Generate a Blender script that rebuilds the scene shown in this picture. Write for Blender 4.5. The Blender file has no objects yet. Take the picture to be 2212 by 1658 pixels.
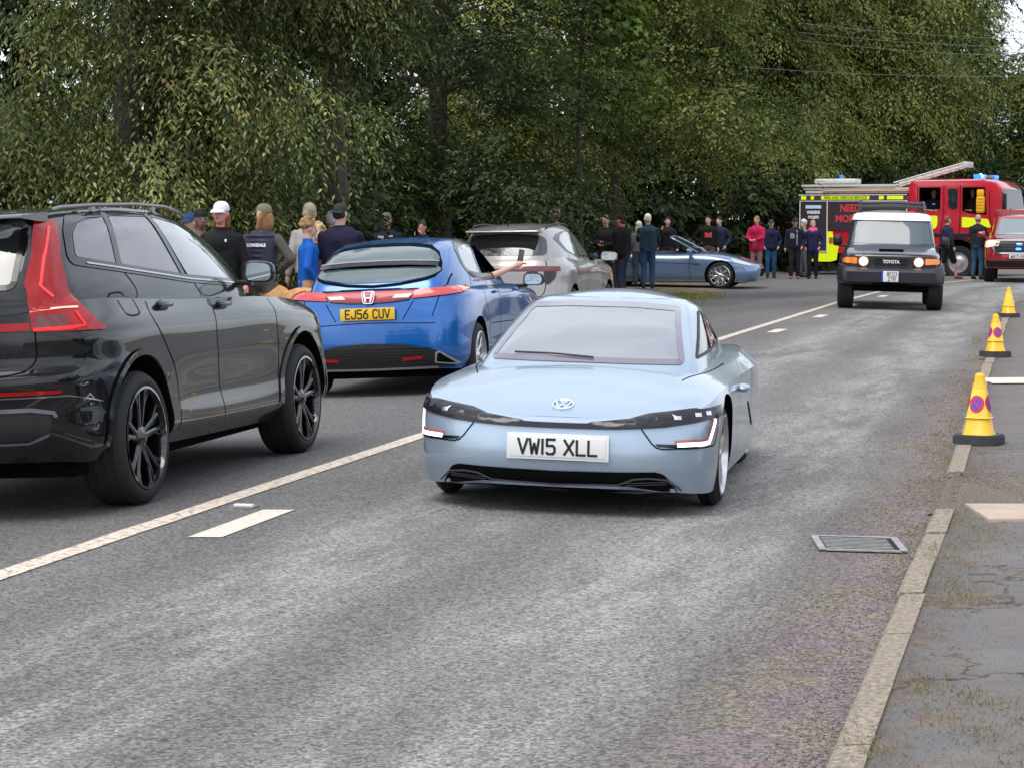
import bpy, bmesh, math, random
import numpy as np
from mathutils import Vector, Matrix
from mathutils.bvhtree import BVHTree
R = math.radians
PI = math.pi
SC = bpy.context.scene
COL = SC.collection

# ------------------------------------------------------------------ camera
PITCH = math.atan(354/4731)
cd = bpy.data.cameras.new('camera'); cam = bpy.data.objects.new('camera', cd); COL.objects.link(cam)
cam.location = (0, 0, 1.58); cam.rotation_euler = (PI/2-PITCH, 0, 0)
cd.sensor_width = 36; cd.lens = 36*4731/2212; cd.clip_start = 0.2; cd.clip_end = 3000
SC.camera = cam
# ------------------------------------------------------------------ light
SUN_EL, SUN_AZ = 64, 220      # azimuth clockwise from +Y
w = bpy.data.worlds.new('World'); SC.world = w; w.use_nodes = True
nt = w.node_tree; nt.nodes.clear()
wo = nt.nodes.new('ShaderNodeOutputWorld'); bg = nt.nodes.new('ShaderNodeBackground')
sky = nt.nodes.new('ShaderNodeTexSky'); sky.sky_type = 'NISHITA'; sky.sun_disc = False
sky.sun_elevation = R(SUN_EL); sky.sun_rotation = R(SUN_AZ); sky.air_density = 1.0; sky.dust_density = 3.0; sky.ozone_density = 1.0
hs = nt.nodes.new('ShaderNodeHueSaturation'); hs.inputs['Saturation'].default_value = 0.42
tc = nt.nodes.new('ShaderNodeTexCoord'); mp = nt.nodes.new('ShaderNodeMapping'); mp.inputs['Scale'].default_value = (1, 1, 3.2)
ns = nt.nodes.new('ShaderNodeTexNoise'); ns.inputs['Scale'].default_value = 2.3; ns.inputs['Detail'].default_value = 6; ns.inputs['Roughness'].default_value = .55
cr = nt.nodes.new('ShaderNodeValToRGB'); cr.color_ramp.elements[0].position = .32; cr.color_ramp.elements[0].color = (.80, .84, .90, 1)
cr.color_ramp.elements[1].position = .68; cr.color_ramp.elements[1].color = (1.75, 1.72, 1.68, 1)
ml = nt.nodes.new('ShaderNodeMixRGB'); ml.blend_type = 'MULTIPLY'; ml.inputs[0].default_value = 1
# even the deck of cloud out: overcast sky is about as bright at the horizon as overhead
mx = nt.nodes.new('ShaderNodeMixRGB'); mx.inputs[0].default_value = .62; mx.inputs[2].default_value = (5.6, 6.0, 6.6, 1)
L = nt.links.new
L(sky.outputs[0], hs.inputs['Color']); L(hs.outputs[0], mx.inputs[1]); L(mx.outputs[0], ml.inputs[1])
L(tc.outputs['Generated'], mp.inputs[0]); L(mp.outputs[0], ns.inputs[0]); L(ns.outputs[0], cr.inputs[0]); L(cr.outputs[0], ml.inputs[2])
L(ml.outputs[0], bg.inputs[0]); L(bg.outputs[0], wo.inputs[0]); bg.inputs[1].default_value = 0.12
sl = bpy.data.lights.new('sun', 'SUN'); sl.energy = 1.25; sl.angle = R(38); sl.color = (1, .96, .9)
so = bpy.data.objects.new('sun', sl); COL.objects.link(so)
so.rotation_euler = (R(90-SUN_EL), 0, R(180-SUN_AZ))
SC.view_settings.view_transform = 'Standard'; SC.view_settings.look = 'None'; SC.view_settings.gamma = 1
SC.view_settings.exposure = 0.65
SC.cycles.max_bounces = 6; SC.cycles.diffuse_bounces = 3; SC.cycles.glossy_bounces = 4; SC.cycles.transparent_max_bounces = 8
SC.cycles.use_denoising = True

# ------------------------------------------------------------------ helpers
def M(name, col, rough=.5, metal=0., coat=0., spec=.5, emis=None, es=0, noise=0., nscale=20., bump=0., bscale=60., alpha=None, trans=0, coat_rough=.03):
    m = bpy.data.materials.new(name); m.use_nodes = True
    n = m.node_tree; b = n.nodes['Principled BSDF']
    b.inputs['Base Color'].default_value = (*col, 1); b.inputs['Roughness'].default_value = rough; b.inputs['Metallic'].default_value = metal
    b.inputs['Coat Weight'].default_value = coat; b.inputs['Coat Roughness'].default_value = coat_rough
    b.inputs['Specular IOR Level'].default_value = spec
    if trans: b.inputs['Transmission Weight'].default_value = trans
    if emis: b.inputs['Emission Color'].default_value = (*emis, 1); b.inputs['Emission Strength'].default_value = es
    t = n.nodes.new('ShaderNodeTexCoord')
    if noise:
        x = n.nodes.new('ShaderNodeTexNoise'); x.inputs['Scale'].default_value = nscale; x.inputs['Detail'].default_value = 4
        n.links.new(t.outputs['Object'], x.inputs[0])
        r = n.nodes.new('ShaderNodeMapRange'); r.inputs[1].default_value = .3; r.inputs[2].default_value = .7
        r.inputs[3].default_value = 1-noise; r.inputs[4].default_value = 1+noise
        n.links.new(x.outputs[0], r.inputs[0])
        v = n.nodes.new('ShaderNodeVectorMath'); v.operation = 'SCALE'; v.inputs[0].default_value = col
        n.links.new(r.outputs[0], v.inputs['Scale']); n.links.new(v.outputs[0], b.inputs['Base Color'])
    if bump:
        x = n.nodes.new('ShaderNodeTexNoise'); x.inputs['Scale'].default_value = bscale; x.inputs['Detail'].default_value = 3
        n.links.new(t.outputs['Object'], x.inputs[0])
        u = n.nodes.new('ShaderNodeBump'); u.inputs['Strength'].default_value = bump; u.inputs['Distance'].default_value = .02
        n.links.new(x.outputs[0], u.inputs['Height']); n.links.new(u.outputs[0], b.inputs['Normal'])
    return m

def tag(o, label=None, cat=None, group=None, kind=None):
    if label: o['label'] = label
    if cat: o['category'] = cat
    if group: o['group'] = group
    if kind: o['kind'] = kind
    return o

def link(name, me, mats, parent=None, smooth=True, sharp=35):
    o = bpy.data.objects.new(name, me); COL.objects.link(o)
    if mats is not None:
        me.materials.clear()
        for m in (mats if isinstance(mats, (list, tuple)) else [mats]): me.materials.append(m)
    if smooth:
        me.shade_smooth()
        if sharp: me.set_sharp_from_angle(angle=R(sharp))
    if parent: o.parent = parent
    return o

def mesh(name, v, f, mats, parent=None, smooth=True, sharp=35, fm=None, loc=None):
    me = bpy.data.meshes.new(name); me.from_pydata([tuple(a) for a in v], [], f)
    if fm is not None: me.polygons.foreach_set('material_index', fm)
    me.validate(); me.update()
    o = link(name, me, mats, parent, smooth, sharp)
    if loc: o.location = loc
    return o

def empty(name, loc, rz=0, roll=0, pitch=0):
    o = bpy.data.objects.new(name, None); COL.objects.link(o); o.empty_display_size = .2
    o.matrix_world = Matrix.Translation(loc) @ Matrix.Rotation(rz, 4, 'Z') @ Matrix.Rotation(roll, 4, 'X') @ Matrix.Rotation(pitch, 4, 'Y')
    return o

class MB:
    """collects simple solids into one mesh"""
    def __init__(s): s.v = []; s.f = []; s.m = []
    def add(s, v, f, mi=0):
        o = len(s.v); s.v += [tuple(a) for a in v]; s.f += [tuple(i+o for i in q) for q in f]; s.m += [mi]*len(f); return s
    def box(s, c, d, mi=0, rot=None, bev=0):
        x, y, z = [a/2 for a in d]
        if bev:
            bm = bmesh.new(); bmesh.ops.create_cube(bm, size=1); bmesh.ops.scale(bm, vec=d, verts=bm.verts)
            bmesh.ops.bevel(bm, geom=bm.edges[:], offset=bev, segments=2, profile=.6, affect='EDGES')
            v = [q.co.copy() for q in bm.verts]; f = [[q.index for q in g.verts] for g in bm.faces]
            bm.verts.index_update(); f = [[q.index for q in g.verts] for g in bm.faces]; bm.free()
        else:
            v = [Vector(p) for p in ((-x,-y,-z),(x,-y,-z),(x,y,-z),(-x,y,-z),(-x,-y,z),(x,-y,z),(x,y,z),(-x,y,z))]
            f = [(3,2,1,0),(4,5,6,7),(0,1,5,4),(1,2,6,5),(2,3,7,6),(3,0,4,7)]
        if rot is not None: v = [rot @ p for p in v]
        return s.add([p+Vector(c) for p in v], f, mi)
    def cyl(s, a, b, r1, r2=None, n=16, mi=0, cap=True):
        a = Vector(a); b = Vector(b); r2 = r1 if r2 is None else r2
        d = (b-a).normalized(); t = Vector((0,0,1)) if abs(d.z) < .9 else Vector((1,0,0))
        u = d.cross(t).normalized(); w_ = d.cross(u)
        v = []
        for p, r in ((a, r1), (b, r2)):
            for i in range(n):
                q = 2*PI*i/n; v.append(p+u*(r*math.cos(q))+w_*(r*math.sin(q)))
        f = [(i, (i+1) % n, n+(i+1) % n, n+i) for i in range(n)]
        if cap: f += [tuple(range(n-1, -1, -1)), tuple(range(n, 2*n))]
        return s.add(v, f, mi)
    def tube(s, pts, r, n=8, mi=0, closed=False):
        pts = [Vector(p) for p in pts]; k = len(pts); rr = r if isinstance(r, (list, tuple)) else [r]*k
        v = []; f = []; up = None
        for i, p in enumerate(pts):
            a = pts[(i-1) % k] if (i > 0 or closed) else p; b = pts[(i+1) % k] if (i < k-1 or closed) else p
            d = (b-a).normalized()
            if up is None: up = Vector((0,0,1)) if abs(d.z) < .9 else Vector((1,0,0))
            u = d.cross(up).normalized(); w_ = u.cross(d); up = w_
            for j in range(n):
                q = 2*PI*j/n; v.append(p+u*(rr[i]*math.cos(q))+w_*(rr[i]*math.sin(q)))
        for i in range(k if closed else k-1):
            for j in range(n):
                a, b = i*n, ((i+1) % k)*n
                f.append((a+j, a+(j+1) % n, b+(j+1) % n, b+j))
        if not closed: f += [tuple(range(n-1, -1, -1)), tuple(range((k-1)*n, k*n))]
        return s.add(v, f, mi)
    def lathe(s, prof, c, axis='z', n=32, mi=0, a0=0, a1=2*PI):
        """prof: list of (r, h)"""
        v = []; f = []; full = abs(a1-a0-2*PI) < 1e-6; m = n if full else n+1
        for r, h in prof:
            for i in range(m):
                q = a0+(a1-a0)*i/n; x, y = r*math.cos(q), r*math.sin(q)
                p = (x, y, h) if axis == 'z' else ((x, h, y) if axis == 'y' else (h, x, y))
                v.append(Vector(p)+Vector(c))
        for k in range(len(prof)-1):
            for i in range(n):
                a, b = k*m, (k+1)*m
                f.append((a+i, a+(i+1) % m, b+(i+1) % m, b+i))
        return s.add(v, f, mi)
    def ball(s, c, r, n=12, mi=0, rot=None):
        r = (r, r, r) if not isinstance(r, (list, tuple)) else r
        v = []; f = []
        for i in range(1, n):
            t = PI*i/n
            for j in range(2*n):
                p = PI*j/n; v.append(Vector((r[0]*math.sin(t)*math.cos(p), r[1]*math.sin(t)*math.sin(p), r[2]*math.cos(t))))
        v += [Vector((0,0,r[2])), Vector((0,0,-r[2]))]
        k = 2*n
        for i in range(n-2):
            for j in range(k): f.append((i*k+j, (i+1)*k+j, (i+1)*k+(j+1) % k, i*k+(j+1) % k))
        a, b = len(v)-2, len(v)-1
        for j in range(k): f.append((a, j, (j+1) % k)); f.append((b, (n-2)*k+(j+1) % k, (n-2)*k+j))
        if rot is not None: v = [rot @ p for p in v]
        return s.add([p+Vector(c) for p in v], f, mi)
    def prism(s, poly, axis, h0, h1, mi=0):
        """extrude a 2D polygon along an axis ('x','y','z')"""
        n = len(poly); v = []
        for h in (h0, h1):
            for a, b in poly: v.append((h, a, b) if axis == 'x' else ((a, h, b) if axis == 'y' else (a, b, h)))
        f = [(i, (i+1) % n, n+(i+1) % n, n+i) for i in range(n)] + [tuple(range(n-1, -1, -1)), tuple(range(n, 2*n))]
        return s.add(v, f, mi)
    def build(s, name, mats, parent=None, smooth=True, sharp=35, loc=None):
        o = mesh(name, s.v, s.f, mats, parent, smooth, sharp, fm=s.m, loc=loc)
        bm = bmesh.new(); bm.from_mesh(o.data); bmesh.ops.recalc_face_normals(bm, faces=bm.faces); bm.to_mesh(o.data); bm.free()
        return o

def crv(pts, n=6, closed=False):
    """centripetal Catmull-Rom through points"""
    P = [np.array(p, float) for p in pts]; k = len(P); out = []
    segs = k if closed else k-1
    for i in range(segs):
        p1, p2 = P[i], P[(i+1) % k]
        p0 = P[(i-1) % k] if (closed or i > 0) else 2*p1-p2
        p3 = P[(i+2) % k] if (closed or i+2 < k) else 2*p2-p1
        d = [max(np.linalg.norm(b-a), 1e-6)**.5 for a, b in ((p0, p1), (p1, p2), (p2, p3))]
        t0, t1, t2, t3 = 0, d[0], d[0]+d[1], sum(d)
        for j in range(n):
            t = t1+(t2-t1)*j/n
            a1 = (t1-t)/(t1-t0)*p0+(t-t0)/(t1-t0)*p1; a2 = (t2-t)/(t2-t1)*p1+(t-t1)/(t2-t1)*p2; a3 = (t3-t)/(t3-t2)*p2+(t-t2)/(t3-t2)*p3
            b1 = (t2-t)/(t2-t0)*a1+(t-t0)/(t2-t0)*a2; b2 = (t3-t)/(t3-t1)*a2+(t-t1)/(t3-t1)*a3
            out.append((t2-t)/(t2-t1)*b1+(t-t1)/(t2-t1)*b2)
    if not closed: out.append(P[-1])
    return np.array(out)

def shell(levels, crown, nu=6, nv=4, crease=(), flat_bottom=True, ncap=10, cexp=2.2):
    """levels: (x,y,z) half contours from front centre to rear centre, low to high; returns verts, faces"""
    C = [crv(l, nu) for l in levels]
    for c in C: c[0, 1] = 0; c[-1, 1] = 0
    N = len(C[0]); rows = []
    cuts = sorted(set([0, len(C)-1]+list(crease)))
    for a, b in zip(cuts[:-1], cuts[1:]):
        col = [crv([C[k][j] for k in range(a, b+1)], nv) for j in range(N)]
        m = len(col[0])
        for i in range(0 if a == 0 else 1, m): rows.append([col[j][i] for j in range(N)])
    V = []; F = []
    for r in rows:
        V += [tuple(p) for p in r] + [(p[0], -p[1], p[2]) for p in r]
    def idx(i, j, side): return i*2*N + side*N + j
    for i in range(len(rows)-1):
        for j in range(N-1):
            F.append((idx(i,j,0), idx(i,j+1,0), idx(i+1,j+1,0), idx(i+1,j,0)))
            F.append((idx(i,j,1), idx(i+1,j,1), idx(i+1,j+1,1), idx(i,j+1,1)))
    if isinstance(crown[0], tuple):
        cl = crv([(a, b, 0) for a, b in crown], 10)[::-1]
        cr_ = [float(np.interp(p[0], cl[:, 0], cl[:, 1])-p[2]) for p in rows[-1]]; cr_[0] = cr_[-1] = 0
    else: cr_ = crv([(c, 0, 0) for c in crown], nu)[:, 0]
    def cap(row, cw, flip):
        base = len(V)
        for j in range(N):
            p = row[j]
            for t in range(ncap+1):
                s = 1-2*t/ncap
                V.append((p[0], p[1]*s, p[2]+cw[j]*(1-abs(s)**cexp)))
        for j in range(N-1):
            for t in range(ncap):
                a = base+j*(ncap+1)+t; b = a+ncap+1
                F.append((a, b, b+1, a+1) if not flip else (a, a+1, b+1, b))
    cap(rows[-1], cr_, False)
    cap(rows[0], [0]*N, True)
    return V, F

def bake(o):
    dg = bpy.context.evaluated_depsgraph_get(); dg.update()
    me = bpy.data.meshes.new_from_object(o.evaluated_get(dg), preserve_all_data_layers=True, depsgraph=dg)
    old = o.data; o.modifiers.clear(); o.data = me
    return o

def cleanm(V, F, mat_idx=0):
    bm = bmesh.new()
    vs = [bm.verts.new(v) for v in V]
    for f in F:
        try: bm.faces.new([vs[i] for i in f])
        except ValueError: pass
    bmesh.ops.remove_doubles(bm, verts=bm.verts, dist=1e-4)
    bmesh.ops.dissolve_degenerate(bm, dist=1e-5, edges=bm.edges)
    bmesh.ops.recalc_face_normals(bm, faces=bm.faces)
    for f in bm.faces: f.material_index = mat_idx
    return bm

def boolcut(o, cutters, op='DIFFERENCE'):
    for c in cutters:
        md = o.modifiers.new('b', 'BOOLEAN'); md.operation = op; md.object = c; md.solver = 'EXACT'; md.material_mode = 'TRANSFER'
    bpy.context.view_layer.update()
    bake(o)
    for c in cutters: bpy.data.objects.remove(c, do_unlink=True)
    return o

def bvh_of(objs):
    v = []; f = []
    for o in objs:
        k = len(v); v += [p.co.copy() for p in o.data.vertices]; f += [[k+i for i in p.vertices] for p in o.data.polygons]
    return BVHTree.FromPolygons(v, f)

def rect(x0, z0, x1, z1, r=0, n=4):
    if r <= 0: return [(x0,z0),(x1,z0),(x1,z1),(x0,z1)]
    p = []
    for cx, cz, a in ((x1-r,z1-r,0),(x0+r,z1-r,90),(x0+r,z0+r,180),(x1-r,z0+r,270)):
        for i in range(n+1):
            q = R(a+90*i/n); p.append((cx+r*math.cos(q), cz+r*math.sin(q)))
    return p
def rnd(poly, r, n=4):
    """round the corners of a polygon"""
    out = []; k = len(poly)
    for i in range(k):
        p = np.array(poly[i], float); a = np.array(poly[i-1], float); b = np.array(poly[(i+1) % k], float)
        la, lb = np.linalg.norm(a-p), np.linalg.norm(b-p); ra = min(r, la*.45); rb = min(r, lb*.45)
        s = p+(a-p)/la*ra; e = p+(b-p)/lb*rb
        for j in range(n+1):
            t = j/n; out.append(tuple((1-t)**2*s+2*t*(1-t)*p+t*t*e))
    return out
def ell(cx, cz, rx, rz, n=24): return [(cx+rx*math.cos(2*PI*i/n), cz+rz*math.sin(2*PI*i/n)) for i in range(n)]
class Rib(list):
    """the outline of a ribbon, also kept as its two edges"""
def mkrib(a, b):
    r = Rib(a+b[::-1]); r.a = a; r.b = b; return r
def ribbon(pts, w_, smooth=0):
    P = [np.array(p, float) for p in (crv(pts, smooth) if smooth else pts)]; a = []; b = []
    for i, p in enumerate(P):
        d = P[min(i+1, len(P)-1)]-P[max(i-1, 0)]; d = d/np.linalg.norm(d); n = np.array([-d[1], d[0]])*w_/2
        a.append(tuple(p+n)); b.append(tuple(p-n))
    return mkrib(a, b)

def ribbon2(P_, w_):
    """ribbon along a closed outline (first point repeated at the end) with mitred corners"""
    P_ = [np.array(p, float) for p in P_]; n = len(P_)-1; a = []; b = []
    for i in range(n):
        p = P_[i]; d0 = p-P_[i-1 if i else n-1]; d1 = P_[i+1]-p; d0 = d0/np.linalg.norm(d0); d1 = d1/np.linalg.norm(d1)
        t = d0+d1; t = t/max(np.linalg.norm(t), 1e-6); m = np.array([-t[1], t[0]]); k = min(1/max(abs(np.dot(m, np.array([-d1[1], d1[0]]))), .4), 2)
        a.append(tuple(p+m*w_/2*k)); b.append(tuple(p-m*w_/2*k))
    a.append(a[0]); b.append(b[0])
    return mkrib(a, b)
def axis_fn(ax):
    """returns to3(h, z), direction of the ray, from2(x,y,z)->(h,z)"""
    if ax == 'L': return (lambda h, z: Vector((h, 4, z))), Vector((0,-1,0))
    if ax == 'R': return (lambda h, z: Vector((h, -4, z))), Vector((0,1,0))
    if ax == 'F': return (lambda h, z: Vector((8, h, z))), Vector((-1,0,0))
    if ax == 'B': return (lambda h, z: Vector((-8, h, z))), Vector((1,0,0))
    if ax == 'T': return (lambda h, z: Vector((h, z, 6))), Vector((0,0,-1))
    a = R(ax); n = Vector((math.cos(a), math.sin(a), 0)); t = Vector((-math.sin(a), math.cos(a), 0))
    return (lambda h, z: n*8+t*h+Vector((0,0,z))), -n

def decal(name, bvh, poly, ax, mat, parent, off=.004, res=.06, smooth=True, maxd=None, thick=0):
    to3, d = axis_fn(ax)
    bm = bmesh.new()
    if isinstance(poly, Rib):
        va = [bm.verts.new((*p, 0)) for p in poly.a]; vb = [bm.verts.new((*p, 0)) for p in poly.b]
        for i in range(len(va)-1): bm.faces.new((va[i], va[i+1], vb[i+1], vb[i]))
        bmesh.ops.remove_doubles(bm, verts=bm.verts, dist=1e-5)
    else:
        bm.faces.new([bm.verts.new((a, b, 0)) for a, b in poly]); bmesh.ops.triangulate(bm, faces=bm.faces)
    xs = [p[0] for p in poly]; zs = [p[1] for p in poly]
    def cuts(lo, hi, no):
        n = max(1, int(math.ceil((hi-lo)/res)))
        for i in range(1, n):
            c = lo+(hi-lo)*i/n; co = (c, 0, 0) if no[0] else (0, c, 0)
            bmesh.ops.bisect_plane(bm, geom=bm.verts[:]+bm.edges[:]+bm.faces[:], plane_co=co, plane_no=no, dist=1e-6)
    cuts(min(xs), max(xs), (1,0,0)); cuts(min(zs), max(zs), (0,1,0))
    for v in bm.verts:
        o3 = to3(v.co.x, v.co.y); hit = bvh.ray_cast(o3, d)
        if hit[0] is None:
            best = None
            for s in (8, 7.5, 7, 6.5, 6): 
                h2 = bvh.find_nearest(o3+d*s)
                if best is None or h2[3] < best[3]: best = h2
            hit = best
        n = hit[1]
        if n.dot(d) > 0: n = -n
        v.co = hit[0]+n*off
    bmesh.ops.recalc_face_normals(bm, faces=bm.faces)
    s = sum((f.normal.dot(d)*f.calc_area() for f in bm.faces))
    if s > 0: bmesh.ops.reverse_faces(bm, faces=bm.faces)
    me = bpy.data.meshes.new(name); bm.to_mesh(me); bm.free()
    o = link(name, me, mat, parent, smooth, 50)
    if thick:
        md = o.modifiers.new('s', 'SOLIDIFY'); md.thickness = thick; md.offset = 1
    return o

def text(name, body, size, mat, parent, mtx, width=None, bold=.0, ext=.001, align='CENTER', sx=None):
    cu = bpy.data.curves.new(name, 'FONT'); cu.body = body; cu.size = size; cu.align_x = align; cu.align_y = 'CENTER'; cu.extrude = ext; cu.offset = bold; cu.resolution_u = 3
    o = bpy.data.objects.new(name, cu); COL.objects.link(o)
    bpy.context.view_layer.update()
    dg = bpy.context.evaluated_depsgraph_get()
    me = bpy.data.meshes.new_from_object(o.evaluated_get(dg)); bpy.data.objects.remove(o, do_unlink=True)
    if width:
        xs = [v.co.x for v in me.vertices]; k = width/(max(xs)-min(xs)); me.transform(Matrix.Diagonal((k, 1, 1, 1)))
    me.transform(mtx)
    return link(name, me, mat, parent, False)
def face_mtx(p, nrm, up=Vector((0,0,1))):
    """frame: x to the reader's right, y up, z out of the surface"""
    z = Vector(nrm).normalized(); x = up.cross(z).normalized(); y = z.cross(x)
    return Matrix(((x.x, y.x, z.x, p[0]), (x.y, y.y, z.y, p[1]), (x.z, y.z, z.z, p[2]), (0,0,0,1)))
# ------------------------------------------------------------------ ground
CL = [(-7.1,-10),(-4.6,0),(-2.23,9.43),(-0.64,15.77),(3.1,30.31),(6.4,42.84),(9.6,54),(14,64),(22,74),(40,84)]
KB = [(-3.0,-10),(-.55,0),(.895,6.24),(2.31,11.91),(5.69,26.26),(10.0,44),(13.2,51),(19,57),(30,62),(60,70)]
LE = [(-11.2,-10),(-8.6,0),(-6.2,9.43),(-4.7,15.77),(-.9,30.31),(2.4,42.84),(4.6,51),(6.2,58),(8,66),(10,76),(14,90)]
def xi(P, y): return float(np.interp(y, [p[1] for p in P], [p[0] for p in P]))
def gz(x, y):
    d = (x-xi(CL, min(y, 60)))*.97
    fade = max(0, min(1, (62-y)/14))
    z = .04-(.022*min(d, 3.9) if d > 0 else .045*min(-d, 3.1))*fade
    return z-.002*max(0, min(y, 60)-12)-(1-fade)*.05
def road_mat():
    m = bpy.data.materials.new('asphalt'); m.use_nodes = True; n = m.node_tree; N = n.nodes; Lk = n.links.new
    b = N['Principled BSDF']; b.inputs['Roughness'].default_value = .85; b.inputs['Specular IOR Level'].default_value = .35
    uv = N.new('ShaderNodeUVMap'); sp = N.new('ShaderNodeSeparateXYZ'); Lk(uv.outputs[0], sp.inputs[0])
    def noise(scale, det=4, sc=(1,1,1), rough=.55, src=None):
        mp = N.new('ShaderNodeMapping'); mp.inputs['Scale'].default_value = sc; Lk((src or uv.outputs[0]), mp.inputs[0])
        x = N.new('ShaderNodeTexNoise'); x.inputs['Scale'].default_value = scale; x.inputs['Detail'].default_value = det; x.inputs['Roughness'].default_value = rough
        Lk(mp.outputs[0], x.inputs[0]); return x.outputs[0]
    def mth(op, a, c=None, v=None):
        x = N.new('ShaderNodeMath'); x.operation = op; x.use_clamp = False
        for i, s in enumerate((a, c)):
            if s is None: continue
            if isinstance(s, (int, float)): x.inputs[i].default_value = s
            else: Lk(s, x.inputs[i])
        return x.outputs[0]
    def mr(src, a, b_, c=0, d=1):
        x = N.new('ShaderNodeMapRange'); x.inputs[1].default_value = a; x.inputs[2].default_value = b_; x.inputs[3].default_value = c; x.inputs[4].default_value = d
        x.interpolation_type = 'SMOOTHSTEP'; Lk(src, x.inputs[0]); return x.outputs[0]
    wob = noise(.35, 3, (1,.35,1)); u = mth('ADD', sp.outputs[0], mth('MULTIPLY', mth('SUBTRACT', wob, .5), .6))
    def band(c, w_): return mth('MULTIPLY', mr(u, c-w_*1.6, c-w_*.3), mr(u, c+w_*1.6, c+w_*.3))
    pale = mth('MAXIMUM', band(1.25, .42), band(2.65, .5))
    patch = mr(noise(2.2, 10, (1,.22,1), .74), .40, .60)
    pale = mth('MULTIPLY', pale, mth('ADD', mth('MULTIPLY', patch, .85), .15))
    streak = mr(noise(9, 6, (1,.22,1), .75), .34, .66)
    mid = mr(noise(.8, 5, (1,.22,1)), .3, .7)
    grain = noise(95, 3, rough=.7); g2 = noise(38, 3, rough=.7)
    vo = N.new('ShaderNodeTexVoronoi'); vo.inputs['Scale'].default_value = 85; Lk(uv.outputs[0], vo.inputs[0]); vs_ = N.new('ShaderNodeSeparateColor'); Lk(vo.outputs['Color'], vs_.inputs[0])
    def mix(f, c1, c2):
        x = N.new('ShaderNodeMixRGB')
        for i, s in enumerate((f, c1, c2)):
            if isinstance(s, tuple): x.inputs[i].default_value = (*s, 1)
            elif isinstance(s, float): x.inputs[i].default_value = s
            else: Lk(s, x.inputs[i])
        return x.outputs[0]
    col = mix(mid, (.118,.114,.111), (.172,.166,.160))
    left = mr(sp.outputs[0], .3, -.4)
    col = mix(mth('MULTIPLY', left, .5), col, (.098,.096,.095))
    col = mix(mth('MULTIPLY', pale, mth('ADD', mth('MULTIPLY', streak, .5), .5)), col, (.285,.276,.262))
    darkb = mth('MULTIPLY', band(3.35, .22), mr(noise(2.2, 4, (1,.25,1)), .35, .7))
    col = mix(mth('MULTIPLY', darkb, .55), col, (.07,.068,.066))
    # dirt washed to the kerb
    edge = mth('MULTIPLY', mr(u, 3.0, 3.6), mr(noise(14, 7, rough=.8), .38, .58))
    dirt = mix(mr(noise(2.2, 3), .42, .6), (.185,.134,.142), (.20,.16,.115))
    col = mix(mth('MULTIPLY', edge, .95), col, dirt)
    oil = mr(noise(.9, 6, (1,.5,1), src=uv.outputs[0]), .66, .74)
    col = mix(mth('MULTIPLY', mth('MULTIPLY', oil, left), .5), col, (.045,.045,.05))
    # stones
    f = mth('ADD', mth('MULTIPLY', mr(grain, .28, .72, .15, 1.9), .6), mth('MULTIPLY', mr(g2, .3, .7, .4, 1.6), .4))
    f = mth('MULTIPLY', mth('ADD', mth('MULTIPLY', f, .5), .5), mth('POWER', mth('ADD', mth('MULTIPLY', vs_.outputs[0], 1.05), .47), 1.1))
    v = N.new('ShaderNodeVectorMath'); v.operation = 'SCALE'; Lk(col, v.inputs[0]); Lk(f, v.inputs['Scale']); Lk(v.outputs[0], b.inputs['Base Color'])
    bp = N.new('ShaderNodeBump'); bp.inputs['Strength'].default_value = .8; bp.inputs['Distance'].default_value = .008; Lk(grain, bp.inputs['Height']); Lk(bp.outputs[0], b.inputs['Normal'])
    return m
MAT_ROAD = road_mat()
def strip_mesh(name, rows, mat, kind='structure', off=0., uvs=None):
    """rows: list of rows of (x,y) ; z from gz"""
    v = []; f = []; k = len(rows[0])
    for r in rows:
        for x, y, *z in r: v.append((x, y, (z[0] if z else gz(x, y))+off))
    for i in range(len(rows)-1):
        for j in range(k-1): f.append((i*k+j, i*k+j+1, (i+1)*k+j+1, (i+1)*k+j))
    o = mesh(name, v, f, mat, smooth=True, sharp=None)
    ul = o.data.uv_layers.new(name='road')
    for lp in o.data.loops:
        x, y, z = o.data.vertices[lp.vertex_index].co
        ul.data[lp.index].uv = ((x-xi(CL, min(y, 60)))*.97, y*1.03)
    if kind: tag(o, kind=kind)
    return o
ys = list(np.arange(-8, 60, 1.0))+list(np.arange(60, 86, 2.))
rows = []
for y in ys:
    a, c, b = xi(LE, y), xi(CL, min(y, 60)), xi(KB, y); c = min(max(c, a+1), b-1)
    rows.append([(a+(c-a)*t, y) for t in np.linspace(0, 1, 7)]+[(c+(b-c)*t, y) for t in np.linspace(0, 1, 9)[1:]])
strip_mesh('road', rows, MAT_ROAD)
# terrain sheet under everything, to the horizon
mv = M('dry earth and grass', (.10,.095,.045), .95, noise=.45, nscale=1.5, bump=.5, bscale=9)
g = MB(); g.add([(-900,-400,-.45),(900,-400,-.45),(900,1500,-.45),(-900,1500,-.45)], [(0,1,2,3)])
tag(g.build('ground', mv), kind='structure')
rows = []
for y in list(np.arange(-8, 60, 1.5))+list(np.arange(60, 96, 3.)):
    a = xi(LE, y); rows.append([(a-d, y, gz(a, min(y,85))+h) for d, h in ((40,.25),(20,.18),(9,.12),(4,.06),(1.5,.03),(.35,.02),(-.02,-.01))])
strip_mesh('verge', rows, M('verge', (.125,.105,.06), .95, noise=.5, nscale=2.2, bump=.6, bscale=14))
# far end of the ground behind the road
g = MB(); g.add([(-60,85,-.2),(120,85,-.2),(120,200,-.1),(-60,200,-.1)], [(0,1,2,3)]); tag(g.build('field', mv), kind='structure')

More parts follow.
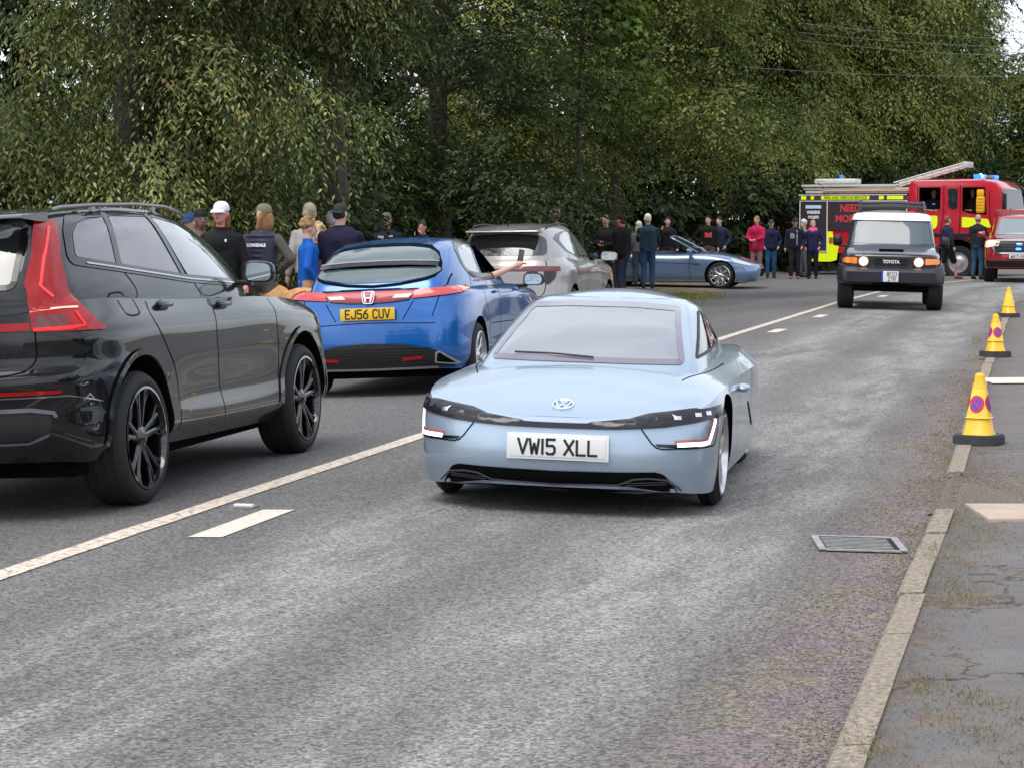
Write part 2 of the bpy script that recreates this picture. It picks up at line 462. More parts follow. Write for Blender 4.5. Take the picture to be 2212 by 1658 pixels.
# ---- pavement on the right
def pave_mat():
    m = bpy.data.materials.new('pavement asphalt'); m.use_nodes = True; n = m.node_tree; N = n.nodes; Lk = n.links.new
    b = N['Principled BSDF']; b.inputs['Roughness'].default_value = .9; b.inputs['Specular IOR Level'].default_value = .3
    uv = N.new('ShaderNodeUVMap'); sp = N.new('ShaderNodeSeparateXYZ'); Lk(uv.outputs[0], sp.inputs[0])
    def nz(s, d=4, r=.6):
        x = N.new('ShaderNodeTexNoise'); x.inputs['Scale'].default_value = s; x.inputs['Detail'].default_value = d; x.inputs['Roughness'].default_value = r; Lk(uv.outputs[0], x.inputs[0]); return x
    def mr(src, a, b_, c=0, d=1):
        x = N.new('ShaderNodeMapRange'); x.inputs[1].default_value = a; x.inputs[2].default_value = b_; x.inputs[3].default_value = c; x.inputs[4].default_value = d; Lk(src, x.inputs[0]); return x.outputs[0]
    def mix(f, c1, c2, t='MIX'):
        x = N.new('ShaderNodeMixRGB'); x.blend_type = t
        for i, s in enumerate((f, c1, c2)):
            if isinstance(s, tuple): x.inputs[i].default_value = (*s, 1)
            elif isinstance(s, float): x.inputs[i].default_value = s
            else: Lk(s, x.inputs[i])
        return x.outputs[0]
    def ml(a, c):
        x = N.new('ShaderNodeMath'); x.operation = 'MULTIPLY'; Lk(a, x.inputs[0])
        if isinstance(c, float): x.inputs[1].default_value = c
        else: Lk(c, x.inputs[1])
        return x.outputs[0]
    col = mix(mr(nz(1.2).outputs[0], .3, .7), (.115,.117,.120), (.160,.160,.161))
    # cracks
    wv = nz(1.6, 5); ad = N.new('ShaderNodeVectorMath'); ad.operation = 'ADD'; sc = N.new('ShaderNodeVectorMath'); sc.operation = 'SCALE'; sc.inputs['Scale'].default_value = .9
    Lk(wv.outputs['Color'], sc.inputs[0]); Lk(uv.outputs[0], ad.inputs[0]); Lk(sc.outputs[0], ad.inputs[1])
    vo = N.new('ShaderNodeTexVoronoi'); vo.feature = 'DISTANCE_TO_EDGE'; vo.inputs['Scale'].default_value = .75; Lk(ad.outputs[0], vo.inputs[0])
    crk = ml(mr(vo.outputs['Distance'], .012, .002), mr(nz(.8, 2).outputs[0], .42, .55))
    col = mix(crk, col, (.02,.02,.02))
    dirt = ml(mr(sp.outputs[0], 4.95, 3.9), mr(nz(4.5, 5).outputs[0], .40, .60))
    col = mix(ml(dirt, .85), col, mix(mr(nz(9, 3).outputs[0], .4, .6), (.20,.155,.105), (.15,.105,.10)))
    f = mr(nz(110, 3, .7).outputs[0], .3, .7, .55, 1.4)
    v = N.new('ShaderNodeVectorMath'); v.operation = 'SCALE'; Lk(col, v.inputs[0]); Lk(f, v.inputs['Scale']); Lk(v.outputs[0], b.inputs['Base Color'])
    bp = N.new('ShaderNodeBump'); bp.inputs['Strength'].default_value = .6; bp.inputs['Distance'].default_value = .006; Lk(nz(90).outputs[0], bp.inputs['Height']); Lk(bp.outputs[0], b.inputs['Normal'])
    return m
MAT_PAVE = pave_mat()
KW, KH = .12, .045
def kz(y): return gz(xi(KB, y), y)+KH
rows = []
for y in list(np.arange(-8, 62, 1.0))+[64, 68, 72]:
    b = xi(KB, y); rows.append([(b-.03, y, gz(b-.03, y)-.02), (b+KW-.012, y, gz(b, y)+.004)]+[(b+KW-.01+d, y, kz(y)-.006+d*.008) for d in (0,.4,1,2,4,9,25)])
strip_mesh('pavement', rows, MAT_PAVE)
# kerb stones, with the gap where the dropped length is missing
mk = M('kerb concrete', (.27,.225,.175), .9, noise=.45, nscale=45, bump=.6, bscale=110)
kb = MB(); y = -7.0; rr = random.Random(3)
while y < 50:
    l = .9; y0, y1 = y+.006, y+l-.006; y += l
    if 12.0 < (y0+y1)/2 < 13.6: continue
    x0, x1 = xi(KB, y0), xi(KB, y1); z0, z1 = gz(x0, y0), gz(x1, y1); dz = rr.uniform(-.006,.006); dx = rr.uniform(-.008,.008)
    q = []
    for x, yy, z in ((x0, y0, z0), (x1, y1, z1)):
        q += [(x+dx, yy, z-.05), (x+dx+.004, yy, z+KH-.012+dz), (x+dx+.018, yy, z+KH+dz), (x+dx+KW-.005, yy, z+KH+.002+dz), (x+dx+KW, yy, z-.05)]
    kb.add(q, [(i, i+1, i+6, i+5) for i in range(4)]+[(4,3,2,1,0),(5,6,7,8,9)])
tag(kb.build('kerb', mk), kind='structure')
# gravelly gap and the buff slab beside it
mg = M('loose grit', (.185,.155,.13), .95, noise=.7, nscale=90, bump=1, bscale=140)
rows = []
for y in np.arange(11.95, 13.65, .2):
    b = xi(KB, y); rows.append([(b-.16+d, y+.05*math.sin(d*5), (kz(y)+.004+.006*math.sin(d*7+y*3)-(.025 if (y < 12.0 or y > 13.5) else 0)) if d > .30 else (gz(b-.16+d, y)+.003 if d < .12 else gz(b, y)+(d-.12)/.18*KH)) for d in list(np.linspace(.13, .48, 7))+list(np.linspace(.7, 4.8, 12))])
strip_mesh('gravel_patch', rows, mg, off=.004)
ms = M('buff concrete slab', (.42,.33,.26), .85, noise=.16, nscale=5, bump=.2)
g = MB(); 
for i in range(4):
    x0 = xi(KB, 12)+KW+.05+i*.92; g.box((x0+.45, 11.72, kz(12)+.004), (.9, .62, .03), bev=.006)
tag(g.build('concrete_slab', ms), kind='structure')
# paint
def paint_mat(name, col, under, wear):
    m = bpy.data.materials.new(name); m.use_nodes = True; n = m.node_tree; N = n.nodes; b = N['Principled BSDF']; b.inputs['Roughness'].default_value = .8
    t = N.new('ShaderNodeTexCoord'); x = N.new('ShaderNodeTexNoise'); x.inputs['Scale'].default_value = 22; x.inputs['Detail'].default_value = 6; x.inputs['Roughness'].default_value = .75
    n.links.new(t.outputs['Object'], x.inputs[0]); c = N.new('ShaderNodeValToRGB'); e = c.color_ramp.elements
    e[0].position = wear; e[0].color = (*under, 1); e[1].position = wear+.05; e[1].color = (*col, 1)
    n.links.new(x.outputs[0], c.inputs[0]); n.links.new(c.outputs[0], b.inputs['Base Color'])
    return m
MP = paint_mat('worn white paint', (.62,.52,.42), (.2,.19,.18), .42)
MPW = paint_mat('white paint', (.62,.55,.47), (.3,.28,.26), .36)
rows = []; rr = random.Random(5)
for y in np.arange(-6, 62, .12):
    c = xi(CL, y); wv = .006*rr.uniform(-1,1); rows.append([(c-.068+wv, y), (c+.068+.5*wv, y)])
tag(strip_mesh('centre_line', rows, MP, off=.005), kind='structure')
for k in range(-2, 8):
    y0 = 10.62+k*5.05; rows = [[(xi(CL, y)+.345, y), (xi(CL, y)+.51, y+.02)] for y in np.linspace(y0, y0+1.02, 6)]
    tag(strip_mesh('lane_dash', rows, MPW, off=.005), kind='structure')
rows = [[(xi(KB,21.3)+.17+d, 21.30+.02*d, kz(21)+.008*d), (xi(KB,21.3)+.17+d, 22.05+.03*d, kz(21)+.008*d)] for d in np.linspace(0, 5, 8)]
strip_mesh('bay_line', rows, MPW, off=.006)
rows = [[(11.2+d, 40+d*.62, kz(42)+.02), (11.2+d, 40.3+d*.62, kz(42)+.02)] for d in np.linspace(0, 7, 8)]
strip_mesh('bay_line', rows, MPW, off=.006)
# road stud
def stud(y):
    x = xi(CL, y)+.2; t = empty('road_stud', (x, y, gz(x, y)), -R(14)); tag(t, 'small white road stud beside the solid centre line, nearest the camera', 'road stud')
    b = MB(); b.box((0,0,.003), (.14,.12,.010), bev=.003); b.build('casting', M('stud iron', (.25,.25,.25), .6, .6), t)
    b = MB(); b.box((0,0,.011), (.11,.04,.014), bev=.005); b.build('reflector', M('stud white', (.75,.76,.78), .3), t)
stud(11.75)
# drain grate
gx, gy = 1.73, 10.84
t = empty('drain_grate', (gx, gy, gz(gx, gy)+.009), -R(3), roll=0, pitch=R(1.2)); tag(t, 'rectangular steel slotted drain grate set in the road beside the kerb', 'drain')
msteel = M('worn steel', (.33,.32,.31), .55, .4, noise=.3); 
b = MB(); W_, D_ = .40, .46
for s in (-1, 1): b.box((s*W_/2, 0, .001), (.035, D_, .008)); b.box((0, s*D_/2, .0008), (W_-.035, .035, .0074))
b.build('frame', msteel, t)
b = MB()
for i in range(8): b.box((-.01, -D_/2+.065+i*.047, .0025), (W_-.07, .019, .0012))
b.build('bars', msteel, t)
b = MB(); b.box((0,0,-.0005), (W_-.02, D_-.02, .003)); b.build('pit', M('pit black', (.008,.008,.008), 1), t)
# ------------------------------------------------------------------ vehicles
RUB = M('tyre rubber', (.018,.018,.018), .75, spec=.35, bump=.15, bscale=90)
BLK = M('black plastic', (.012,.012,.013), .5, spec=.4)
GBLK = M('gloss black trim', (.006,.006,.007), .16, spec=.5, coat=.25)
WELL = M('wheel arch black', (.004,.004,.004), 1, spec=.1)
CHR = M('bright metal', (.75,.76,.78), .16, 1.)
GLS = M('tinted window glass', (.022,.026,.028), .02, spec=.9, coat=.4, coat_rough=.0)
GLW = M('clear window glass', (.045,.058,.065), .02, spec=.9, coat=.5, coat_rough=.0)
GLR = M('mirror glass', (.55,.6,.6), .02, 1.)
REDL = M('red lamp lens', (.27,.002,.004), .08, coat=.4, spec=.3, emis=(1,.01,.01), es=.03)
REDD = M('deep red lens', (.12,.004,.006), .08, coat=1)
YPL = M('yellow plate', (.80,.48,.02), .45, coat=.2)
WPL = M('white plate', (.74,.74,.72), .4, coat=.2)
INK = M('plate ink', (.01,.01,.01), .6)
SEAM = M('shut line', (.004,.004,.005), .9, spec=.1)
ALU = M('alloy silver', (.62,.63,.65), .25, .9)
SKIN = M('skin', (.55,.31,.22), .5, spec=.4, noise=.08, nscale=30)

def inpoly(x, y, P_):
    r = False; n = len(P_); j = n-1
    for i in range(n):
        if (P_[i][1] > y) != (P_[j][1] > y) and x < (P_[j][0]-P_[i][0])*(y-P_[i][1])/(P_[j][1]-P_[i][1])+P_[i][0]: r = not r
        j = i
    return r
def pane_mat(name, tint=(.55,.6,.62), haze=(.1,.12,.13), hz=.15, refl=1.6, base=.06):  # haze: pale sky sheen on the glass, mixed in as diffuse colour
    m = bpy.data.materials.new(name); m.use_nodes = True; n = m.node_tree; N = n.nodes; Lk = n.links.new; N.remove(N['Principled BSDF'])
    t = N.new('ShaderNodeBsdfTransparent'); t.inputs[0].default_value = (*tint, 1); d = N.new('ShaderNodeBsdfDiffuse'); d.inputs[0].default_value = (*haze, 1)
    g_ = N.new('ShaderNodeBsdfGlossy'); g_.inputs['Roughness'].default_value = .015; fr = N.new('ShaderNodeFresnel'); fr.inputs[0].default_value = 1.5
    mu = N.new('ShaderNodeMath'); mu.operation = 'MULTIPLY_ADD'; mu.inputs[1].default_value = refl; mu.inputs[2].default_value = base; mu.use_clamp = True
    a = N.new('ShaderNodeMixShader'); a.inputs[0].default_value = hz; b = N.new('ShaderNodeMixShader')
    Lk(t.outputs[0], a.inputs[1]); Lk(d.outputs[0], a.inputs[2]); Lk(fr.outputs[0], mu.inputs[0]); Lk(mu.outputs[0], b.inputs[0]); Lk(a.outputs[0], b.inputs[1]); Lk(g_.outputs[0], b.inputs[2]); Lk(b.outputs[0], N['Material Output'].inputs[0])
    return m
PANE = pane_mat('clear pane', (.62,.68,.68), hz=.10, refl=1.5, base=.05)
PRIV = pane_mat('privacy pane', (.12,.12,.13), hz=.15, refl=1.6, base=.06)
TRIM_IN = M('cabin trim', (.05,.05,.055), .7, noise=.1); SEATM = M('seat cloth', (.09,.085,.085), .85, noise=.15)
def interior(car, x, w_, zs, h=.55, dash=None, rear=None, wheel_side=-1, wz=None):
    """front seats at x, dashboard at dash (x, z), steering wheel on the right side"""
    rows_ = [(x, 'seat')]+([(rear, 'rear_seat')] if rear is not None else [])
    for xx, nm in rows_:
        for sg in (1,-1):
            b = MB(); b.box((xx, sg*w_, zs+h*.30), (.13,.42,h*.72), bev=.05, rot=Matrix.Rotation(-.18, 3, 'Y')); b.box((xx-.07, sg*w_, zs+h*.80), (.10,.24,.17), bev=.045)
            b.build(nm, SEATM, car.t)
    if dash:
        b = MB(); b.box((dash[0], 0, dash[1]), (.36, w_*2+.5, .12), bev=.05); b.build('dashboard', TRIM_IN, car.t)
        c = Vector((dash[0]-.24, wheel_side*w_, (wz or dash[1]+.05))); rot = Matrix.Rotation(R(-62), 3, 'Y'); b = MB()
        b.tube([c+rot @ Vector((.18*math.cos(2*PI*i/24), .18*math.sin(2*PI*i/24), 0)) for i in range(24)], .014, 6, closed=True)
        for a in (0, 130, 230): b.tube([c, c+rot @ Vector((.17*math.cos(R(a)), .17*math.sin(R(a)), 0))], .014, 5)
        b.build('steering_wheel', BLK, car.t)
class Car:
    def __init__(s, name, label, cat, loc, yaw, roll, paint, group=None):
        # stand the car on the road: height, roll and pitch from the ground under its four wheels
        c, n = math.cos(yaw), math.sin(yaw); q = lambda x, y: gz(loc[0]+c*x-n*y, loc[1]+n*x+c*y)
        a = [q(x, y) for x, y in ((1.35,.78),(1.35,-.78),(-1.35,.78),(-1.35,-.78))]
        s.t = empty(name, (loc[0], loc[1], sum(a)/4+.003), yaw, math.atan((a[0]+a[2]-a[1]-a[3])/3.12), -math.atan((a[0]+a[1]-a[2]-a[3])/5.4)); tag(s.t, label, cat, group); s.paint = paint
    def body(s, lv, crown, glv=None, gcrown=None, wheels=(), nu=7, nv=4, crease=(), gcrease=(), cexp=2.2, gexp=2.2, under=True, archw=1.3, cuts=(), holes=()):
        V, F = shell(lv, crown, nu, nv, crease, cexp=cexp); bm = cleanm(V, F); me = bpy.data.meshes.new('body'); bm.to_mesh(me); bm.free()
        o = link('body', me, [s.paint, WELL], None, True, None)
        cs = []
        for (x, z, r) in wheels:
            for sg in (1, -1):
                b = MB(); b.cyl((x, sg*.5, z), (x, sg*archw, z), r, n=56); c = b.build('cut', [WELL], None, False); cs.append(c)
        for c in cuts: cs.append(c)
        if cs: boolcut(o, cs)
        if glv:
            V, F = shell(glv, gcrown, nu, nv, gcrease, cexp=gexp); bm = cleanm(V, F)
            s.bvh = BVHTree.FromBMesh(bm); low = bmesh.new(); low.from_mesh(o.data)
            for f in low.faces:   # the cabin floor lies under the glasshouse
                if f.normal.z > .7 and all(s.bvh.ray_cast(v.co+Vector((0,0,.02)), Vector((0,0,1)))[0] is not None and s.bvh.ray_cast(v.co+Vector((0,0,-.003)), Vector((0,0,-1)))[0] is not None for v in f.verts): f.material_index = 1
            low.to_mesh(o.data); low.free(); keep = bm.copy(); tmp = bpy.data.meshes.new('t'); keep.from_mesh(o.data); keep.normal_update(); s.bvh = BVHTree.FromBMesh(keep); keep.free()
            bm.normal_update(); kill = []
            for f in bm.faces:
                c = f.calc_center_median(); n = f.normal
                for ax, pl in holes:
                    if ax == 'F' and n.x > .12 and inpoly(c.y, c.z, pl): kill.append(f); break
                    if ax == 'B' and n.x < -.12 and inpoly(c.y, c.z, pl): kill.append(f); break
                    if ax == 'L' and abs(n.y) > .3 and inpoly(c.x, c.z, pl): kill.append(f); break
            bmesh.ops.delete(bm, geom=kill, context='FACES')
            bm.from_mesh(o.data); bm.to_mesh(o.data); bm.free()
        o.data.shade_smooth(); o.data.set_sharp_from_angle(angle=R(30)); o.parent = s.t
        s.b = o
        if not glv: s.bvh = bvh_of([o])
        return o
    def d(s, name, poly, ax, mat, off=.004, res=.06, parent=None, mirror=None, thick=0, label=None):
        o = decal(name, s.bvh, poly, ax, mat, parent or s.t, off, res, thick=thick)
        if label: o['label'] = label
        if mirror:
            mb = {'L':'R','R':'L','F':'F','B':'B','T':'T'}.get(ax)
            rb = isinstance(poly, Rib)
            if ax in ('L','R'): p2 = poly
            elif ax == 'T': p2 = [(a,-b) for a, b in poly]
            elif ax in ('F','B'): p2 = [(-a, b) for a, b in poly]
            else: mb = -ax; p2 = [(-a, b) for a, b in poly]
            if rb and ax not in ('L','R'): f_ = (lambda q: [(a, -b) for a, b in q]) if ax == 'T' else (lambda q: [(-a, b) for a, b in q]); p2 = mkrib(f_(poly.a), f_(poly.b))
            decal(name, s.bvh, p2, mb, mat, parent or s.t, off, res, thick=thick)
        return o
    def outline(s, name, poly, ax, mat, w_=.03, off=.005, mirror=False, res=.05):
        q = [tuple(p) for p in poly]+[tuple(poly[0])]
        for a in ((ax, {'L':'R','R':'L'}[ax]) if mirror else (ax,)): decal(name, s.bvh, ribbon2(q, w_), a, mat, s.t, off, res)
    def seams(s, lines, w_=.007, mat=None, off=.002, both=True, name='shut_lines'):
        """all the thin shut lines of the body as one piece under it"""
        mts = None; bm = bmesh.new()
        for ax, pts, sm in lines:
            for a in ((ax, {'L':'R','R':'L'}[ax]) if (both and ax in 'LR') else (ax,)) if isinstance(ax, str) else (ax,):
                o = decal('x', s.bvh, ribbon(pts, w_, sm), a, SEAM, None, off, .05)
                bm.from_mesh(o.data); me = o.data; bpy.data.objects.remove(o); bpy.data.meshes.remove(me)
        body = s.b; k = len(body.data.materials); body.data.materials.append(mat or SEAM)
        for f in bm.faces: f.material_index = k; f.smooth = True
        bm.from_mesh(body.data); bm.to_mesh(body.data); bm.free()
    def wheel(s, x, y, r, wd, rim_r, kind, mat, n=5, label=None, steer=0):
        """y is the outer face; negative = right side"""
        sg = 1 if y > 0 else -1
        h = bpy.data.objects.new; 
        b = MB(); q = 40
        b.lathe([(rim_r, 0), (rim_r+.006, .006), (rim_r-.008, .008), (rim_r-.02, -.03), (rim_r-.03, -wd*.75), (.05, -wd*.8)], (0,0,0), 'y', q)
        spokes(b, kind, n, rim_r)
        if sg < 0: b.v = [(p[0], -p[1], p[2]) for p in b.v]
        o = b.build('wheel', [mat, BLK, CHR], s.t, True, 40, loc=(x, y, r)); o.rotation_euler = (0, 0, steer)
        b = MB()
        pr = [(rim_r-.004, -wd+.03), (rim_r+.01, -wd+.005), (r-.05, -wd-.002), (r-.02, -wd+.008), (r-.005, -wd+.024), (r, -wd+.045), (r+.001, -wd/2), (r, -.045), (r-.005, -.024), (r-.02, -.006), (r-.05, .006), (rim_r+.022, .006), (rim_r+.004, -.004), (rim_r-.004,-.02)]
        b.lathe(pr, (0,0,0), 'y', 64)
        for k in range(4): # tread grooves as thin raised ribs
            yy = -wd+.05+(wd-.1)*k/3
            b.lathe([(r-.001, yy-.014), (r+.004, yy-.010), (r+.004, yy+.010), (r-.001, yy+.014)], (0,0,0), 'y', 64)
        if sg < 0: b.v = [(p[0], -p[1], p[2]) for p in b.v]
        b.build('tyre', RUB, o, True, 30)
        return o

def spokes(b, kind, n, rr):
    """spoke pattern with the outer face at y=0; +y is outwards"""
    def bar(a0, r0, a1, r1, w0, w1, y0, y1, th=.03, mi=0):
        p0 = Vector((r0*math.cos(a0), 0, r0*math.sin(a0))); p1 = Vector((r1*math.cos(a1), 0, r1*math.sin(a1)))
        d = (p1-p0).normalized(); nn = Vector((-d.z, 0, d.x)); v = []
        for p, w_, y in ((p0, w0, y0), (p1, w1, y1)):
            v += [p+nn*w_/2+Vector((0,y-.008,0)), p+nn*w_*.22+Vector((0,y,0)), p-nn*w_*.22+Vector((0,y,0)), p-nn*w_/2+Vector((0,y-.008,0)), p-nn*w_*.35+Vector((0,y-th,0)), p+nn*w_*.35+Vector((0,y-th,0))]
        b.add(v, [(i, (i+1) % 6, 6+(i+1) % 6, 6+i) for i in range(6)]+[(5,4,3,2,1,0),(6,7,8,9,10,11)], mi)
    for k in range(n):
        a = 2*PI*k/n+PI/2
        if kind == 'twin':       # paired thin spokes
            for sgn in (-1, 1): bar(a+sgn*.16, .05, a+sgn*.13, rr-.01, .034, .030, -.03, -.012)
        elif kind == 'y':
            bar(a, .045, a, rr*.55, .05, .04, -.028, -.02)
            for sgn in (-1, 1): bar(a, rr*.52, a+sgn*.2, rr-.01, .03, .026, -.02, -.01)
        elif kind == 'five':     # five forked blades with thin bright-edged bars between
            for sgn in (-1, 1):
                bar(a+sgn*.22, .05, a+sgn*.17, rr-.01, .034, .030, -.028, -.010)
                bar(a+sgn*.17, rr*.55, a+sgn*.36, rr-.012, .016, .018, -.024, -.012)
            bar(a, rr*.30, a, rr-.03, .014, .02, -.05, -.03)
        elif kind == 'fan':      # wide bright blades with dark between
            bar(a-.12, .05, a+.10, rr-.01, .06, .085, -.02, -.008)
            bar(a+.30, .05, a+.12, rr-.03, .02, .03, -.04, -.02)
        elif kind == 'disc':     # nearly closed aero wheel
            bar(a, .05, a, rr-.01, .07, rr*.62, -.012, -.008, .02)
        else:
            bar(a, .045, a, rr-.01, .055, .05, -.03, -.012)
    b.lathe([(.0, -.012), (.032, -.012), (.04, -.02), (.07, -.03), (.075, -.06)], (0,0,0), 'y', 24, 0)
    b.lathe([(.0, -.006), (.024, -.007), (.028, -.012)], (0,0,0), 'y', 20, 2)
    b.lathe([(.06, -.085), (rr*.72, -.085), (rr*.72, -.10)], (0,0,0), 'y', 32, 1)

def P(xs, ys, zs):
    if isinstance(zs, (int, float)): zs = [zs]*len(xs)
    return [(a, b, c) for a, b, c in zip(xs, ys, zs)]

def mirror_ext(car, x, y, z, sz, mat, glass_dir=-1, stalk=True, glass=True):
    """door mirror at the side: y sign picks the side; glass faces -x (to the rear) locally"""
    sg = 1 if y > 0 else -1; b = MB()
    n = 10; v = []
    for i, (dx, sc) in enumerate(((-.5,.93),(-.42,1),(-.1,1.0),(.2,.86),(.42,.6),(.5,.3))):
        for a, c in rnd([(-1,-.8),(1,-.9),(1.02,.7),(-.85,.95)], .55, 3):
            v.append((dx*sz[0], sg*a*sz[1]/2*sc, c*sz[2]/2*sc))
    k = 16
    f = [(i*k+j, i*k+(j+1) % k, (i+1)*k+(j+1) % k, (i+1)*k+j) for i in range(5) for j in range(k)]+[tuple(range(k)), tuple(range(5*k, 6*k))]
    b.add(v, f)
    if stalk: b.box((-.0, -sg*(sz[1]/2+.03), -sz[2]*.42), (.07, .14, .035), 1, bev=.01)
    o = b.build('door_mirror', [mat, BLK], car.t, True, 40, loc=(x, y, z))
    if glass:
        g = MB(); p = rnd([(-1,-.8),(1,-.9),(1.02,.7),(-.85,.95)], .55, 3)
        g.add([(-.5*sz[0]-.004, sg*a*sz[1]/2*.84, c*sz[2]/2*.84) for a, c in p], [tuple(range(len(p)))])
        g.build('mirror_glass', GLR, o, False)
    return o
UKF = {'V':[[(0,79),(25,0),(50,79)]],'W':[[(0,79),(12,0),(25,55),(38,0),(50,79)]],'1':[[(25,0),(25,79)]],'5':[[(48,79),(4,79),(4,44),(36,46),(46,36),(46,12),(36,1),(10,1),(2,9)]],
 'X':[[(0,0),(50,79)],[(0,79),(50,0)]],'L':[[(5,79),(5,1),(50,1)]],'E':[[(50,79),(5,79),(5,1),(50,1)],[(5,42),(42,42)]],'J':[[(46,79),(46,14),(36,1),(14,1),(4,12),(4,22)]],
 '6':[[(42,79),(18,60),(4,34),(4,12),(14,1),(36,1),(46,12),(46,34),(36,45),(10,45)]],'C':[[(48,66),(38,78),(14,78),(4,66),(4,13),(14,1),(38,1),(48,13)]],'U':[[(4,79),(4,14),(14,1),(36,1),(46,14),(46,79)]],
 'B':[[(5,1),(5,79),(34,79),(44,70),(44,52),(34,43),(5,43)],[(34,43),(46,33),(46,11),(36,1),(5,1)]],'F':[[(48,79),(5,79),(5,0)],[(5,42),(40,42)]],'0':[[(14,1),(36,1),(46,13),(46,66),(36,78),(14,78),(4,66),(4,13),(14,1)]],
 '3':[[(4,70),(14,78),(36,78),(45,68),(45,53),(35,43),(20,43)],[(35,43),(46,32),(46,12),(36,1),(12,1),(3,10)]],'Z':[[(3,78),(47,78),(3,1),(48,1)]],'T':[[(0,79),(50,79)],[(25,79),(25,0)]],'R':[[(5,0),(5,79),(36,79),(46,69),(46,48),(36,38),(5,38)],[(28,38),(47,0)]],
 '7':[[(2,78),(47,78),(20,0)]],'K':[[(5,0),(5,79)],[(47,79),(6,35)],[(20,48),(49,0)]],'N':[[(5,0),(5,79),(45,0),(45,79)]],'A':[[(0,0),(25,79),(50,0)],[(9,24),(41,24)]]}
def uk_text(body_, h, mtx, parent, width=None):
    b = MB(); x = 0; sw = 13
    for ch in body_:
        if ch == ' ': x += 36; continue
        w_ = 14 if ch == '1' else 50; ox = x-(18 if ch == '1' else 0)
        for pl in UKF[ch]:
            for a, c in zip(pl[:-1], pl[1:]):
                d = Vector((c[0]-a[0], c[1]-a[1], 0)).normalized()*sw*.28
                bar2(b, (a[0]-d.x+ox, a[1]-d.y), (c[0]+d.x+ox, c[1]+d.y), sw, 1.0)
        x += w_+13
    W0 = x-13; k = h/79; kx = width/W0 if width else k
    b.v = [((px-W0/2)*kx, (py-39.5)*k, pz*.0012) for px, py, pz in b.v]
    o = b.build('plate_characters', INK, parent, False); o.data.transform(mtx); return o
def bar2(b, a, c, w_, h=.011):
    a = Vector((*a,0)); c = Vector((*c,0)); d = (c-a).normalized(); nn = Vector((-d.y,d.x,0))*w_/2; z = Vector((0,0,h))
    b.add([a+nn,a-nn,c-nn,c+nn,a+nn+z,a-nn+z,c-nn+z,c+nn+z], [(3,2,1,0),(4,5,6,7),(0,1,5,4),(1,2,6,5),(2,3,7,6),(3,0,4,7)])
def plate(car, p, n_, body_, mat, w_=.52, h=.111, two=None, roll=0, holder=None, th=.008):
    """number plate with its characters"""
    m = face_mtx((0,0,0), n_)
    pm = Matrix.Translation(p) @ m.to_3x3().to_4x4() @ Matrix.Rotation(roll, 4, 'Z')
    b = MB()
    if holder:
        b.box((0,0,0), (w_+.035, h+.03, .012), 1, bev=.004)
    b.box((0,0,.006), (w_, h, .008), 0, bev=.003)
    o = b.build('number_plate', [mat, holder or mat], car.t, True, 40); o.data.transform(pm)
    if two:
        for i, tx in enumerate(two): uk_text(tx, h*.36, pm @ Matrix.Translation((0.02, (.5-i)*h*.46, .0115)), o, width=w_*(.66 if i == 0 else .5))
    else:
        uk_text(body_, h*.71, pm @ Matrix.Translation((0.0, 0, .0115)), o, width=w_*.82)
    return o
def _d3(s, name, pts, ax, mat, **k):
    if ax in ('L','R'): q = [(p[0], p[2]) for p in pts]
    elif ax in ('F','B'): q = [(p[1], p[2]) for p in pts]
    elif ax == 'T': q = [(p[0], p[1]) for p in pts]
    else:
        a = R(ax); q = [(-math.sin(a)*p[0]+math.cos(a)*p[1], p[2]) for p in pts]
    r = k.pop('rnd', 0); w_ = k.pop('rib', 0); sm = k.pop('sm', 0)
    if w_: q = ribbon(q, w_, sm)
    elif sm: q = [tuple(p) for p in crv(q, sm, True)]
    if r: q = rnd(q, r)
    return s.d(name, q, ax, mat, **k)
Car.d3 = _d3
def on_surface(car, o, d):
    h = car.bvh.ray_cast(Vector(o), Vector(d)); n = h[1] if h[1].dot(Vector(d)) < 0 else -h[1]
    return h[0], n
WSC = M('windscreen glass', (.17,.20,.225), .03, spec=1, coat=1, coat_rough=.0)
FRIT = M('windscreen border', (.16,.14,.18), .04, spec=.9, coat=.9)
LEDW = M('white running light', (.9,.9,.9), .3, emis=(1,.80,.78), es=2.6)
HALO = M('lamp glow tint', (.45,.12,.13), .2, coat=.5)
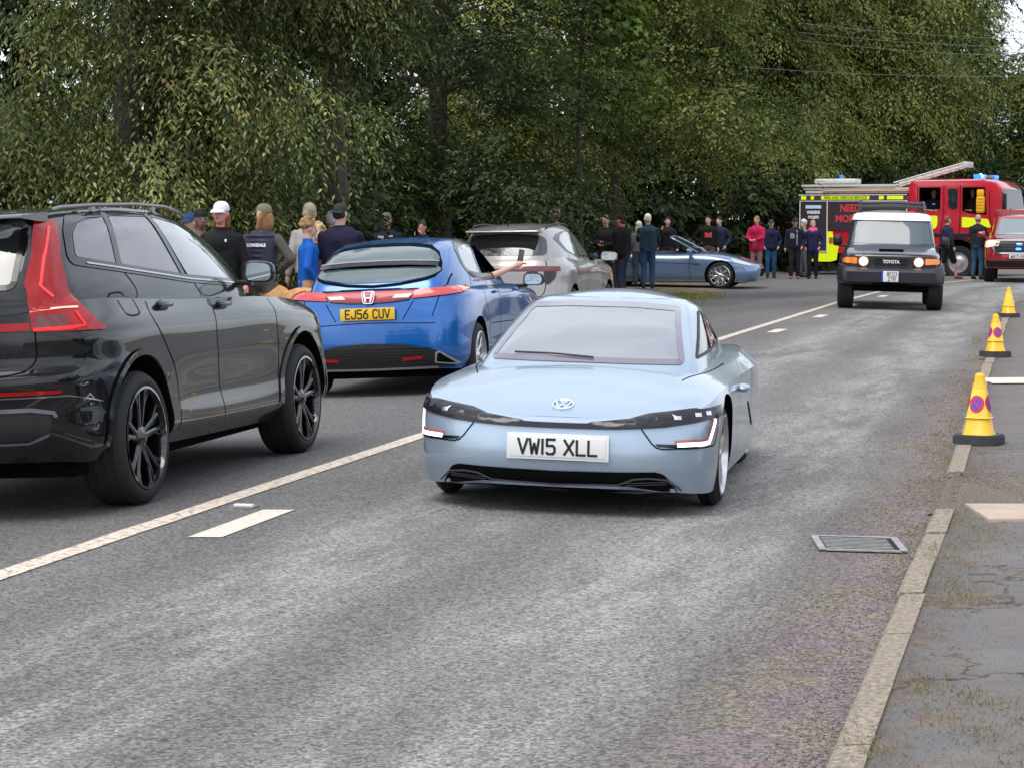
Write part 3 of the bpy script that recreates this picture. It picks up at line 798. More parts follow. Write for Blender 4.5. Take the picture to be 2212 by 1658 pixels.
# ---- pale blue streamlined coupe
PXL = M('pale blue metallic paint', (.36,.45,.55), .28, .50, coat=.8, noise=.02, nscale=3)
xl = Car('streamlined_coupe', 'pale blue low streamlined two-seat coupe driving towards the camera in the near lane', 'car', (.615, 13.51, 0), R(-102), R(-1.3), PXL)
X0 = [1.905,1.885,1.72,1.56,1.36,1.112,.8,.3,-.4,-1.1,-1.6,-1.84,-1.93,-1.95]
def lx(dx0, dxr): return [x+(dx0 if i < 3 else dx0*.6 if i < 5 else 0)+(dxr if i > 10 else 0) for i, x in enumerate(X0)]
lv = [
 P(lx(-.05,.0), [0,.40,.70,.785,.80,.80,.79,.785,.78,.76,.66,.45,.2,0], [.15,.15,.125,.115,.12,.13,.13,.13,.13,.15,.19,.22,.23,.23]),
 P(lx(-.0,.0),  [0,.43,.73,.805,.825,.83,.82,.805,.795,.775,.69,.47,.22,0], [.27,.27,.25,.24,.24,.24,.24,.24,.24,.26,.30,.33,.34,.34]),
 P(lx(.0,.0),   [0,.43,.735,.81,.832,.84,.83,.815,.80,.785,.70,.48,.22,0], [.38,.38,.385,.39,.40,.42,.43,.43,.43,.43,.44,.46,.46,.46]),
 P(lx(-.02,.0), [0,.425,.725,.805,.83,.838,.83,.815,.80,.785,.69,.47,.22,0], [.455,.458,.495,.525,.56,.58,.59,.58,.57,.57,.58,.60,.60,.60]),
 P(lx(-.030,.02),[0,.41,.695,.775,.803,.812,.81,.80,.795,.775,.66,.44,.2,0], [.502,.507,.562,.60,.637,.655,.665,.665,.66,.66,.67,.68,.68,.68]),
 P(lx(-.10,.05),[0,.36,.61,.68,.71,.72,.715,.70,.69,.67,.56,.36,.17,0], [.522,.530,.592,.635,.672,.695,.712,.73,.74,.745,.745,.74,.735,.735]),
]
crown = [(1.81,.522),(1.7,.567),(1.6,.604),(1.3,.70),(1.0,.765),(.5,.80),(-1,.78),(-1.9,.735)]
g = [
 P([1.15,1.14,1.08,1.0,.88,.72,.52,.28,-.3,-.95,-1.45,-1.75,-1.86,-1.88], [0,.34,.58,.645,.67,.675,.67,.66,.635,.57,.44,.28,.14,0], [.70,.70,.69,.68,.66,.66,.67,.68,.70,.70,.70,.70,.70,.70]),
 P([1.01,1.0,.955,.88,.78,.64,.46,.24,-.3,-.95,-1.45,-1.75,-1.86,-1.88], [0,.32,.55,.605,.625,.635,.635,.63,.605,.54,.41,.26,.13,0], [.795,.795,.785,.78,.775,.775,.78,.785,.795,.79,.77,.755,.75,.75]),
 P([.63,.62,.585,.53,.45,.35,.22,.06,-.33,-.93,-1.42,-1.73,-1.85,-1.87], [0,.285,.49,.535,.55,.56,.565,.565,.545,.48,.36,.22,.11,0], [.975,.975,.965,.955,.955,.955,.955,.95,.935,.89,.83,.79,.775,.775]),
 P([.30,.293,.265,.225,.17,.10,.02,-.08,-.36,-.9,-1.38,-1.70,-1.83,-1.85], [0,.255,.435,.475,.49,.50,.505,.505,.49,.42,.30,.18,.09,0], [1.085,1.085,1.075,1.068,1.065,1.065,1.063,1.055,1.03,.955,.87,.815,.80,.80]),
 P([.19,.185,.16,.125,.09,.04,-.03,-.12,-.38,-.88,-1.35,-1.67,-1.80,-1.82], [0,.23,.385,.415,.43,.44,.445,.445,.43,.365,.25,.14,.07,0], [1.108,1.108,1.102,1.10,1.10,1.10,1.098,1.09,1.065,.985,.895,.83,.81,.81]),
]
gcrown = [(.19,1.108),(.0,1.137),(-.3,1.150),(-.6,1.125),(-1.2,.995),(-1.82,.812)]
xl.body(lv, crown, g, gcrown, wheels=[(1.112,.29,.335)], crease=(4,), nu=6, holes=[('F', [(-.53,.795),(.53,.795),(.49,.88),(.42,1.045),(.2,1.06),(-.2,1.06),(-.42,1.045),(-.49,.88)]), ('L', [(.78,.805),(.39,.818),(-.25,.83),(-.58,.845),(-.42,.93),(-.15,.995),(.06,1.025),(.13,1.025)])])
b = MB(); b.box((-.05,0,.16),(3.3,1.35,.09),bev=.02); b.build('underbody', WELL, xl.t)
for sg in (1,-1):
    xl.wheel(1.112, sg*.812, .283, .125, .225, 'disc', ALU, 5)
    xl.wheel(-1.112, sg*.72, .283, .14, .225, 'disc', ALU, 5)
glassp = [(0,-.555,.772),(0,.555,.772),(0,.515,.87),(0,.441,1.066),(0,.22,1.080),(0,-.22,1.080),(0,-.441,1.066),(0,-.515,.87)]
xl.outline('windscreen_border', rnd([(-.55,.780),(.55,.780),(.508,.88),(.435,1.058),(.2,1.072),(-.2,1.072),(-.435,1.058),(-.508,.88)], .02), 'F', FRIT, .028, .004)
xl.d3('windscreen', [(0,-.55,.782),(0,.55,.782),(0,.505,.88),(0,.433,1.056),(0,.2,1.070),(0,-.2,1.070),(0,-.433,1.056),(0,-.505,.88)], 'F', pane_mat('windscreen pane', (.50,.56,.60), (.52,.56,.63), .46, 1.6, .12), off=.0015, rnd=.04)
xl.d3('side_window', [(.80,0,.796),(.39,0,.808),(-.25,0,.822),(-.62,0,.835),(-.60,0,.87),(-.42,0,.945),(-.15,0,1.01),(.06,0,1.038),(.13,0,1.036)], 'L', PANE, off=.003, rnd=.03, mirror=True)
xl.outline('window_seal', rnd([(.79,.80),(.39,.812),(-.25,.826),(-.61,.84),(-.59,.865),(-.42,.938),(-.15,1.003),(.06,1.031),(.13,1.03)], .02), 'L', BLK, .018, .005, True)
interior(xl, -.35, .30, .60, .46, dash=(.72,.73), wz=.80, wheel_side=1)
xl.d3('window_bar', [(-.18,0,.822),(-.03,0,1.02)], 'L', PXL, off=.006, rib=.02, mirror=True)
bt = [(1.885,0,.497),(1.875,.12,.498),(1.866,.25,.504),(1.832,.40,.520),(1.79,.51,.546),(1.73,.61,.560),(1.66,.70,.574),(1.52,.80,.582),(1.40,.825,.588)]
bb = [(1.42,.828,.533),(1.486,.821,.528),(1.63,.745,.514),(1.748,.659,.500),(1.80,.58,.488),(1.855,.44,.479),(1.88,.28,.472),(1.885,.12,.469),(1.885,0,.469)]
xl.d3('light_band', bt+bb, 32, M('dark band', (.012,.010,.016), .16, spec=.5), off=.012, mirror=True, res=.022)
for bx, by, bz in ((1.66,.70,.548),(1.60,.75,.553),(1.74,.60,.535)): xl.d3('lamp_element', [(bx,by,bz-.012),(bx-.03,by+.03,bz-.012),(bx-.03,by+.03,bz+.008),(bx,by,bz+.008)], 35, CHR, off=.016, mirror=True, res=.02)
xl.d3('lamp_outline', [(1.846,.455,.479),(1.839,.535,.382),(1.79,.63,.376),(1.62,.79,.378),(1.54,.81,.385),(1.47,.822,.53)], 35, SEAM, off=.003, rib=.007, mirror=True, sm=3, res=.04)
xl.d3('lamp_trim', [(1.84,.53,.402),(1.79,.64,.397),(1.70,.72,.397),(1.69,.73,.380),(1.79,.64,.380),(1.84,.545,.385)], 35, GBLK, off=.004, mirror=True, res=.04)
xl.d3('running_light', [(1.53,.813,.520),(1.60,.79,.42),(1.62,.79,.402),(1.66,.77,.397),(1.785,.64,.395)], 35, LEDW, off=.006, rib=.021, mirror=True, res=.02)
xl.d3('lamp_glow_edge', [(1.56,.805,.520),(1.63,.78,.42),(1.68,.75,.412),(1.79,.63,.410)], 35, HALO, off=.005, rib=.020, mirror=True, res=.02)  # reddish glow beside the running light, put into a ribbon's colour
xl.d3('lower_intake', [(0,-.54,.252),(0,.0,.242),(0,.54,.252),(0,.585,.235),(0,.65,.13),(0,-.65,.13),(0,-.585,.235)], 'F', WELL, off=.004, rnd=.02, res=.05)
TRM = M('dark satin trim', (.10,.09,.13), .25, .3)
xl.d3('intake_trim', [(0,-.66,.15),(0,-.59,.212),(0,-.50,.222),(0,-.42,.215),(0,-.34,.182),(0,0,.170),(0,.34,.182),(0,.42,.215),(0,.50,.222),(0,.59,.212),(0,.66,.15)], 'F', TRM, off=.012, rib=.010, res=.05)
for zz in (.188, .200): xl.d3('intake_slat', [(0,.38,zz-.008),(0,.59,zz)], 'F', TRM, off=.010, rib=.004, mirror=True)
xl.d3('intake_lip', [(0,-.60,.150),(0,0,.147),(0,.60,.150)], 'F', TRM, off=.02, rib=.006, res=.05)
xl.d3('side_vent', [(-.27,0,.47),(-.34,0,.47),(-.66,0,.30),(-.62,0,.29)], 'L', WELL, off=.003, mirror=True)
xl.seams([('T', [(1.22,.585),(.9,.665),(.55,.695),(.2,.70)], 4), ('T', [(1.22,-.585),(.9,-.665),(.55,-.695),(.2,-.70)], 4), ('L', [(.36,.60),(.40,.45),(.40,.2)], 3), ('L', [(-.55,.70),(-.55,.45),(-.50,.2)], 3)])
for sg in (1, -1):
    p, n = on_surface(xl, (.36, sg*3, .60), (0,-sg,0)); b = MB(); b.ball((0,0,0), (.085,.040,.027), 10); b.build('camera_pod', PXL, xl.t, loc=p+n*.028)
p, n = on_surface(xl, (1.68, .0, 3), (0,0,-1)); up = Vector((-1,0,.35)); m = face_mtx(p, n, up)
b = MB(); b.lathe([(.050,.0),(.050,.010),(.053,.012),(.058,.012),(.061,.009),(.061,.0)], (0,0,0), 'z', 36)
def bar2(b, a, c, w_, h=.011):
    a = Vector((*a,0)); c = Vector((*c,0)); d = (c-a).normalized(); nn = Vector((-d.y,d.x,0))*w_/2; z = Vector((0,0,h))
    b.add([a+nn,a-nn,c-nn,c+nn,a+nn+z,a-nn+z,c-nn+z,c+nn+z], [(3,2,1,0),(4,5,6,7),(0,1,5,4),(1,2,6,5),(2,3,7,6),(3,0,4,7)])
for A, B in (((-.021,.046),(0,.006)),((.021,.046),(0,.006)),((-.043,.028),(-.020,-.044)),((-.020,-.044),(0,-.002)),((0,-.002),(.020,-.044)),((.020,-.044),(.043,.028))): bar2(b, A, B, .010)
o = b.build('bonnet_emblem', M('emblem metal', (.80,.84,.88), .18, 1), xl.t, True, 30); o.data.transform(m)
plate(xl, (1.918,.02,.372), (1,0,0), 'VW15 XLL', WPL, holder=M('plate surround', (.55,.52,.62), .3, .4))
b = MB(); b.box((1.915,.0,.305),(.012,.36,.012)); b.build('plate_lip', GBLK, xl.t)
# wiper and the driver seen through the screen
w0, wn = on_surface(xl, (4,-.42,.80), (-1,0,0)); w1, _ = on_surface(xl, (4,.05,.785), (-1,0,0))
b = MB(); b.tube([w0+wn*.012, (w0+w1)/2+wn*.02, w1+wn*.014], .006, 6); b.build('wiper', BLK, xl.t)
# ---- black family SUV, nearest on the left
PVO = M('gloss black paint', (.004,.004,.005), .3, 0, coat=1, spec=.1, coat_rough=.015)
vo = Car('black_suv', 'glossy black SUV with black wheels and tall red tail lamps, queueing nearest on the left', 'car', (-2.61, 13.60, 0), R(77.6), R(1.8), PVO)
x0 = [2.31,2.28,2.10,1.92,1.43,.75,0,-.7,-1.1,-1.43,-1.78,-2.02,-2.19,-2.31,-2.36,-2.37]
def yy(*a): return list(a)
lv = [
 P([x-(.12 if x > 2 else 0)+(.10 if x < -2.1 else 0) for x in x0], [0,.5,.78,.86,.88,.86,.86,.86,.87,.88,.87,.83,.74,.5,.2,0], [.24,.24,.25,.27,.27,.27,.28,.29,.30,.30,.30,.30,.31,.32,.32,.32]),
 P([x-(.03 if x > 2 else 0)+(.01 if x < -2.1 else 0) for x in x0], [0,.55,.85,.93,.945,.925,.92,.925,.94,.95,.935,.89,.79,.55,.22,0], [.40,.40,.40,.40,.40,.39,.40,.41,.41,.41,.41,.42,.44,.45,.45,.45]),
 P(x0, [0,.55,.86,.935,.948,.915,.905,.915,.94,.95,.935,.885,.80,.56,.22,0], [.60,.60,.60,.60,.60,.56,.56,.57,.58,.60,.60,.62,.62,.62,.62,.62]),
 P([x-(.02 if x > 2 else 0)+(-.01 if x < -2.1 else 0) for x in x0], [0,.54,.84,.92,.943,.935,.93,.935,.94,.945,.935,.895,.82,.58,.23,0], [.80,.80,.80,.80,.80,.78,.78,.79,.79,.79,.79,.785,.78,.77,.77,.77]),
 P([x-(.03 if x > 2 else 0)+(.07 if x < -2.1 else .01 if x < -1.9 else 0) for x in x0], [0,.54,.835,.915,.94,.936,.932,.936,.94,.944,.93,.88,.775,.54,.22,0], [.86,.86,.86,.86,.86,.85,.85,.85,.86,.86,.855,.835,.82,.81,.81,.81]),
 P([x-(.06 if x > 2 else 0)+(.08 if x < -2.1 else 0) for x in x0], [0,.52,.80,.88,.92,.93,.925,.93,.935,.935,.92,.875,.79,.55,.22,0], [.93,.93,.935,.95,.97,.98,.99,.995,1.0,1.01,1.01,1.0,.98,.975,.975,.975]),
 P([2.18,2.14,1.98,1.80,1.40,.80,0,-.7,-1.1,-1.43,-1.74,-1.97,-2.12,-2.22,-2.26,-2.27], [0,.48,.73,.80,.84,.862,.868,.868,.865,.855,.83,.79,.72,.51,.21,0], [1.0,1.01,1.02,1.035,1.07,1.10,1.115,1.13,1.145,1.16,1.17,1.16,1.13,1.10,1.10,1.10]),
]
crown = [(2.18,1.0),(2.0,1.045),(1.6,1.10),(1.2,1.14),(0,1.17),(-1.5,1.18),(-2.27,1.10)]
g = [
 P([1.24,1.20,1.06,.92,.70,.5,0,-.5,-.9,-1.35,-1.72,-1.95,-2.10,-2.20,-2.245,-2.25], [0,.42,.68,.76,.815,.835,.845,.845,.84,.83,.805,.77,.71,.50,.2,0], [1.0]*16),
 P([1.13,1.10,.97,.83,.62,.44,-.02,-.5,-.9,-1.35,-1.72,-1.95,-2.09,-2.19,-2.235,-2.24], [0,.42,.67,.745,.795,.815,.825,.825,.82,.81,.785,.755,.70,.50,.2,0], [1.175,1.175,1.175,1.165,1.160,1.155,1.155,1.160,1.165,1.175,1.175,1.175,1.175,1.175,1.175,1.175]),
 P([.90,.87,.77,.64,.46,.25,-.1,-.52,-.9,-1.33,-1.69,-1.90,-2.01,-2.09,-2.13,-2.135], [0,.39,.60,.66,.70,.72,.74,.745,.742,.733,.71,.685,.65,.48,.2,0], [1.405,1.405,1.395,1.385,1.375,1.375,1.375,1.385,1.385,1.385,1.385,1.385,1.385,1.385,1.385,1.385]),
 P([.50,.48,.41,.31,.18,.02,-.22,-.55,-.9,-1.30,-1.63,-1.82,-1.94,-2.00,-2.03,-2.035], [0,.36,.53,.58,.61,.63,.645,.65,.648,.64,.625,.605,.57,.43,.18,0], [1.590,1.590,1.580,1.570,1.570,1.580,1.590,1.600,1.600,1.595,1.585,1.570,1.565,1.565,1.565,1.565]),
 P([.34,.32,.27,.18,.07,-.06,-.27,-.57,-.9,-1.28,-1.62,-1.84,-1.98,-2.06,-2.09,-2.095], [0,.33,.47,.515,.54,.56,.575,.58,.58,.575,.565,.545,.52,.40,.17,0], [1.645,1.645,1.640,1.640,1.645,1.655,1.670,1.680,1.680,1.670,1.655,1.640,1.630,1.625,1.625,1.625]),
]
gcrown = [(.34,1.645),(.1,1.675),(-.5,1.705),(-1.0,1.70),(-1.6,1.67),(-2.09,1.625)]
vo.t.scale = (1, 1, .975)
vo.body(lv, crown, g, gcrown, wheels=[(1.4325,.385,.45),(-1.4325,.385,.45)], nu=5, archw=1.3, crease=(), holes=[('L', [(-1.64,1.42),(-1.56,1.51),(-1.46,1.565),(-.95,1.605),(-.4,1.60),(0,1.56),(.22,1.48),(.38,1.40),(.63,1.24),(.55,1.24),(-.28,1.29),(-1.06,1.36),(-1.52,1.405)]), ('B', [(-.53,1.26),(.53,1.26),(.52,1.58),(-.52,1.58)]), ('F', [(-.62,1.22),(.62,1.22),(.50,1.58),(-.50,1.58)])])
interior(vo, -.05, .40, 1.0, .55, dash=(.85,1.14), rear=-1.05, wz=1.22)
b = MB(); b.box((0,0,.27),(3.9,1.5,.12),bev=.02); b.build('underbody', WELL, vo.t)
for sg in (1,-1):
    for xx in (1.4325,-1.4325): vo.wheel(xx, sg*.945, .372, .255, .285, 'five', M('gloss black alloy', (.008,.008,.010), .12, .3, coat=1), 5)

def flare(car, x, z, r, w_, mat, off=.014, a0=-5, a1=185, thick=.0):
    pts = [(x+r*math.cos(R(a)), z+r*math.sin(R(a))) for a in range(a0, a1+1, 6)]
    for ax in 'LR': decal('arch_flare', car.bvh, ribbon(pts, w_), ax, mat, car.t, off, .05, thick=0)
for xx in (1.4325,-1.4325): flare(vo, xx, .385, .470, .034, vo.paint)
lamp = [(-1.80,-.58,1.605),(-1.72,-.60,1.605),(-1.80,-.655,1.50),(-1.878,-.69,1.40),(-1.904,-.724,1.294),(-1.94,-.74,1.235),(-1.925,-.805,1.144),(-1.90,-.86,1.074),(-1.84,-.91,1.005),(-2.0,-.83,1.003),(-2.197,-.66,1.01),(-2.19,-.65,1.10),(-2.16,-.63,1.215),(-2.12,-.59,1.263),(-2.03,-.60,1.42),(-1.92,-.565,1.602)]
vo.d3('tail_lamp', lamp, 218, REDL, off=.012, mirror=True, res=.04, rnd=.015)
vo.d3('lamp_bar', [(-2.15,-.645,1.125),(-2.04,-.75,1.128),(-1.96,-.80,1.125)], 218, M('lamp bright element', (.9,.5,.45), .1, emis=(1,.35,.25), es=.4), off=.016, rib=.010, mirror=True, res=.03)
vo.d3('lamp_lower', [(-2.17,-.67,1.095),(-2.05,-.76,1.095),(-2.03,-.78,1.03),(-2.18,-.665,1.03)], 218, REDD, off=.015, mirror=True, res=.04)
vo.d3('lamp_glow', [(-2.185,-.66,1.022),(-2.03,-.79,1.022),(-1.97,-.83,1.03),(-1.99,-.80,1.10)], 218, M('lit red element', (.7,.01,.01), .2, emis=(1,.01,.01), es=.45), off=.017, rib=.016, mirror=True, res=.03)
vo.d3('lamp_glow', [(-1.86,-.63,1.57),(-1.98,-.635,1.40),(-2.07,-.65,1.25),(-2.04,-.70,1.19)], 218, M('pink red element', (.6,.04,.04), .2, emis=(1,.05,.05), es=.35), off=.016, rib=.016, mirror=True, res=.03)
vo.d3('light_strip', [(0,-.64,1.018),(0,.64,1.018),(0,.64,1.06),(0,-.64,1.06)], 'B', REDL, off=.006)
vo.d3('rear_window', [(0,-.55,1.24),(0,.55,1.24),(0,.545,1.54),(0,.50,1.60),(0,-.50,1.60),(0,-.545,1.54)], 'B', PRIV, off=.004, rnd=.03)
vo.outline('rear_window_border', rect(-.54,1.25,.54,1.59,.03), 'B', GBLK, .03, .006)
vo.d3('windscreen', [(0,-.66,1.20),(0,.66,1.20),(0,.52,1.60),(0,-.52,1.60)], 'F', PANE, off=.004, rnd=.03)
vo.d3('tailgate_trim', [(0,-.60,.90),(0,.60,.90),(0,.62,1.01),(0,-.62,1.01)], 'B', GBLK, off=.003)
vo.d3('reflector', [(-2.33,-.30,.695),(-2.32,-.50,.695),(-2.20,-.80,.695)], 218, REDL, off=.006, rib=.020, mirror=True)
vo.d3('valance', [(0,-.76,.55),(0,-.70,.62),(0,.70,.62),(0,.76,.55),(0,.70,.40),(0,-.70,.40)], 'B', BLK, off=.004, rnd=.04)
vo.d3('exhaust_trim', [(-2.31,-.40,.605),(-2.27,-.66,.605),(-2.20,-.745,.585),(-2.19,-.75,.56)], 218, M('smoked metal', (.28,.27,.34), .2, .9), off=.01, rib=.022, mirror=True)
vo.d3('exhaust_trim', [(-2.31,-.40,.43),(-2.27,-.64,.43),(-2.21,-.72,.47)], 218, M('smoked metal', (.28,.27,.34), .2, .9), off=.01, rib=.014, mirror=True)
vo.d3('bumper_trim', [(-2.33,-.30,.672),(-2.32,-.50,.672),(-2.17,-.82,.672),(-2.02,-.885,.64),(-1.93,-.91,.62)], 218, M('dark bright strip', (.30,.29,.34), .15, .9), off=.008, rib=.008, mirror=True)
WO = [(-1.775,1.385),(-1.69,1.53),(-1.58,1.605),(-1.35,1.645),(-.95,1.66),(-.4,1.655),(.0,1.61),(.27,1.53),(.45,1.44),(.78,1.185),(.62,1.195),(-.28,1.245),(-1.06,1.315),(-1.60,1.365)]
vo.outline('window_surround', rnd(WO, .04), 'L', GBLK, .05, .005, True)
for q in ([(-1.07,1.66),(-1.24,1.33)], [(-.45,1.655),(-.34,1.25)]): vo.d3('pillar', [(a,0,c) for a, c in q], 'L', GBLK, off=.006, rib=.06, mirror=True)
for nm, pl in (('quarter_window', [(-1.70,0,1.405),(-1.62,0,1.53),(-1.5,0,1.59),(-1.10,0,1.63),(-1.235,0,1.355),(-1.5,0,1.383)]),
               ('door_window', [(-1.04,0,1.632),(-.50,0,1.628),(-.39,0,1.275),(-1.19,0,1.35)]),
               ('door_window', [(-.40,0,1.628),(-.02,0,1.59),(.25,0,1.51),(.42,0,1.43),(.72,0,1.205),(.62,0,1.215),(-.27,0,1.262)])):
    vo.d3(nm, pl, 'L', pane_mat('rear side pane', (.12,.12,.13), (.22,.21,.25), .5, 1.6, .08) if nm[0] == 'q' or pl[0][0] < -1 else pane_mat('front side pane', (.5,.56,.58), (.42,.52,.57), .42, 1.7, .12), off=.0025, rnd=.03, mirror=True)
vo.d3('window_strip', [(-1.62,0,1.365),(-1.06,0,1.312),(-.28,0,1.243),(.62,0,1.192),(.77,0,1.182)], 'L', M('dark bright strip', (.5,.5,.55), .12, .95), off=.010, rib=.010, mirror=True)
fc = [(-1.49,1.19),(-1.36,1.19),(-1.33,1.17),(-1.34,1.08),(-1.37,1.065),(-1.50,1.065),(-1.53,1.08),(-1.52,1.17),(-1.49,1.19)]
vo.seams([('R', fc, 3), ('L', [(-1.207,1.31),(-1.13,1.2),(-1.20,1.05),(-1.06,.88),(-.93,.74),(-.87,.60),(-.86,.36)], 4), ('L', [(-.238,1.25),(-.15,1.1),(-.19,1.0),(-.2,.83),(-.12,.55),(-.08,.36)], 4),
  ('L', [(.88,1.15),(.95,1.05),(.92,.95),(.94,.64),(.90,.36)], 4), ('B', [(-.60,1.24),(-.64,1.20),(-.665,1.0),(-.66,.86),(-.60,.80),(-.3,.785),(.3,.785),(.60,.80),(.66,.86),(.665,1.0),(.64,1.20),(.60,1.24)], 4)], w_=.008)
for sg in (1,-1):
    for hx, hz in ((-.95,1.105),(.02,1.075)):
        p, n = on_surface(vo, (hx, sg*3, hz), (0,-sg,0)); b = MB(); b.box((0,sg*.02,0),(.20,.035,.035),bev=.014); b.ball((.0,-sg*.0,-.0),(.075,.012,.035),8); b.build('door_handle', PVO, vo.t, loc=p)
    b = MB(); b.tube([(-1.72,sg*.585,1.665),(-1.62,sg*.59,1.68),(-1.2,sg*.60,1.698),(-.6,sg*.605,1.708),(-.1,sg*.595,1.698),(.20,sg*.575,1.665),(.32,sg*.56,1.635)], .012, 8)
    for xx in (-1.2,-.3): b.box((xx,sg*.598,1.682),(.05,.018,.045))
    b.build('roof_rail', M('rail satin', (.22,.22,.24), .25, .8), vo.t)
    mirror_ext(vo, .60, sg*.955, 1.265, (.12,.20,.165), PVO)
b = MB(); pr = [(-1.80,1.655),(-2.12,1.635),(-2.14,1.62),(-1.95,1.605),(-1.80,1.60)]; b.prism(pr, 'y', -.60, .60); b.build('spoiler', PVO, vo.t)
p, n = on_surface(vo, (-1.3,0,3), (0,0,-1)); b = MB(); b.add([p+Vector(q) for q in ((-.10,0,.06),(.10,.02,0),(.10,-.02,0),(-.12,.02,0),(-.12,-.02,0))], [(0,1,2),(0,3,1),(0,2,4),(0,4,3)]); b.build('antenna_fin', PVO, vo.t)
# ---- blue hatchback
PHO = M('vivid blue metallic paint', (.002,.11,.40), .25, .35, coat=1)
ho = Car('blue_hatchback', 'vivid blue five-door hatchback with a yellow rear number plate and full-width red light panel', 'car', (-.86, 22.2, 0), R(78), R(3.0), PHO)
x0 = [2.16,2.13,1.98,1.80,1.3175,.75,.1,-.6,-1.0,-1.3175,-1.62,-1.86,-2.0,-2.06,-2.08,-2.085]
lv = [
 P([x-(.10 if x > 1.9 else 0)+(.03 if x < -1.9 else 0) for x in x0], [0,.5,.74,.80,.82,.80,.80,.80,.81,.82,.80,.75,.64,.42,.2,0], [.17,.17,.18,.19,.2,.2,.2,.2,.2,.21,.22,.23,.24,.24,.24,.24]),
 P([x-(.02 if x > 1.9 else 0) for x in x0], [0,.54,.80,.86,.875,.865,.86,.865,.87,.88,.865,.81,.69,.44,.2,0], [.33,.33,.33,.33,.33,.32,.32,.33,.34,.34,.35,.36,.37,.38,.38,.38]),
 P([x for x in x0], [0,.54,.80,.86,.878,.868,.862,.868,.875,.885,.87,.815,.70,.45,.2,0], [.50,.50,.50,.50,.5,.5,.5,.5,.5,.51,.52,.53,.54,.54,.54,.54]),
 P([x-(.04 if x > 1.9 else 0)+(.02 if x < -1.9 else 0) for x in x0], [0,.52,.77,.84,.868,.872,.87,.875,.878,.88,.865,.81,.70,.45,.2,0], [.68,.68,.68,.69,.70,.70,.71,.72,.73,.74,.74,.74,.74,.74,.74,.74]),
 P([x-(.14 if x > 1.9 else .05 if x > 1.7 else 0)+(.07 if x < -1.9 else .02 if x < -1.5 else 0) for x in x0], [0,.48,.72,.79,.84,.86,.86,.86,.855,.85,.83,.775,.67,.44,.2,0], [.80,.80,.81,.83,.86,.88,.90,.92,.925,.93,.935,.935,.93,.925,.92,.92]),
 P([1.92,1.90,1.78,1.63,1.22,.72,.1,-.6,-.98,-1.29,-1.56,-1.78,-1.90,-1.95,-1.965,-1.97], [0,.44,.65,.71,.76,.79,.80,.795,.78,.765,.735,.69,.61,.41,.19,0], [.85,.85,.865,.89,.92,.94,.95,.965,.975,.98,.985,.985,.98,.975,.97,.97]),
]
crown = [(1.92,.85),(1.6,.93),(1.2,.99),(.6,1.0),(-1,1.0),(-1.97,.97)]
g = [
 P([1.25,1.22,1.10,.95,.75,.45,.1,-.5,-.95,-1.27,-1.53,-1.74,-1.86,-1.905,-1.92,-1.925], [0,.38,.58,.66,.72,.75,.765,.765,.755,.74,.715,.67,.60,.40,.19,0], [.90]*16),
 P([1.02,1.0,.90,.78,.60,.36,.05,-.5,-.95,-1.25,-1.49,-1.68,-1.78,-1.82,-1.835,-1.84], [0,.37,.56,.63,.68,.71,.73,.735,.725,.71,.685,.64,.575,.39,.18,0], [1.04,1.04,1.03,1.02,1.015,1.01,1.01,1.02,1.03,1.04,1.045,1.045,1.045,1.045,1.045,1.045]),
 P([.62,.60,.53,.44,.31,.15,-.08,-.5,-.92,-1.18,-1.38,-1.53,-1.60,-1.63,-1.64,-1.645], [0,.35,.52,.575,.61,.635,.65,.66,.655,.645,.62,.575,.52,.36,.17,0], [1.22,1.22,1.21,1.20,1.195,1.195,1.20,1.21,1.22,1.22,1.215,1.21,1.205,1.20,1.20,1.20]),
 P([.30,.285,.24,.17,.06,-.06,-.22,-.52,-.85,-1.06,-1.22,-1.33,-1.38,-1.40,-1.41,-1.415], [0,.32,.47,.515,.545,.565,.58,.59,.585,.575,.55,.51,.465,.33,.16,0], [1.36,1.36,1.35,1.345,1.345,1.35,1.36,1.37,1.365,1.355,1.345,1.335,1.33,1.325,1.325,1.325]),
 P([.15,.14,.10,.03,-.06,-.16,-.29,-.53,-.80,-.98,-1.12,-1.21,-1.26,-1.28,-1.29,-1.295], [0,.29,.42,.46,.485,.50,.51,.515,.51,.50,.48,.45,.41,.30,.15,0], [1.405,1.405,1.40,1.40,1.405,1.41,1.42,1.425,1.42,1.41,1.40,1.385,1.38,1.375,1.375,1.375]),
]
gcrown = [(.15,1.405),(0,1.43),(-.4,1.46),(-.8,1.455),(-1.29,1.375)]
ho.body(lv, crown, g, gcrown, wheels=[(1.3175,.325,.365),(-1.3175,.325,.365)], nu=5, holes=[('L', [(-1.0,1.20),(-.98,1.29),(-.86,1.345),(-.1,1.36),(.15,1.30),(.38,1.185),(.63,1.05),(.40,1.058),(-.45,1.085),(-.85,1.115)]), ('B', [(-.50,1.08),(.50,1.08),(.54,1.20),(.45,1.32),(0,1.36),(-.45,1.32),(-.54,1.20)])])
interior(ho, -.15, .36, .85, .52, dash=(.70,.98), rear=-.95)
b = MB(); b.box((0,0,.20),(3.5,1.4,.09),bev=.02); b.build('underbody', WELL, ho.t)
for sg in (1,-1):
    for xx in (1.3175,-1.3175): ho.wheel(xx, sg*.872, .316, .225, .225, 'y', ALU, 7)

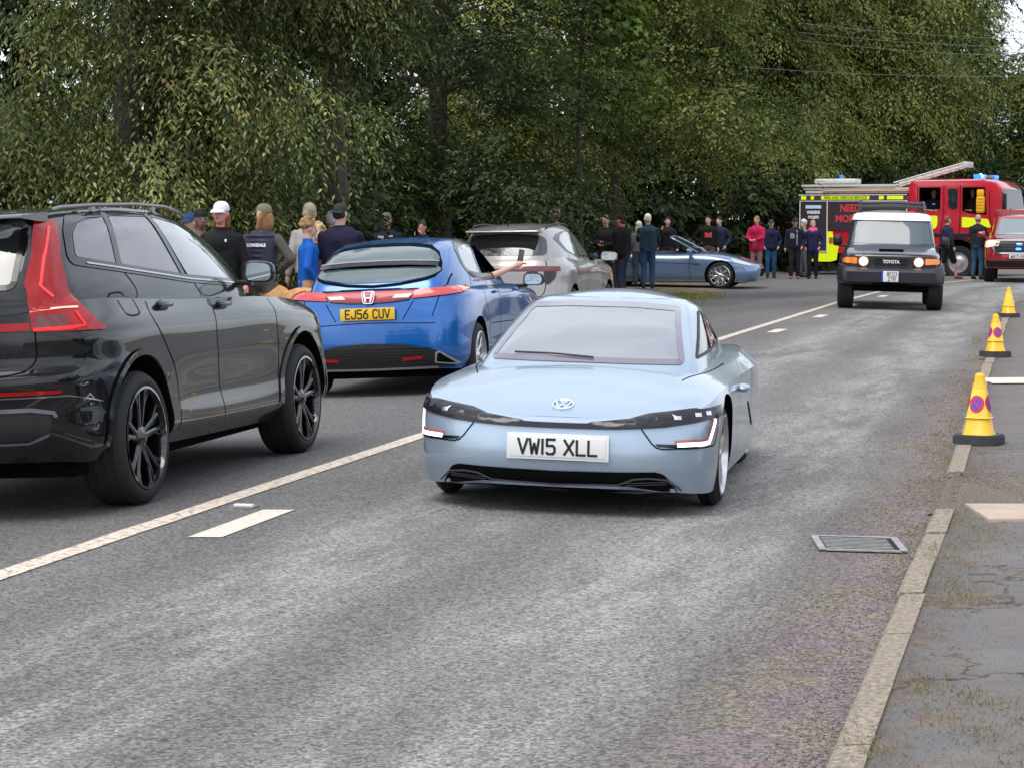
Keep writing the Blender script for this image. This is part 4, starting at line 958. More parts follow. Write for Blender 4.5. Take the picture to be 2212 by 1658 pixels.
RWP = [(0,.56,1.09),(0,.59,1.13),(0,.575,1.20),(0,.52,1.30),(0,.43,1.362),(0,.25,1.388),(0,0,1.395),(0,-.25,1.388),(0,-.43,1.362),(0,-.52,1.30),(0,-.575,1.20),(0,-.59,1.13),(0,-.56,1.09),(0,-.50,1.065),(0,-.25,1.025),(0,0,1.01),(0,.25,1.025),(0,.50,1.065)]
ho.outline('rear_window_border', [(p[1], p[2]) for p in RWP], 'B', WELL, .024, .006)
GLG = pane_mat('green tinted rear pane', (.42,.55,.50), (.16,.24,.22), .35, 1.7, .10)
ho.d3('rear_window', [(0,.575,1.225),(0,.50,1.315),(0,.40,1.345),(0,.2,1.368),(0,-.2,1.368),(0,-.40,1.345),(0,-.50,1.315),(0,-.575,1.225)], 'B', GLG, off=.008, rnd=.05)
ho.d3('lower_rear_window', [(0,.54,1.09),(0,.60,1.13),(0,.58,1.17),(0,.3,1.175),(0,-.3,1.175),(0,-.58,1.17),(0,-.60,1.13),(0,-.54,1.09),(0,-.25,1.045),(0,.25,1.045)], 'B', GLG, off=.008, rnd=.05)
ho.d3('rear_spoiler', [(0,.56,1.180),(0,.3,1.196),(0,0,1.20),(0,-.3,1.196),(0,-.56,1.180)], 'B', GBLK, off=.03, rib=.036)
ho.d3('spoiler_edge', [(0,.56,1.203),(0,.3,1.218),(0,0,1.222),(0,-.3,1.218),(0,-.56,1.203)], 'B', M('spoiler edge', (.35,.30,.38), .2, .4), off=.033, rib=.009)
RP = M('hatch red panel', (.30,.004,.012), .28, coat=.2, emis=(1,.02,.04), es=.04)
ho.d3('light_panel', [(0,.45,.962),(0,-.45,.962),(0,-.385,.893),(0,-.2,.876),(0,0,.870),(0,.2,.876),(0,.385,.893)], 'B', RP, off=.016, res=.03)
ho.d3('panel_border', [(0,.46,.966),(0,-.46,.966)], 'B', WELL, off=.020, rib=.012, res=.03)  # border strips along the red panel, dark above and deep red below
ho.d3('panel_border', [(0,.385,.890),(0,.2,.870),(0,0,.864),(0,-.2,.870),(0,-.385,.890)], 'B', REDD, off=.019, rib=.016, res=.03)
for sg in (1,-1): ho.d3('reversing_lamp', [(0,sg*.22,.896),(0,sg*.25,.922),(0,sg*.40,.926),(0,sg*.375,.896)], 'B', M('reversing lens', (.62,.60,.52), .1, .3, coat=1), off=.020, res=.03)
PK = M('tail lens', (.46,.05,.05), .12, coat=.6, emis=(1,.08,.06), es=.06)
ho.d3('tail_lamp', [(-1.97,-.44,.966),(-1.85,-.58,.970),(-1.70,-.72,.970),(-1.42,-.80,.972),(-1.46,-.80,.945),(-1.62,-.77,.928),(-1.85,-.66,.910),(-1.99,-.385,.888)], 218, PK, off=.018, mirror=True, res=.03)
ho.d3('lamp_amber', [(-1.68,-.73,.972),(-1.45,-.79,.972),(-1.46,-.79,.945),(-1.66,-.75,.93)], 218, M('amber lens', (.75,.25,.10), .1, coat=1), off=.022, mirror=True, res=.04)
ho.d3('lower_grille', [(0,.60,.415),(0,.3,.475),(0,0,.49),(0,-.3,.475),(0,-.60,.415),(0,-.66,.40),(0,-.76,.25),(0,.76,.25),(0,.66,.40)], 'B', BLK, off=.005, res=.05)
ho.d3('bumper_line', [(0,.70,.40),(0,.56,.45),(0,.3,.498),(0,0,.512),(0,-.3,.498),(0,-.56,.45),(0,-.70,.40)], 'B', PHO, off=.012, rib=.02)
for i in range(6): ho.d3('grille_slat', [(0,.58,.29+.028*i),(0,0,.30+.028*i),(0,-.58,.29+.028*i)], 'B', GBLK, off=.010, rib=.006)
ho.d3('diffuser', [(0,.62,.262),(0,0,.255),(0,-.62,.262)], 'B', M('diffuser grey', (.15,.13,.15), .4), off=.02, rib=.02)
for sg in (1,-1):
    ho.d3('reflector', [(0,sg*.30,.325),(0,sg*.48,.34),(0,sg*.50,.365),(0,sg*.31,.355)], 'B', REDL, off=.014)
    ho.d3('exhaust_tip', [(0,sg*.595,.30),(0,sg*.61,.395),(0,sg*.645,.41),(0,sg*.80,.29),(0,sg*.77,.275)], 'B', CHR, off=.012, rnd=.01)
    ho.d3('exhaust_mouth', [(0,sg*.612,.31),(0,sg*.625,.375),(0,sg*.645,.39),(0,sg*.765,.29)], 'B', WELL, off=.018, rnd=.01)
SWP = [(-1.07,0,1.19),(-1.05,0,1.31),(-.9,0,1.375),(-.55,0,1.40),(-.1,0,1.395),(.18,0,1.335),(.42,0,1.215),(.74,0,1.02),(.40,0,1.025),(-.45,0,1.055),(-.87,0,1.085),(-1.0,0,1.13)]
ho.outline('window_surround', rnd([(p[0], p[2]) for p in SWP], .03), 'L', GBLK, .05, .004, True)
ho.d3('pillar', [(-.40,0,1.39),(-.50,0,1.07)], 'L', GBLK, off=.005, rib=.05, mirror=True)
for ax in 'LR':
    ho.d3('rear_door_window', [(-1.02,0,1.20),(-1.00,0,1.30),(-.87,0,1.355),(-.55,0,1.378),(-.42,0,1.375),(-.52,0,1.078),(-.85,0,1.105),(-.97,0,1.14)], ax, pane_mat('side pane', (.5,.6,.6), (.4,.5,.5), .35, 1.8, .2), off=.0025, rnd=.03)
    if ax == 'L': ho.d3('front_door_window', [(-.36,0,1.375),(-.1,0,1.375),(.15,0,1.315),(.38,0,1.20),(.66,0,1.035),(.40,0,1.045),(-.45,0,1.075)], ax, PANE, off=.002, rnd=.02)
ho.seams([('B', [(-.665,1.10),(-.655,.93),(-.59,.72)], 4), ('B', [(.665,1.10),(.655,.93),(.59,.72)], 4), ('B', [(.42,.87),(.32,.70)], 0), ('B', [(-.42,.87),(-.32,.70)], 0), ('B', [(-.62,.66),(0,.68),(.62,.66)], 3),
   ('L', [(-.93,1.09),(-1.02,.95),(-.98,.80),(-.88,.66),(-.86,.30)], 4), ('L', [(-.43,1.06),(-.36,.8),(-.38,.3)], 4), ('L', [(.72,1.0),(.74,.8),(.72,.3)], 3), ('L', [(-.80,.60),(.70,.58)], 0)], w_=.008)
plate(ho, (-2.098,.0,.765), (-1,0,0), 'EJ56 CUV', YPL)
HB = M('badge bright', (.85,.8,.82), .12, 1)
b = MB(); pts = rnd([(-.062,.055),(.062,.055),(.046,-.055),(-.046,-.055)], .02, 3); b.tube([(p[0],p[1],0) for p in pts], .007, 6, closed=True)
for sg in (1,-1): bar2(b, (sg*.040,.045), (sg*.022,-.043), .016, .008)
bar2(b, (-.03,-.002), (.03,-.002), .016, .008)
o = b.build('badge', HB, ho.t, True, 30); o.data.transform(face_mtx((-2.058,0,.915), (-1,0,.15)))
for sg in (1,-1):
    mirror_ext(ho, .78, sg*.99, .985, (.11,.22,.15), PHO if sg > 0 else BLK, glass=True)
    for hx, hz in ((-.55,.90),(.45,.90)):
        p, n = on_surface(ho, (hx, sg*3, hz), (0,-sg,0)); b = MB(); b.box((0,sg*.015,0),(.17,.03,.03),bev=.012); b.build('door_handle', PHO, ho.t, loc=p)
# ---- silver SUV further on
PTU = M('warm silver paint', (.33,.31,.30), .3, .35, coat=.9)
tu = Car('silver_suv', 'warm silver SUV with a full-width dark red tail light bar, ahead of the blue hatchback', 'car', (.32, 33.0, 0), R(77), R(2.0), PTU)
x0 = [2.25,2.21,2.05,1.86,1.34,.75,0,-.7,-1.05,-1.34,-1.68,-1.93,-2.10,-2.19,-2.23,-2.24]
lv = [
 P([x-(.1 if x > 2 else 0)+(.08 if x < -2 else 0) for x in x0], [0,.5,.78,.84,.86,.84,.84,.84,.85,.86,.85,.81,.72,.5,.2,0], .25),
 P(x0, [0,.55,.84,.90,.925,.905,.90,.905,.92,.93,.915,.87,.78,.54,.22,0], [.42]*16),
 P(x0, [0,.55,.84,.90,.93,.90,.89,.90,.92,.932,.915,.87,.78,.54,.22,0], [.62]*16),
 P([x-(.02 if x > 2 else 0)+(.03 if x < -2 else 0) for x in x0], [0,.54,.83,.89,.925,.915,.91,.915,.92,.925,.91,.86,.77,.54,.22,0], [.82]*16),
 P([x-(.06 if x > 2 else 0)+(.06 if x < -2 else 0) for x in x0], [0,.52,.79,.86,.90,.91,.905,.91,.915,.915,.90,.85,.755,.52,.21,0], [.93,.93,.935,.95,.97,.98,.99,1.0,1.01,1.02,1.02,1.01,1.0,1.0,1.0,1.0]),
 P([2.12,2.08,1.92,1.75,1.32,.78,0,-.7,-1.02,-1.31,-1.62,-1.85,-1.99,-2.07,-2.10,-2.11], [0,.48,.71,.78,.82,.84,.85,.85,.84,.83,.80,.75,.67,.48,.2,0], [.98,.98,1.0,1.02,1.05,1.07,1.08,1.10,1.12,1.14,1.16,1.15,1.13,1.12,1.11,1.11]),
]
g = [
 P([1.35,1.31,1.15,1.0,.8,.5,0,-.55,-.95,-1.3,-1.6,-1.80,-1.93,-2.01,-2.04,-2.05], [0,.4,.62,.70,.76,.80,.82,.82,.81,.80,.77,.72,.65,.47,.2,0], [.99]*16),
 P([1.15,1.12,.98,.85,.65,.42,-.02,-.55,-.95,-1.28,-1.57,-1.76,-1.88,-1.96,-1.99,-2.0], [0,.39,.61,.68,.73,.76,.78,.785,.775,.76,.73,.685,.62,.45,.19,0], [1.14]*16),
 P([.70,.68,.58,.47,.33,.15,-.15,-.58,-.95,-1.25,-1.50,-1.67,-1.77,-1.83,-1.86,-1.865], [0,.37,.55,.61,.65,.68,.70,.705,.695,.68,.65,.61,.56,.41,.18,0], [1.36]*16),
 P([.36,.34,.27,.18,.07,-.07,-.28,-.6,-.94,-1.2,-1.43,-1.59,-1.68,-1.73,-1.75,-1.76], [0,.34,.50,.55,.58,.605,.62,.625,.615,.60,.575,.545,.51,.38,.17,0], [1.53,1.53,1.52,1.52,1.525,1.53,1.545,1.55,1.55,1.54,1.525,1.515,1.51,1.505,1.505,1.505]),
 P([.2,.19,.14,.07,-.03,-.14,-.33,-.62,-.94,-1.2,-1.46,-1.68,-1.80,-1.86,-1.88,-1.89], [0,.31,.45,.49,.52,.54,.555,.56,.55,.54,.52,.50,.47,.36,.16,0], [1.585,1.585,1.58,1.585,1.595,1.60,1.61,1.615,1.61,1.60,1.585,1.57,1.56,1.555,1.555,1.555]),
]
tu.body(lv, [(2.12,.98),(1.6,1.06),(1.2,1.10),(0,1.13),(-2.11,1.11)], g, [(.2,1.585),(0,1.62),(-.5,1.65),(-1.1,1.64),(-1.5,1.62),(-1.89,1.56)], wheels=[(1.34,.36,.42),(-1.34,.36,.42)], nu=4, nv=3)
b = MB(); b.box((0,0,.26),(3.7,1.5,.1),bev=.02); b.build('underbody', WELL, tu.t)
for sg in (1,-1):
    for xx in (1.34,-1.34): tu.wheel(xx, sg*.925, .355, .235, .245, 'y', ALU, 5)
tu.d3('rear_window', [(0,-.60,1.19),(0,.60,1.19),(0,.62,1.24),(0,.58,1.42),(0,.50,1.475),(0,0,1.50),(0,-.50,1.475),(0,-.58,1.42),(0,-.62,1.24)], 'B', GLS, off=.005, rnd=.05)
tu.d3('light_bar', [(-2.13,.05,1.045),(-2.08,-.5,1.04),(-1.99,-.72,1.035),(-1.90,-.79,1.032),(-1.90,-.80,.967),(-1.99,-.74,.965),(-2.10,-.5,.97),(-2.15,.05,.975)], 215, REDD, off=.008, mirror=True, res=.06)
for (a, c) in ((.80,.66),(.56,.40)):
    for sg in (1,-1): tu.d3('tail_lamp', [(0,sg*a,.965),(0,sg*(a-.17),.965),(0,sg*(c-.02),.80),(0,sg*(c+.04),.78),(0,sg*(a-.02),.86)], 'B', GBLK, off=.008, rnd=.03)
tu.d3('side_windows', [(-1.45,0,1.42),(-1.25,0,1.49),(-.8,0,1.535),(-.3,0,1.53),(.05,0,1.47),(.45,0,1.32),(.86,0,1.13),(.4,0,1.13),(-.5,0,1.15),(-1.1,0,1.24)], 'L', GBLK, off=.004, rnd=.03, mirror=True)
tu.d3('door_window', [(-1.25,0,1.39),(-1.1,0,1.47),(-.8,0,1.51),(-.48,0,1.515),(-.36,0,1.175),(-.7,0,1.19),(-1.0,0,1.25)], 'L', M('pale reflective glass', (.25,.27,.3), .02, spec=1, coat=1), off=.008, rnd=.03, mirror=True)
tu.d3('door_window', [(-.40,0,1.515),(-.25,0,1.508),(.05,0,1.445),(.42,0,1.30),(.76,0,1.15),(.4,0,1.15),(-.28,0,1.17)], 'L', M('pale reflective glass', (.25,.27,.3), .02, spec=1, coat=1), off=.008, rnd=.03, mirror=True)
tu.seams([('B', [(-.63,1.14),(-.66,1.05),(-.665,.80),(-.60,.62),(.60,.62),(.665,.80),(.66,1.05),(.63,1.14)], 3), ('L', [(-1.0,1.20),(-1.02,1.0),(-.9,.75),(-.88,.35)], 3), ('L', [(-.33,1.15),(-.28,.8),(-.3,.35)], 3), ('L', [(.86,1.1),(.84,.7),(.82,.35)], 3)], w_=.012)
for sg in (1,-1):
    mirror_ext(tu, .80, sg*1.03, 1.14, (.12,.26,.16), PTU)
    b = MB(); b.tube([(-1.5,sg*.545,1.575),(-1.35,sg*.55,1.62),(-.7,sg*.56,1.645),(-.1,sg*.54,1.625),(.1,sg*.525,1.59)], .014, 6); b.build('roof_rail', BLK, tu.t)
    b = MB(); b.box((1.0,sg*.62,.5),(.2,.1,.1)) 
b = MB(); b.cyl((-1.55,0,1.60),(-1.62,0,1.68),.012,.006,8); b.ball((-1.55,0,1.60),(.05,.03,.02),6); b.build('antenna', BLK, tu.t)
b = MB(); b.prism([(-1.75,1.575),(-2.0,1.545),(-2.01,1.53),(-1.8,1.52)], 'y', -.52, .52); b.build('spoiler', PTU, tu.t)

# ---- dark blue boxy off-roader with the white roof
PFJ = M('dark slate blue paint', (.022,.020,.045), .22, .2, coat=1)
WHT = M('white roof paint', (.80,.80,.80), .25, coat=.8)
fj = Car('off_roader', 'dark blue boxy off-roader with white roof and round lit headlamps, driving towards the camera', 'car', (7.10, 41.3, 0), R(-99.2), R(-1.3), PFJ)
x0 = [1.93,1.91,1.82,1.74,1.38,.8,.1,-.6,-1.0,-1.31,-1.7,-2.0,-2.14,-2.2,-2.21]
lv = [
 P([x-(.06 if x > 1.7 else 0) for x in x0], [0,.5,.76,.80,.84,.84,.84,.84,.84,.85,.84,.82,.76,.5,0], .46),
 P([x for x in x0], [0,.55,.82,.86,.90,.875,.87,.87,.89,.90,.89,.87,.80,.5,0], .60),
 P([x-(.05 if x > 1.7 else 0) for x in x0], [0,.55,.80,.85,.895,.87,.865,.87,.885,.895,.885,.86,.80,.5,0], .80),
 P([x-(.07 if x > 1.7 else 0) for x in x0], [0,.54,.79,.83,.87,.865,.86,.86,.87,.88,.87,.85,.79,.5,0], .97),
 P([x-(.13 if x > 1.7 else .03) for x in x0], [0,.50,.74,.79,.83,.84,.845,.845,.845,.845,.84,.82,.76,.48,0], [1.01,1.01,1.01,1.02,1.05,1.09,1.12,1.13,1.13,1.13,1.13,1.13,1.12,1.12,1.12]),
 P([x-(.22 if x > 1.7 else .08 if x > 0 else -.02) for x in x0], [0,.46,.68,.73,.77,.79,.80,.80,.80,.80,.79,.77,.72,.46,0], [1.045,1.045,1.045,1.06,1.10,1.14,1.16,1.16,1.16,1.16,1.16,1.16,1.15,1.15,1.15]),
]
g = [
 P([.92,.91,.86,.80,.65,.3,-.2,-.9,-1.5,-1.9,-2.08,-2.12,-2.13], [0,.5,.72,.785,.81,.82,.82,.82,.81,.80,.74,.5,0], 1.10),
 P([.78,.77,.72,.66,.54,.26,-.2,-.9,-1.5,-1.88,-2.06,-2.10,-2.11], [0,.48,.695,.755,.78,.79,.79,.79,.78,.77,.72,.49,0], 1.28),
 P([.58,.57,.53,.47,.38,.18,-.2,-.9,-1.5,-1.86,-2.02,-2.06,-2.07], [0,.45,.655,.71,.735,.745,.75,.75,.74,.73,.69,.47,0], 1.54),
 P([.52,.51,.47,.42,.34,.16,-.2,-.9,-1.5,-1.85,-2.0,-2.04,-2.05], [0,.44,.635,.69,.71,.72,.725,.725,.72,.71,.67,.46,0], 1.61),
]
fj.body(lv, [(1.71,1.045),(1.3,1.12),(.8,1.17),(0,1.2),(-2.1,1.17)], g, [(.52,1.61),(0,1.62),(-2.05,1.62)], wheels=[(1.345,.41,.47),(-1.345,.41,.47)], nu=4, nv=3)
rf = [ P([.54,.53,.49,.44,.36,.17,-.2,-.9,-1.5,-1.87,-2.02,-2.06,-2.07], [0,.46,.665,.715,.735,.745,.75,.75,.745,.73,.69,.47,0], 1.605),
       P([.50,.49,.45,.40,.33,.16,-.2,-.9,-1.5,-1.84,-1.99,-2.03,-2.04], [0,.44,.635,.685,.70,.71,.715,.715,.71,.70,.66,.45,0], 1.70),
       P([.42,.41,.37,.32,.26,.12,-.2,-.9,-1.48,-1.78,-1.92,-1.96,-1.97], [0,.38,.56,.60,.62,.63,.635,.635,.63,.61,.58,.40,0], 1.745)]
V, F = shell(rf, [(.42,1.745),(.2,1.77),(-.5,1.795),(-1.6,1.79),(-1.97,1.75)], 4, 3); bm = cleanm(V, F); me = bpy.data.meshes.new('roof'); bm.to_mesh(me); bm.free(); link('roof', me, WHT, fj.t, True, 40)
b = MB(); b.box((0,0,.42),(3.6,1.3,.16),bev=.02); b.cyl((1.35,-.7,.36),(1.35,.7,.36),.05); b.cyl((-1.35,-.7,.38),(-1.35,.7,.38),.06); b.build('underbody', WELL, fj.t)
for sg in (1,-1):
    for xx in (1.345,-1.345): fj.wheel(xx, sg*.935, .405, .275, .225, 'plain', ALU, 6)
fj.d3('windscreen', [(0,-.725,1.175),(0,.725,1.175),(0,.655,1.575),(0,-.655,1.575)], 'F', M('hazy windscreen', (.06,.085,.105), .05, spec=.6, coat=.3), off=.006, rnd=.05)
fj.d3('front_mask', [(0,-.80,.80),(0,-.80,.955),(0,.80,.955),(0,.80,.80),(0,.55,.76),(0,-.55,.76)], 'F', BLK, off=.006, rnd=.04)
fj.d3('side_windows', [(.40,0,1.20),(-.3,0,1.20),(-.3,0,1.55),(.22,0,1.55)], 'L', GLS, off=.005, rnd=.04, mirror=True)
fj.d3('side_windows', [(-.42,0,1.20),(-1.25,0,1.22),(-1.25,0,1.55),(-.42,0,1.55)], 'L', GLS, off=.005, rnd=.04, mirror=True)
fj.seams([('F', [(-.74,.985),(0,.99),(.74,.985)], 3), ('L', [(.62,1.1),(.62,.5)], 0)], w_=.014)
b = MB(); b.box((1.62,0,1.075),(.10,.44,.03),bev=.008); b.build('bonnet_scoop', WELL, fj.t)
for z in (.805,.835,.885,.915): 
    b = MB(); b.box((1.888,0,z),(.02,.60,.010)); b.build('grille_bar', GBLK, fj.t)
LMP = M('lit headlamp', (1,.9,.85), .2, emis=(1,.74,.55), es=1.0)
ORG = M('orange lens', (.80,.20,.01), .15, coat=1, emis=(1,.25,.02), es=.12)
for sg in (1,-1):
    b = MB(); b.lathe([(.0,.03),(.045,.028),(.070,.02),(.082,.0)], (1.885,sg*.49,.865), 'x', 24); o = b.build('headlamp', LMP, fj.t)
    b = MB(); b.lathe([(.081,-.01),(.081,.03),(.100,.03),(.104,-.01)], (1.885,sg*.49,.865), 'x', 24); b.build('bezel', M('lamp bezel', (.25,.12,.10), .3, .4), o)
    fj.d3('indicator', [(1.88,sg*.60,.815),(1.88,sg*.60,.925),(1.80,sg*.80,.925),(1.75,sg*.845,.91),(1.75,sg*.845,.84),(1.80,sg*.80,.83)], 'F', ORG, off=.02, rnd=.015)
    mirror_ext(fj, .62, sg*.98, 1.22, (.14,.17,.24), BLK, glass=False)
    for xx in (1.345,-1.345):
        pts = [(xx+.50*math.cos(R(a)), .41+.50*math.sin(R(a))) for a in range(0,181,10)]
        decal('arch_flare', fj.bvh, ribbon(pts, .09), 'L' if sg > 0 else 'R', BLK, fj.t, .03, .06)
# bumper
bl = [P([1.98,1.97,1.90,1.78,1.70], [0,.5,.78,.90,.93], [.45]*5), P([2.06,2.05,1.97,1.82,1.72], [0,.52,.82,.93,.955], [.50]*5), P([2.07,2.06,1.98,1.83,1.72], [0,.52,.82,.94,.96], [.68]*5), P([2.0,1.99,1.92,1.79,1.70], [0,.5,.80,.92,.945], [.745,.745,.76,.80,.82])]
b = MB(); C4 = [crv(l, 4) for l in bl]; v = []; f = []
for c in C4:
    full = [(p[0],p[1],p[2]) for p in c[::-1]]+[(p[0],-p[1],p[2]) for p in c[1:]]; v += full
n_ = len(C4[0])*2-1
for i in range(3):
    for j in range(n_-1): f.append((i*n_+j, i*n_+j+1, (i+1)*n_+j+1, (i+1)*n_+j))
k = len(v); v += [(1.72,.80,.76),(1.72,-.80,.76)]; f += [tuple(range(3*n_, 4*n_))+(k+1,k)]
b.add(v, f); b.build('front_bumper', M('bumper black', (.014,.013,.024), .45, coat=.2), fj.t, True, 40)
b = MB(); b.box((2.04,0,.50),(.03,.62,.10),bev=.01); b.box((2.07,0,.48),(.02,.84,.012)); b.build('bumper_grille', WELL, fj.t)
o = plate(fj, (2.09,.0,.605), (1,0,0), '', WPL, w_=.27, h=.19, two=('BF03','ZTR'))
b = MB(); b.box((2.094,-.150,.605),(.008,.045,.19)); b.build('plate_band', M('plate blue', (.01,.03,.35), .4), fj.t)
text('grille_lettering', 'TOYOTA', .085, M('lettering pale', (.75,.75,.72), .3), fj.t, face_mtx((1.905,0,.862), (1,0,0)), width=.30, bold=.003)
RK = M('rack black', (.03,.03,.033), .4)
b = MB()
for sg in (1,-1):
    b.tube([(.42,sg*.60,1.78),(.34,sg*.585,1.90),(.22,sg*.575,1.945),(-1.6,sg*.575,1.955),(-1.75,sg*.575,1.90)], .03, 8)
    b.tube([(.30,sg*.585,1.78),(.12,sg*.575,1.93)], .03, 6)
    for xx in (-.6,-1.4): b.cyl((xx,sg*.575,1.77),(xx,sg*.575,1.95),.02)
b.tube([(.30,-.58,1.92),(.32,0,1.935),(.30,.58,1.92)], .028, 8); b.tube([(.36,-.58,1.85),(.38,0,1.86),(.36,.58,1.85)], .026, 8)
for xx in (-.1,-.5,-.9,-1.3): b.tube([(xx,-.575,1.90),(xx,.575,1.90)], .014, 6)
b.build('roof_rack', RK, fj.t)
for sg in (1,-1):
    b = MB(); b.tube([(.80,sg*.55,1.175),(.83,sg*.25,1.195),(.80,-.02+sg*.06,1.205)], .010, 5); b.tube([(.86,sg*.18,1.15),(.83,sg*.25,1.195)], .010, 5); b.build('wiper', BLK, fj.t)

# ---- blue open sports car at the verge
PJA = M('steel blue metallic paint', (.19,.27,.42), .25, .4, coat=1)
ja = Car('open_sports_car', 'steel blue open-top sports car with bright multi-spoke wheels, side-on at the far left kerb', 'car', (4.05, 55.75, gz(4.05,55.75)+.02), R(-13.6), 0, PJA)
x0 = [2.33,2.30,2.15,1.95,1.375,.75,0,-.8,-1.375,-1.9,-2.25,-2.42,-2.46]
lv = [
 P([x-(.14 if x > 2.1 else 0) for x in x0], [0,.45,.72,.82,.87,.86,.86,.86,.88,.82,.68,.35,0], .17),
 P([x-(.02 if x > 2.1 else 0) for x in x0], [0,.5,.80,.88,.935,.925,.92,.93,.945,.89,.74,.38,0], .33),
 P(x0, [0,.5,.80,.88,.945,.93,.92,.935,.955,.90,.74,.38,0], .50),
 P([x-(.05 if x > 2.1 else 0)+(.02 if x < -2 else 0) for x in x0], [0,.47,.76,.86,.935,.92,.905,.92,.945,.88,.72,.36,0], [.60,.60,.61,.64,.70,.70,.70,.72,.74,.74,.72,.70,.70]),
 P([2.14,2.11,1.98,1.80,1.33,.72,0,-.8,-1.33,-1.8,-2.12,-2.27,-2.30], [0,.42,.66,.76,.84,.85,.84,.85,.86,.78,.62,.32,0], [.66,.665,.69,.735,.81,.825,.815,.84,.87,.87,.84,.83,.83]),
 P([2.02,1.99,1.86,1.70,1.28,.70,0,-.8,-1.28,-1.7,-2.0,-2.14,-2.17], [0,.35,.56,.66,.74,.77,.76,.77,.77,.68,.53,.28,0], [.70,.71,.74,.785,.85,.86,.84,.87,.90,.90,.87,.86,.86]),
]
ja.body(lv, [(2.02,.70),(1.7,.80),(1.3,.885),(.9,.92),(.5,.92),(-1,.90),(-2.17,.86)], wheels=[(1.375,.335,.385),(-1.375,.335,.385)], nu=4, nv=3)
b = MB(); b.box((0,0,.2),(4,1.5,.1),bev=.02); b.build('underbody', WELL, ja.t)
for sg in (1,-1):
    for xx in (1.375,-1.375): ja.wheel(xx, sg*.925, .335, .24, .255, 'y', CHR, 7)
ja.d3('cockpit', [(.45,-.62,0),(.45,.62,0),(-1.2,.62,0),(-1.2,-.62,0)], 'T', M('cockpit dark leather', (.03,.02,.022), .6), off=.012, rnd=.12)
b = MB(); fr_ = [(.78,-.70,.90),(.45,-.66,1.08),(.12,-.60,1.25),(.06,-.52,1.275),(.10,0,1.30),(.06,.52,1.275),(.12,.60,1.25),(.45,.66,1.08),(.78,.70,.90)]
b.tube([tuple(p) for p in crv(fr_, 3)], .022, 8); b.build('windscreen_frame', PJA, ja.t)
b = MB(); b.add([(.80,-.66,.90),(.86,0,.93),(.80,.66,.90),(.12,.56,1.25),(.12,0,1.29),(.12,-.56,1.25)], [(0,1,4,5),(1,2,3,4)]); b.build('windscreen', GLS, ja.t, True, None)
for sg in (1,-1):
    b = MB(); b.box((-.55,sg*.36,.93),(.14,.42,.40),bev=.06); b.box((-.60,sg*.36,1.15),(.10,.24,.16),bev=.04); b.build('seat', M('seat leather', (.05,.03,.03), .5), ja.t)
    mirror_ext(ja, .62, sg*.98, .95, (.12,.20,.12), PJA)
    ja.d3('headlamp', [(2.02,sg*.62,.62),(1.9,sg*.74,.68),(1.72,sg*.84,.735),(1.62,sg*.88,.745),(1.70,sg*.88,.66),(1.9,sg*.82,.61),(2.05,sg*.68,.575)], sg*50, M('lamp glass', (.62,.66,.66), .08, .2, coat=1), off=.01, rnd=.04, res=.04)
ja.d3('sill_strip', [(1.0,0,.225),(-.95,0,.215)], 'L', CHR, off=.02, rib=.022, mirror=True)
ja.d3('chin_strip', [(2.26,.45,.20),(2.10,.76,.20),(1.85,.90,.20)], 45, CHR, off=.01, rib=.022, mirror=True)
ja.d3('bumper_scoop', [(2.28,.50,.34),(2.16,.72,.27),(1.98,.86,.27)], 45, CHR, off=.006, rib=.016, mirror=True, sm=3)
ja.d3('front_grille', [(0,-.36,.30),(0,.36,.30),(0,.34,.50),(0,-.34,.50)], 'F', WELL, off=.006, rnd=.08)
ja.d3('side_vent', [(.86,0,.60),(.70,0,.60),(.70,0,.625),(.86,0,.63)], 'L', CHR, off=.01, mirror=True)
ja.seams([('L', [(.62,.82),(.60,.6),(.64,.25)], 3), ('L', [(-.68,.86),(-.72,.5),(-.66,.25)], 3), ('L', [(.70,.62),(-1.9,.70)], 0)], w_=.012)

# ---- red pickup command car on the right
PRA = M('dark red paint', (.30,.012,.02), .22, .1, coat=1)
ra = Car('red_pickup', 'deep red pickup with a blue grille light at the right edge beyond the cones', 'car', (14.15, 61.0, -.14), R(-104), 0, PRA)
x0 = [2.62,2.59,2.46,2.30,1.61,.95,.2,-.6,-1.2,-1.61,-2.1,-2.6,-2.68]
lv = [
 P([x-(.1 if x > 2.4 else 0) for x in x0], [0,.5,.78,.86,.90,.88,.88,.88,.89,.90,.89,.80,0], .38),
 P(x0, [0,.55,.84,.90,.95,.92,.92,.92,.93,.95,.93,.85,0], .58),
 P([x-(.02 if x > 2.4 else 0) for x in x0], [0,.55,.84,.90,.95,.92,.91,.91,.93,.95,.93,.85,0], .84),
 P([x-(.06 if x > 2.4 else 0) for x in x0], [0,.54,.82,.88,.94,.915,.91,.91,.925,.94,.93,.85,0], 1.05),
 P([x-(.14 if x > 2.4 else .02) for x in x0], [0,.50,.77,.83,.89,.89,.89,.89,.90,.90,.90,.83,0], [1.13,1.13,1.14,1.15,1.17,1.19,1.20,1.22,1.25,1.28,1.30,1.30,1.30]),
 P([x-(.26 if x > 2.4 else .05) for x in x0], [0,.46,.70,.76,.82,.84,.85,.85,.85,.85,.85,.78,0], [1.17,1.17,1.18,1.19,1.22,1.24,1.24,1.26,1.28,1.30,1.32,1.32,1.32]),
]
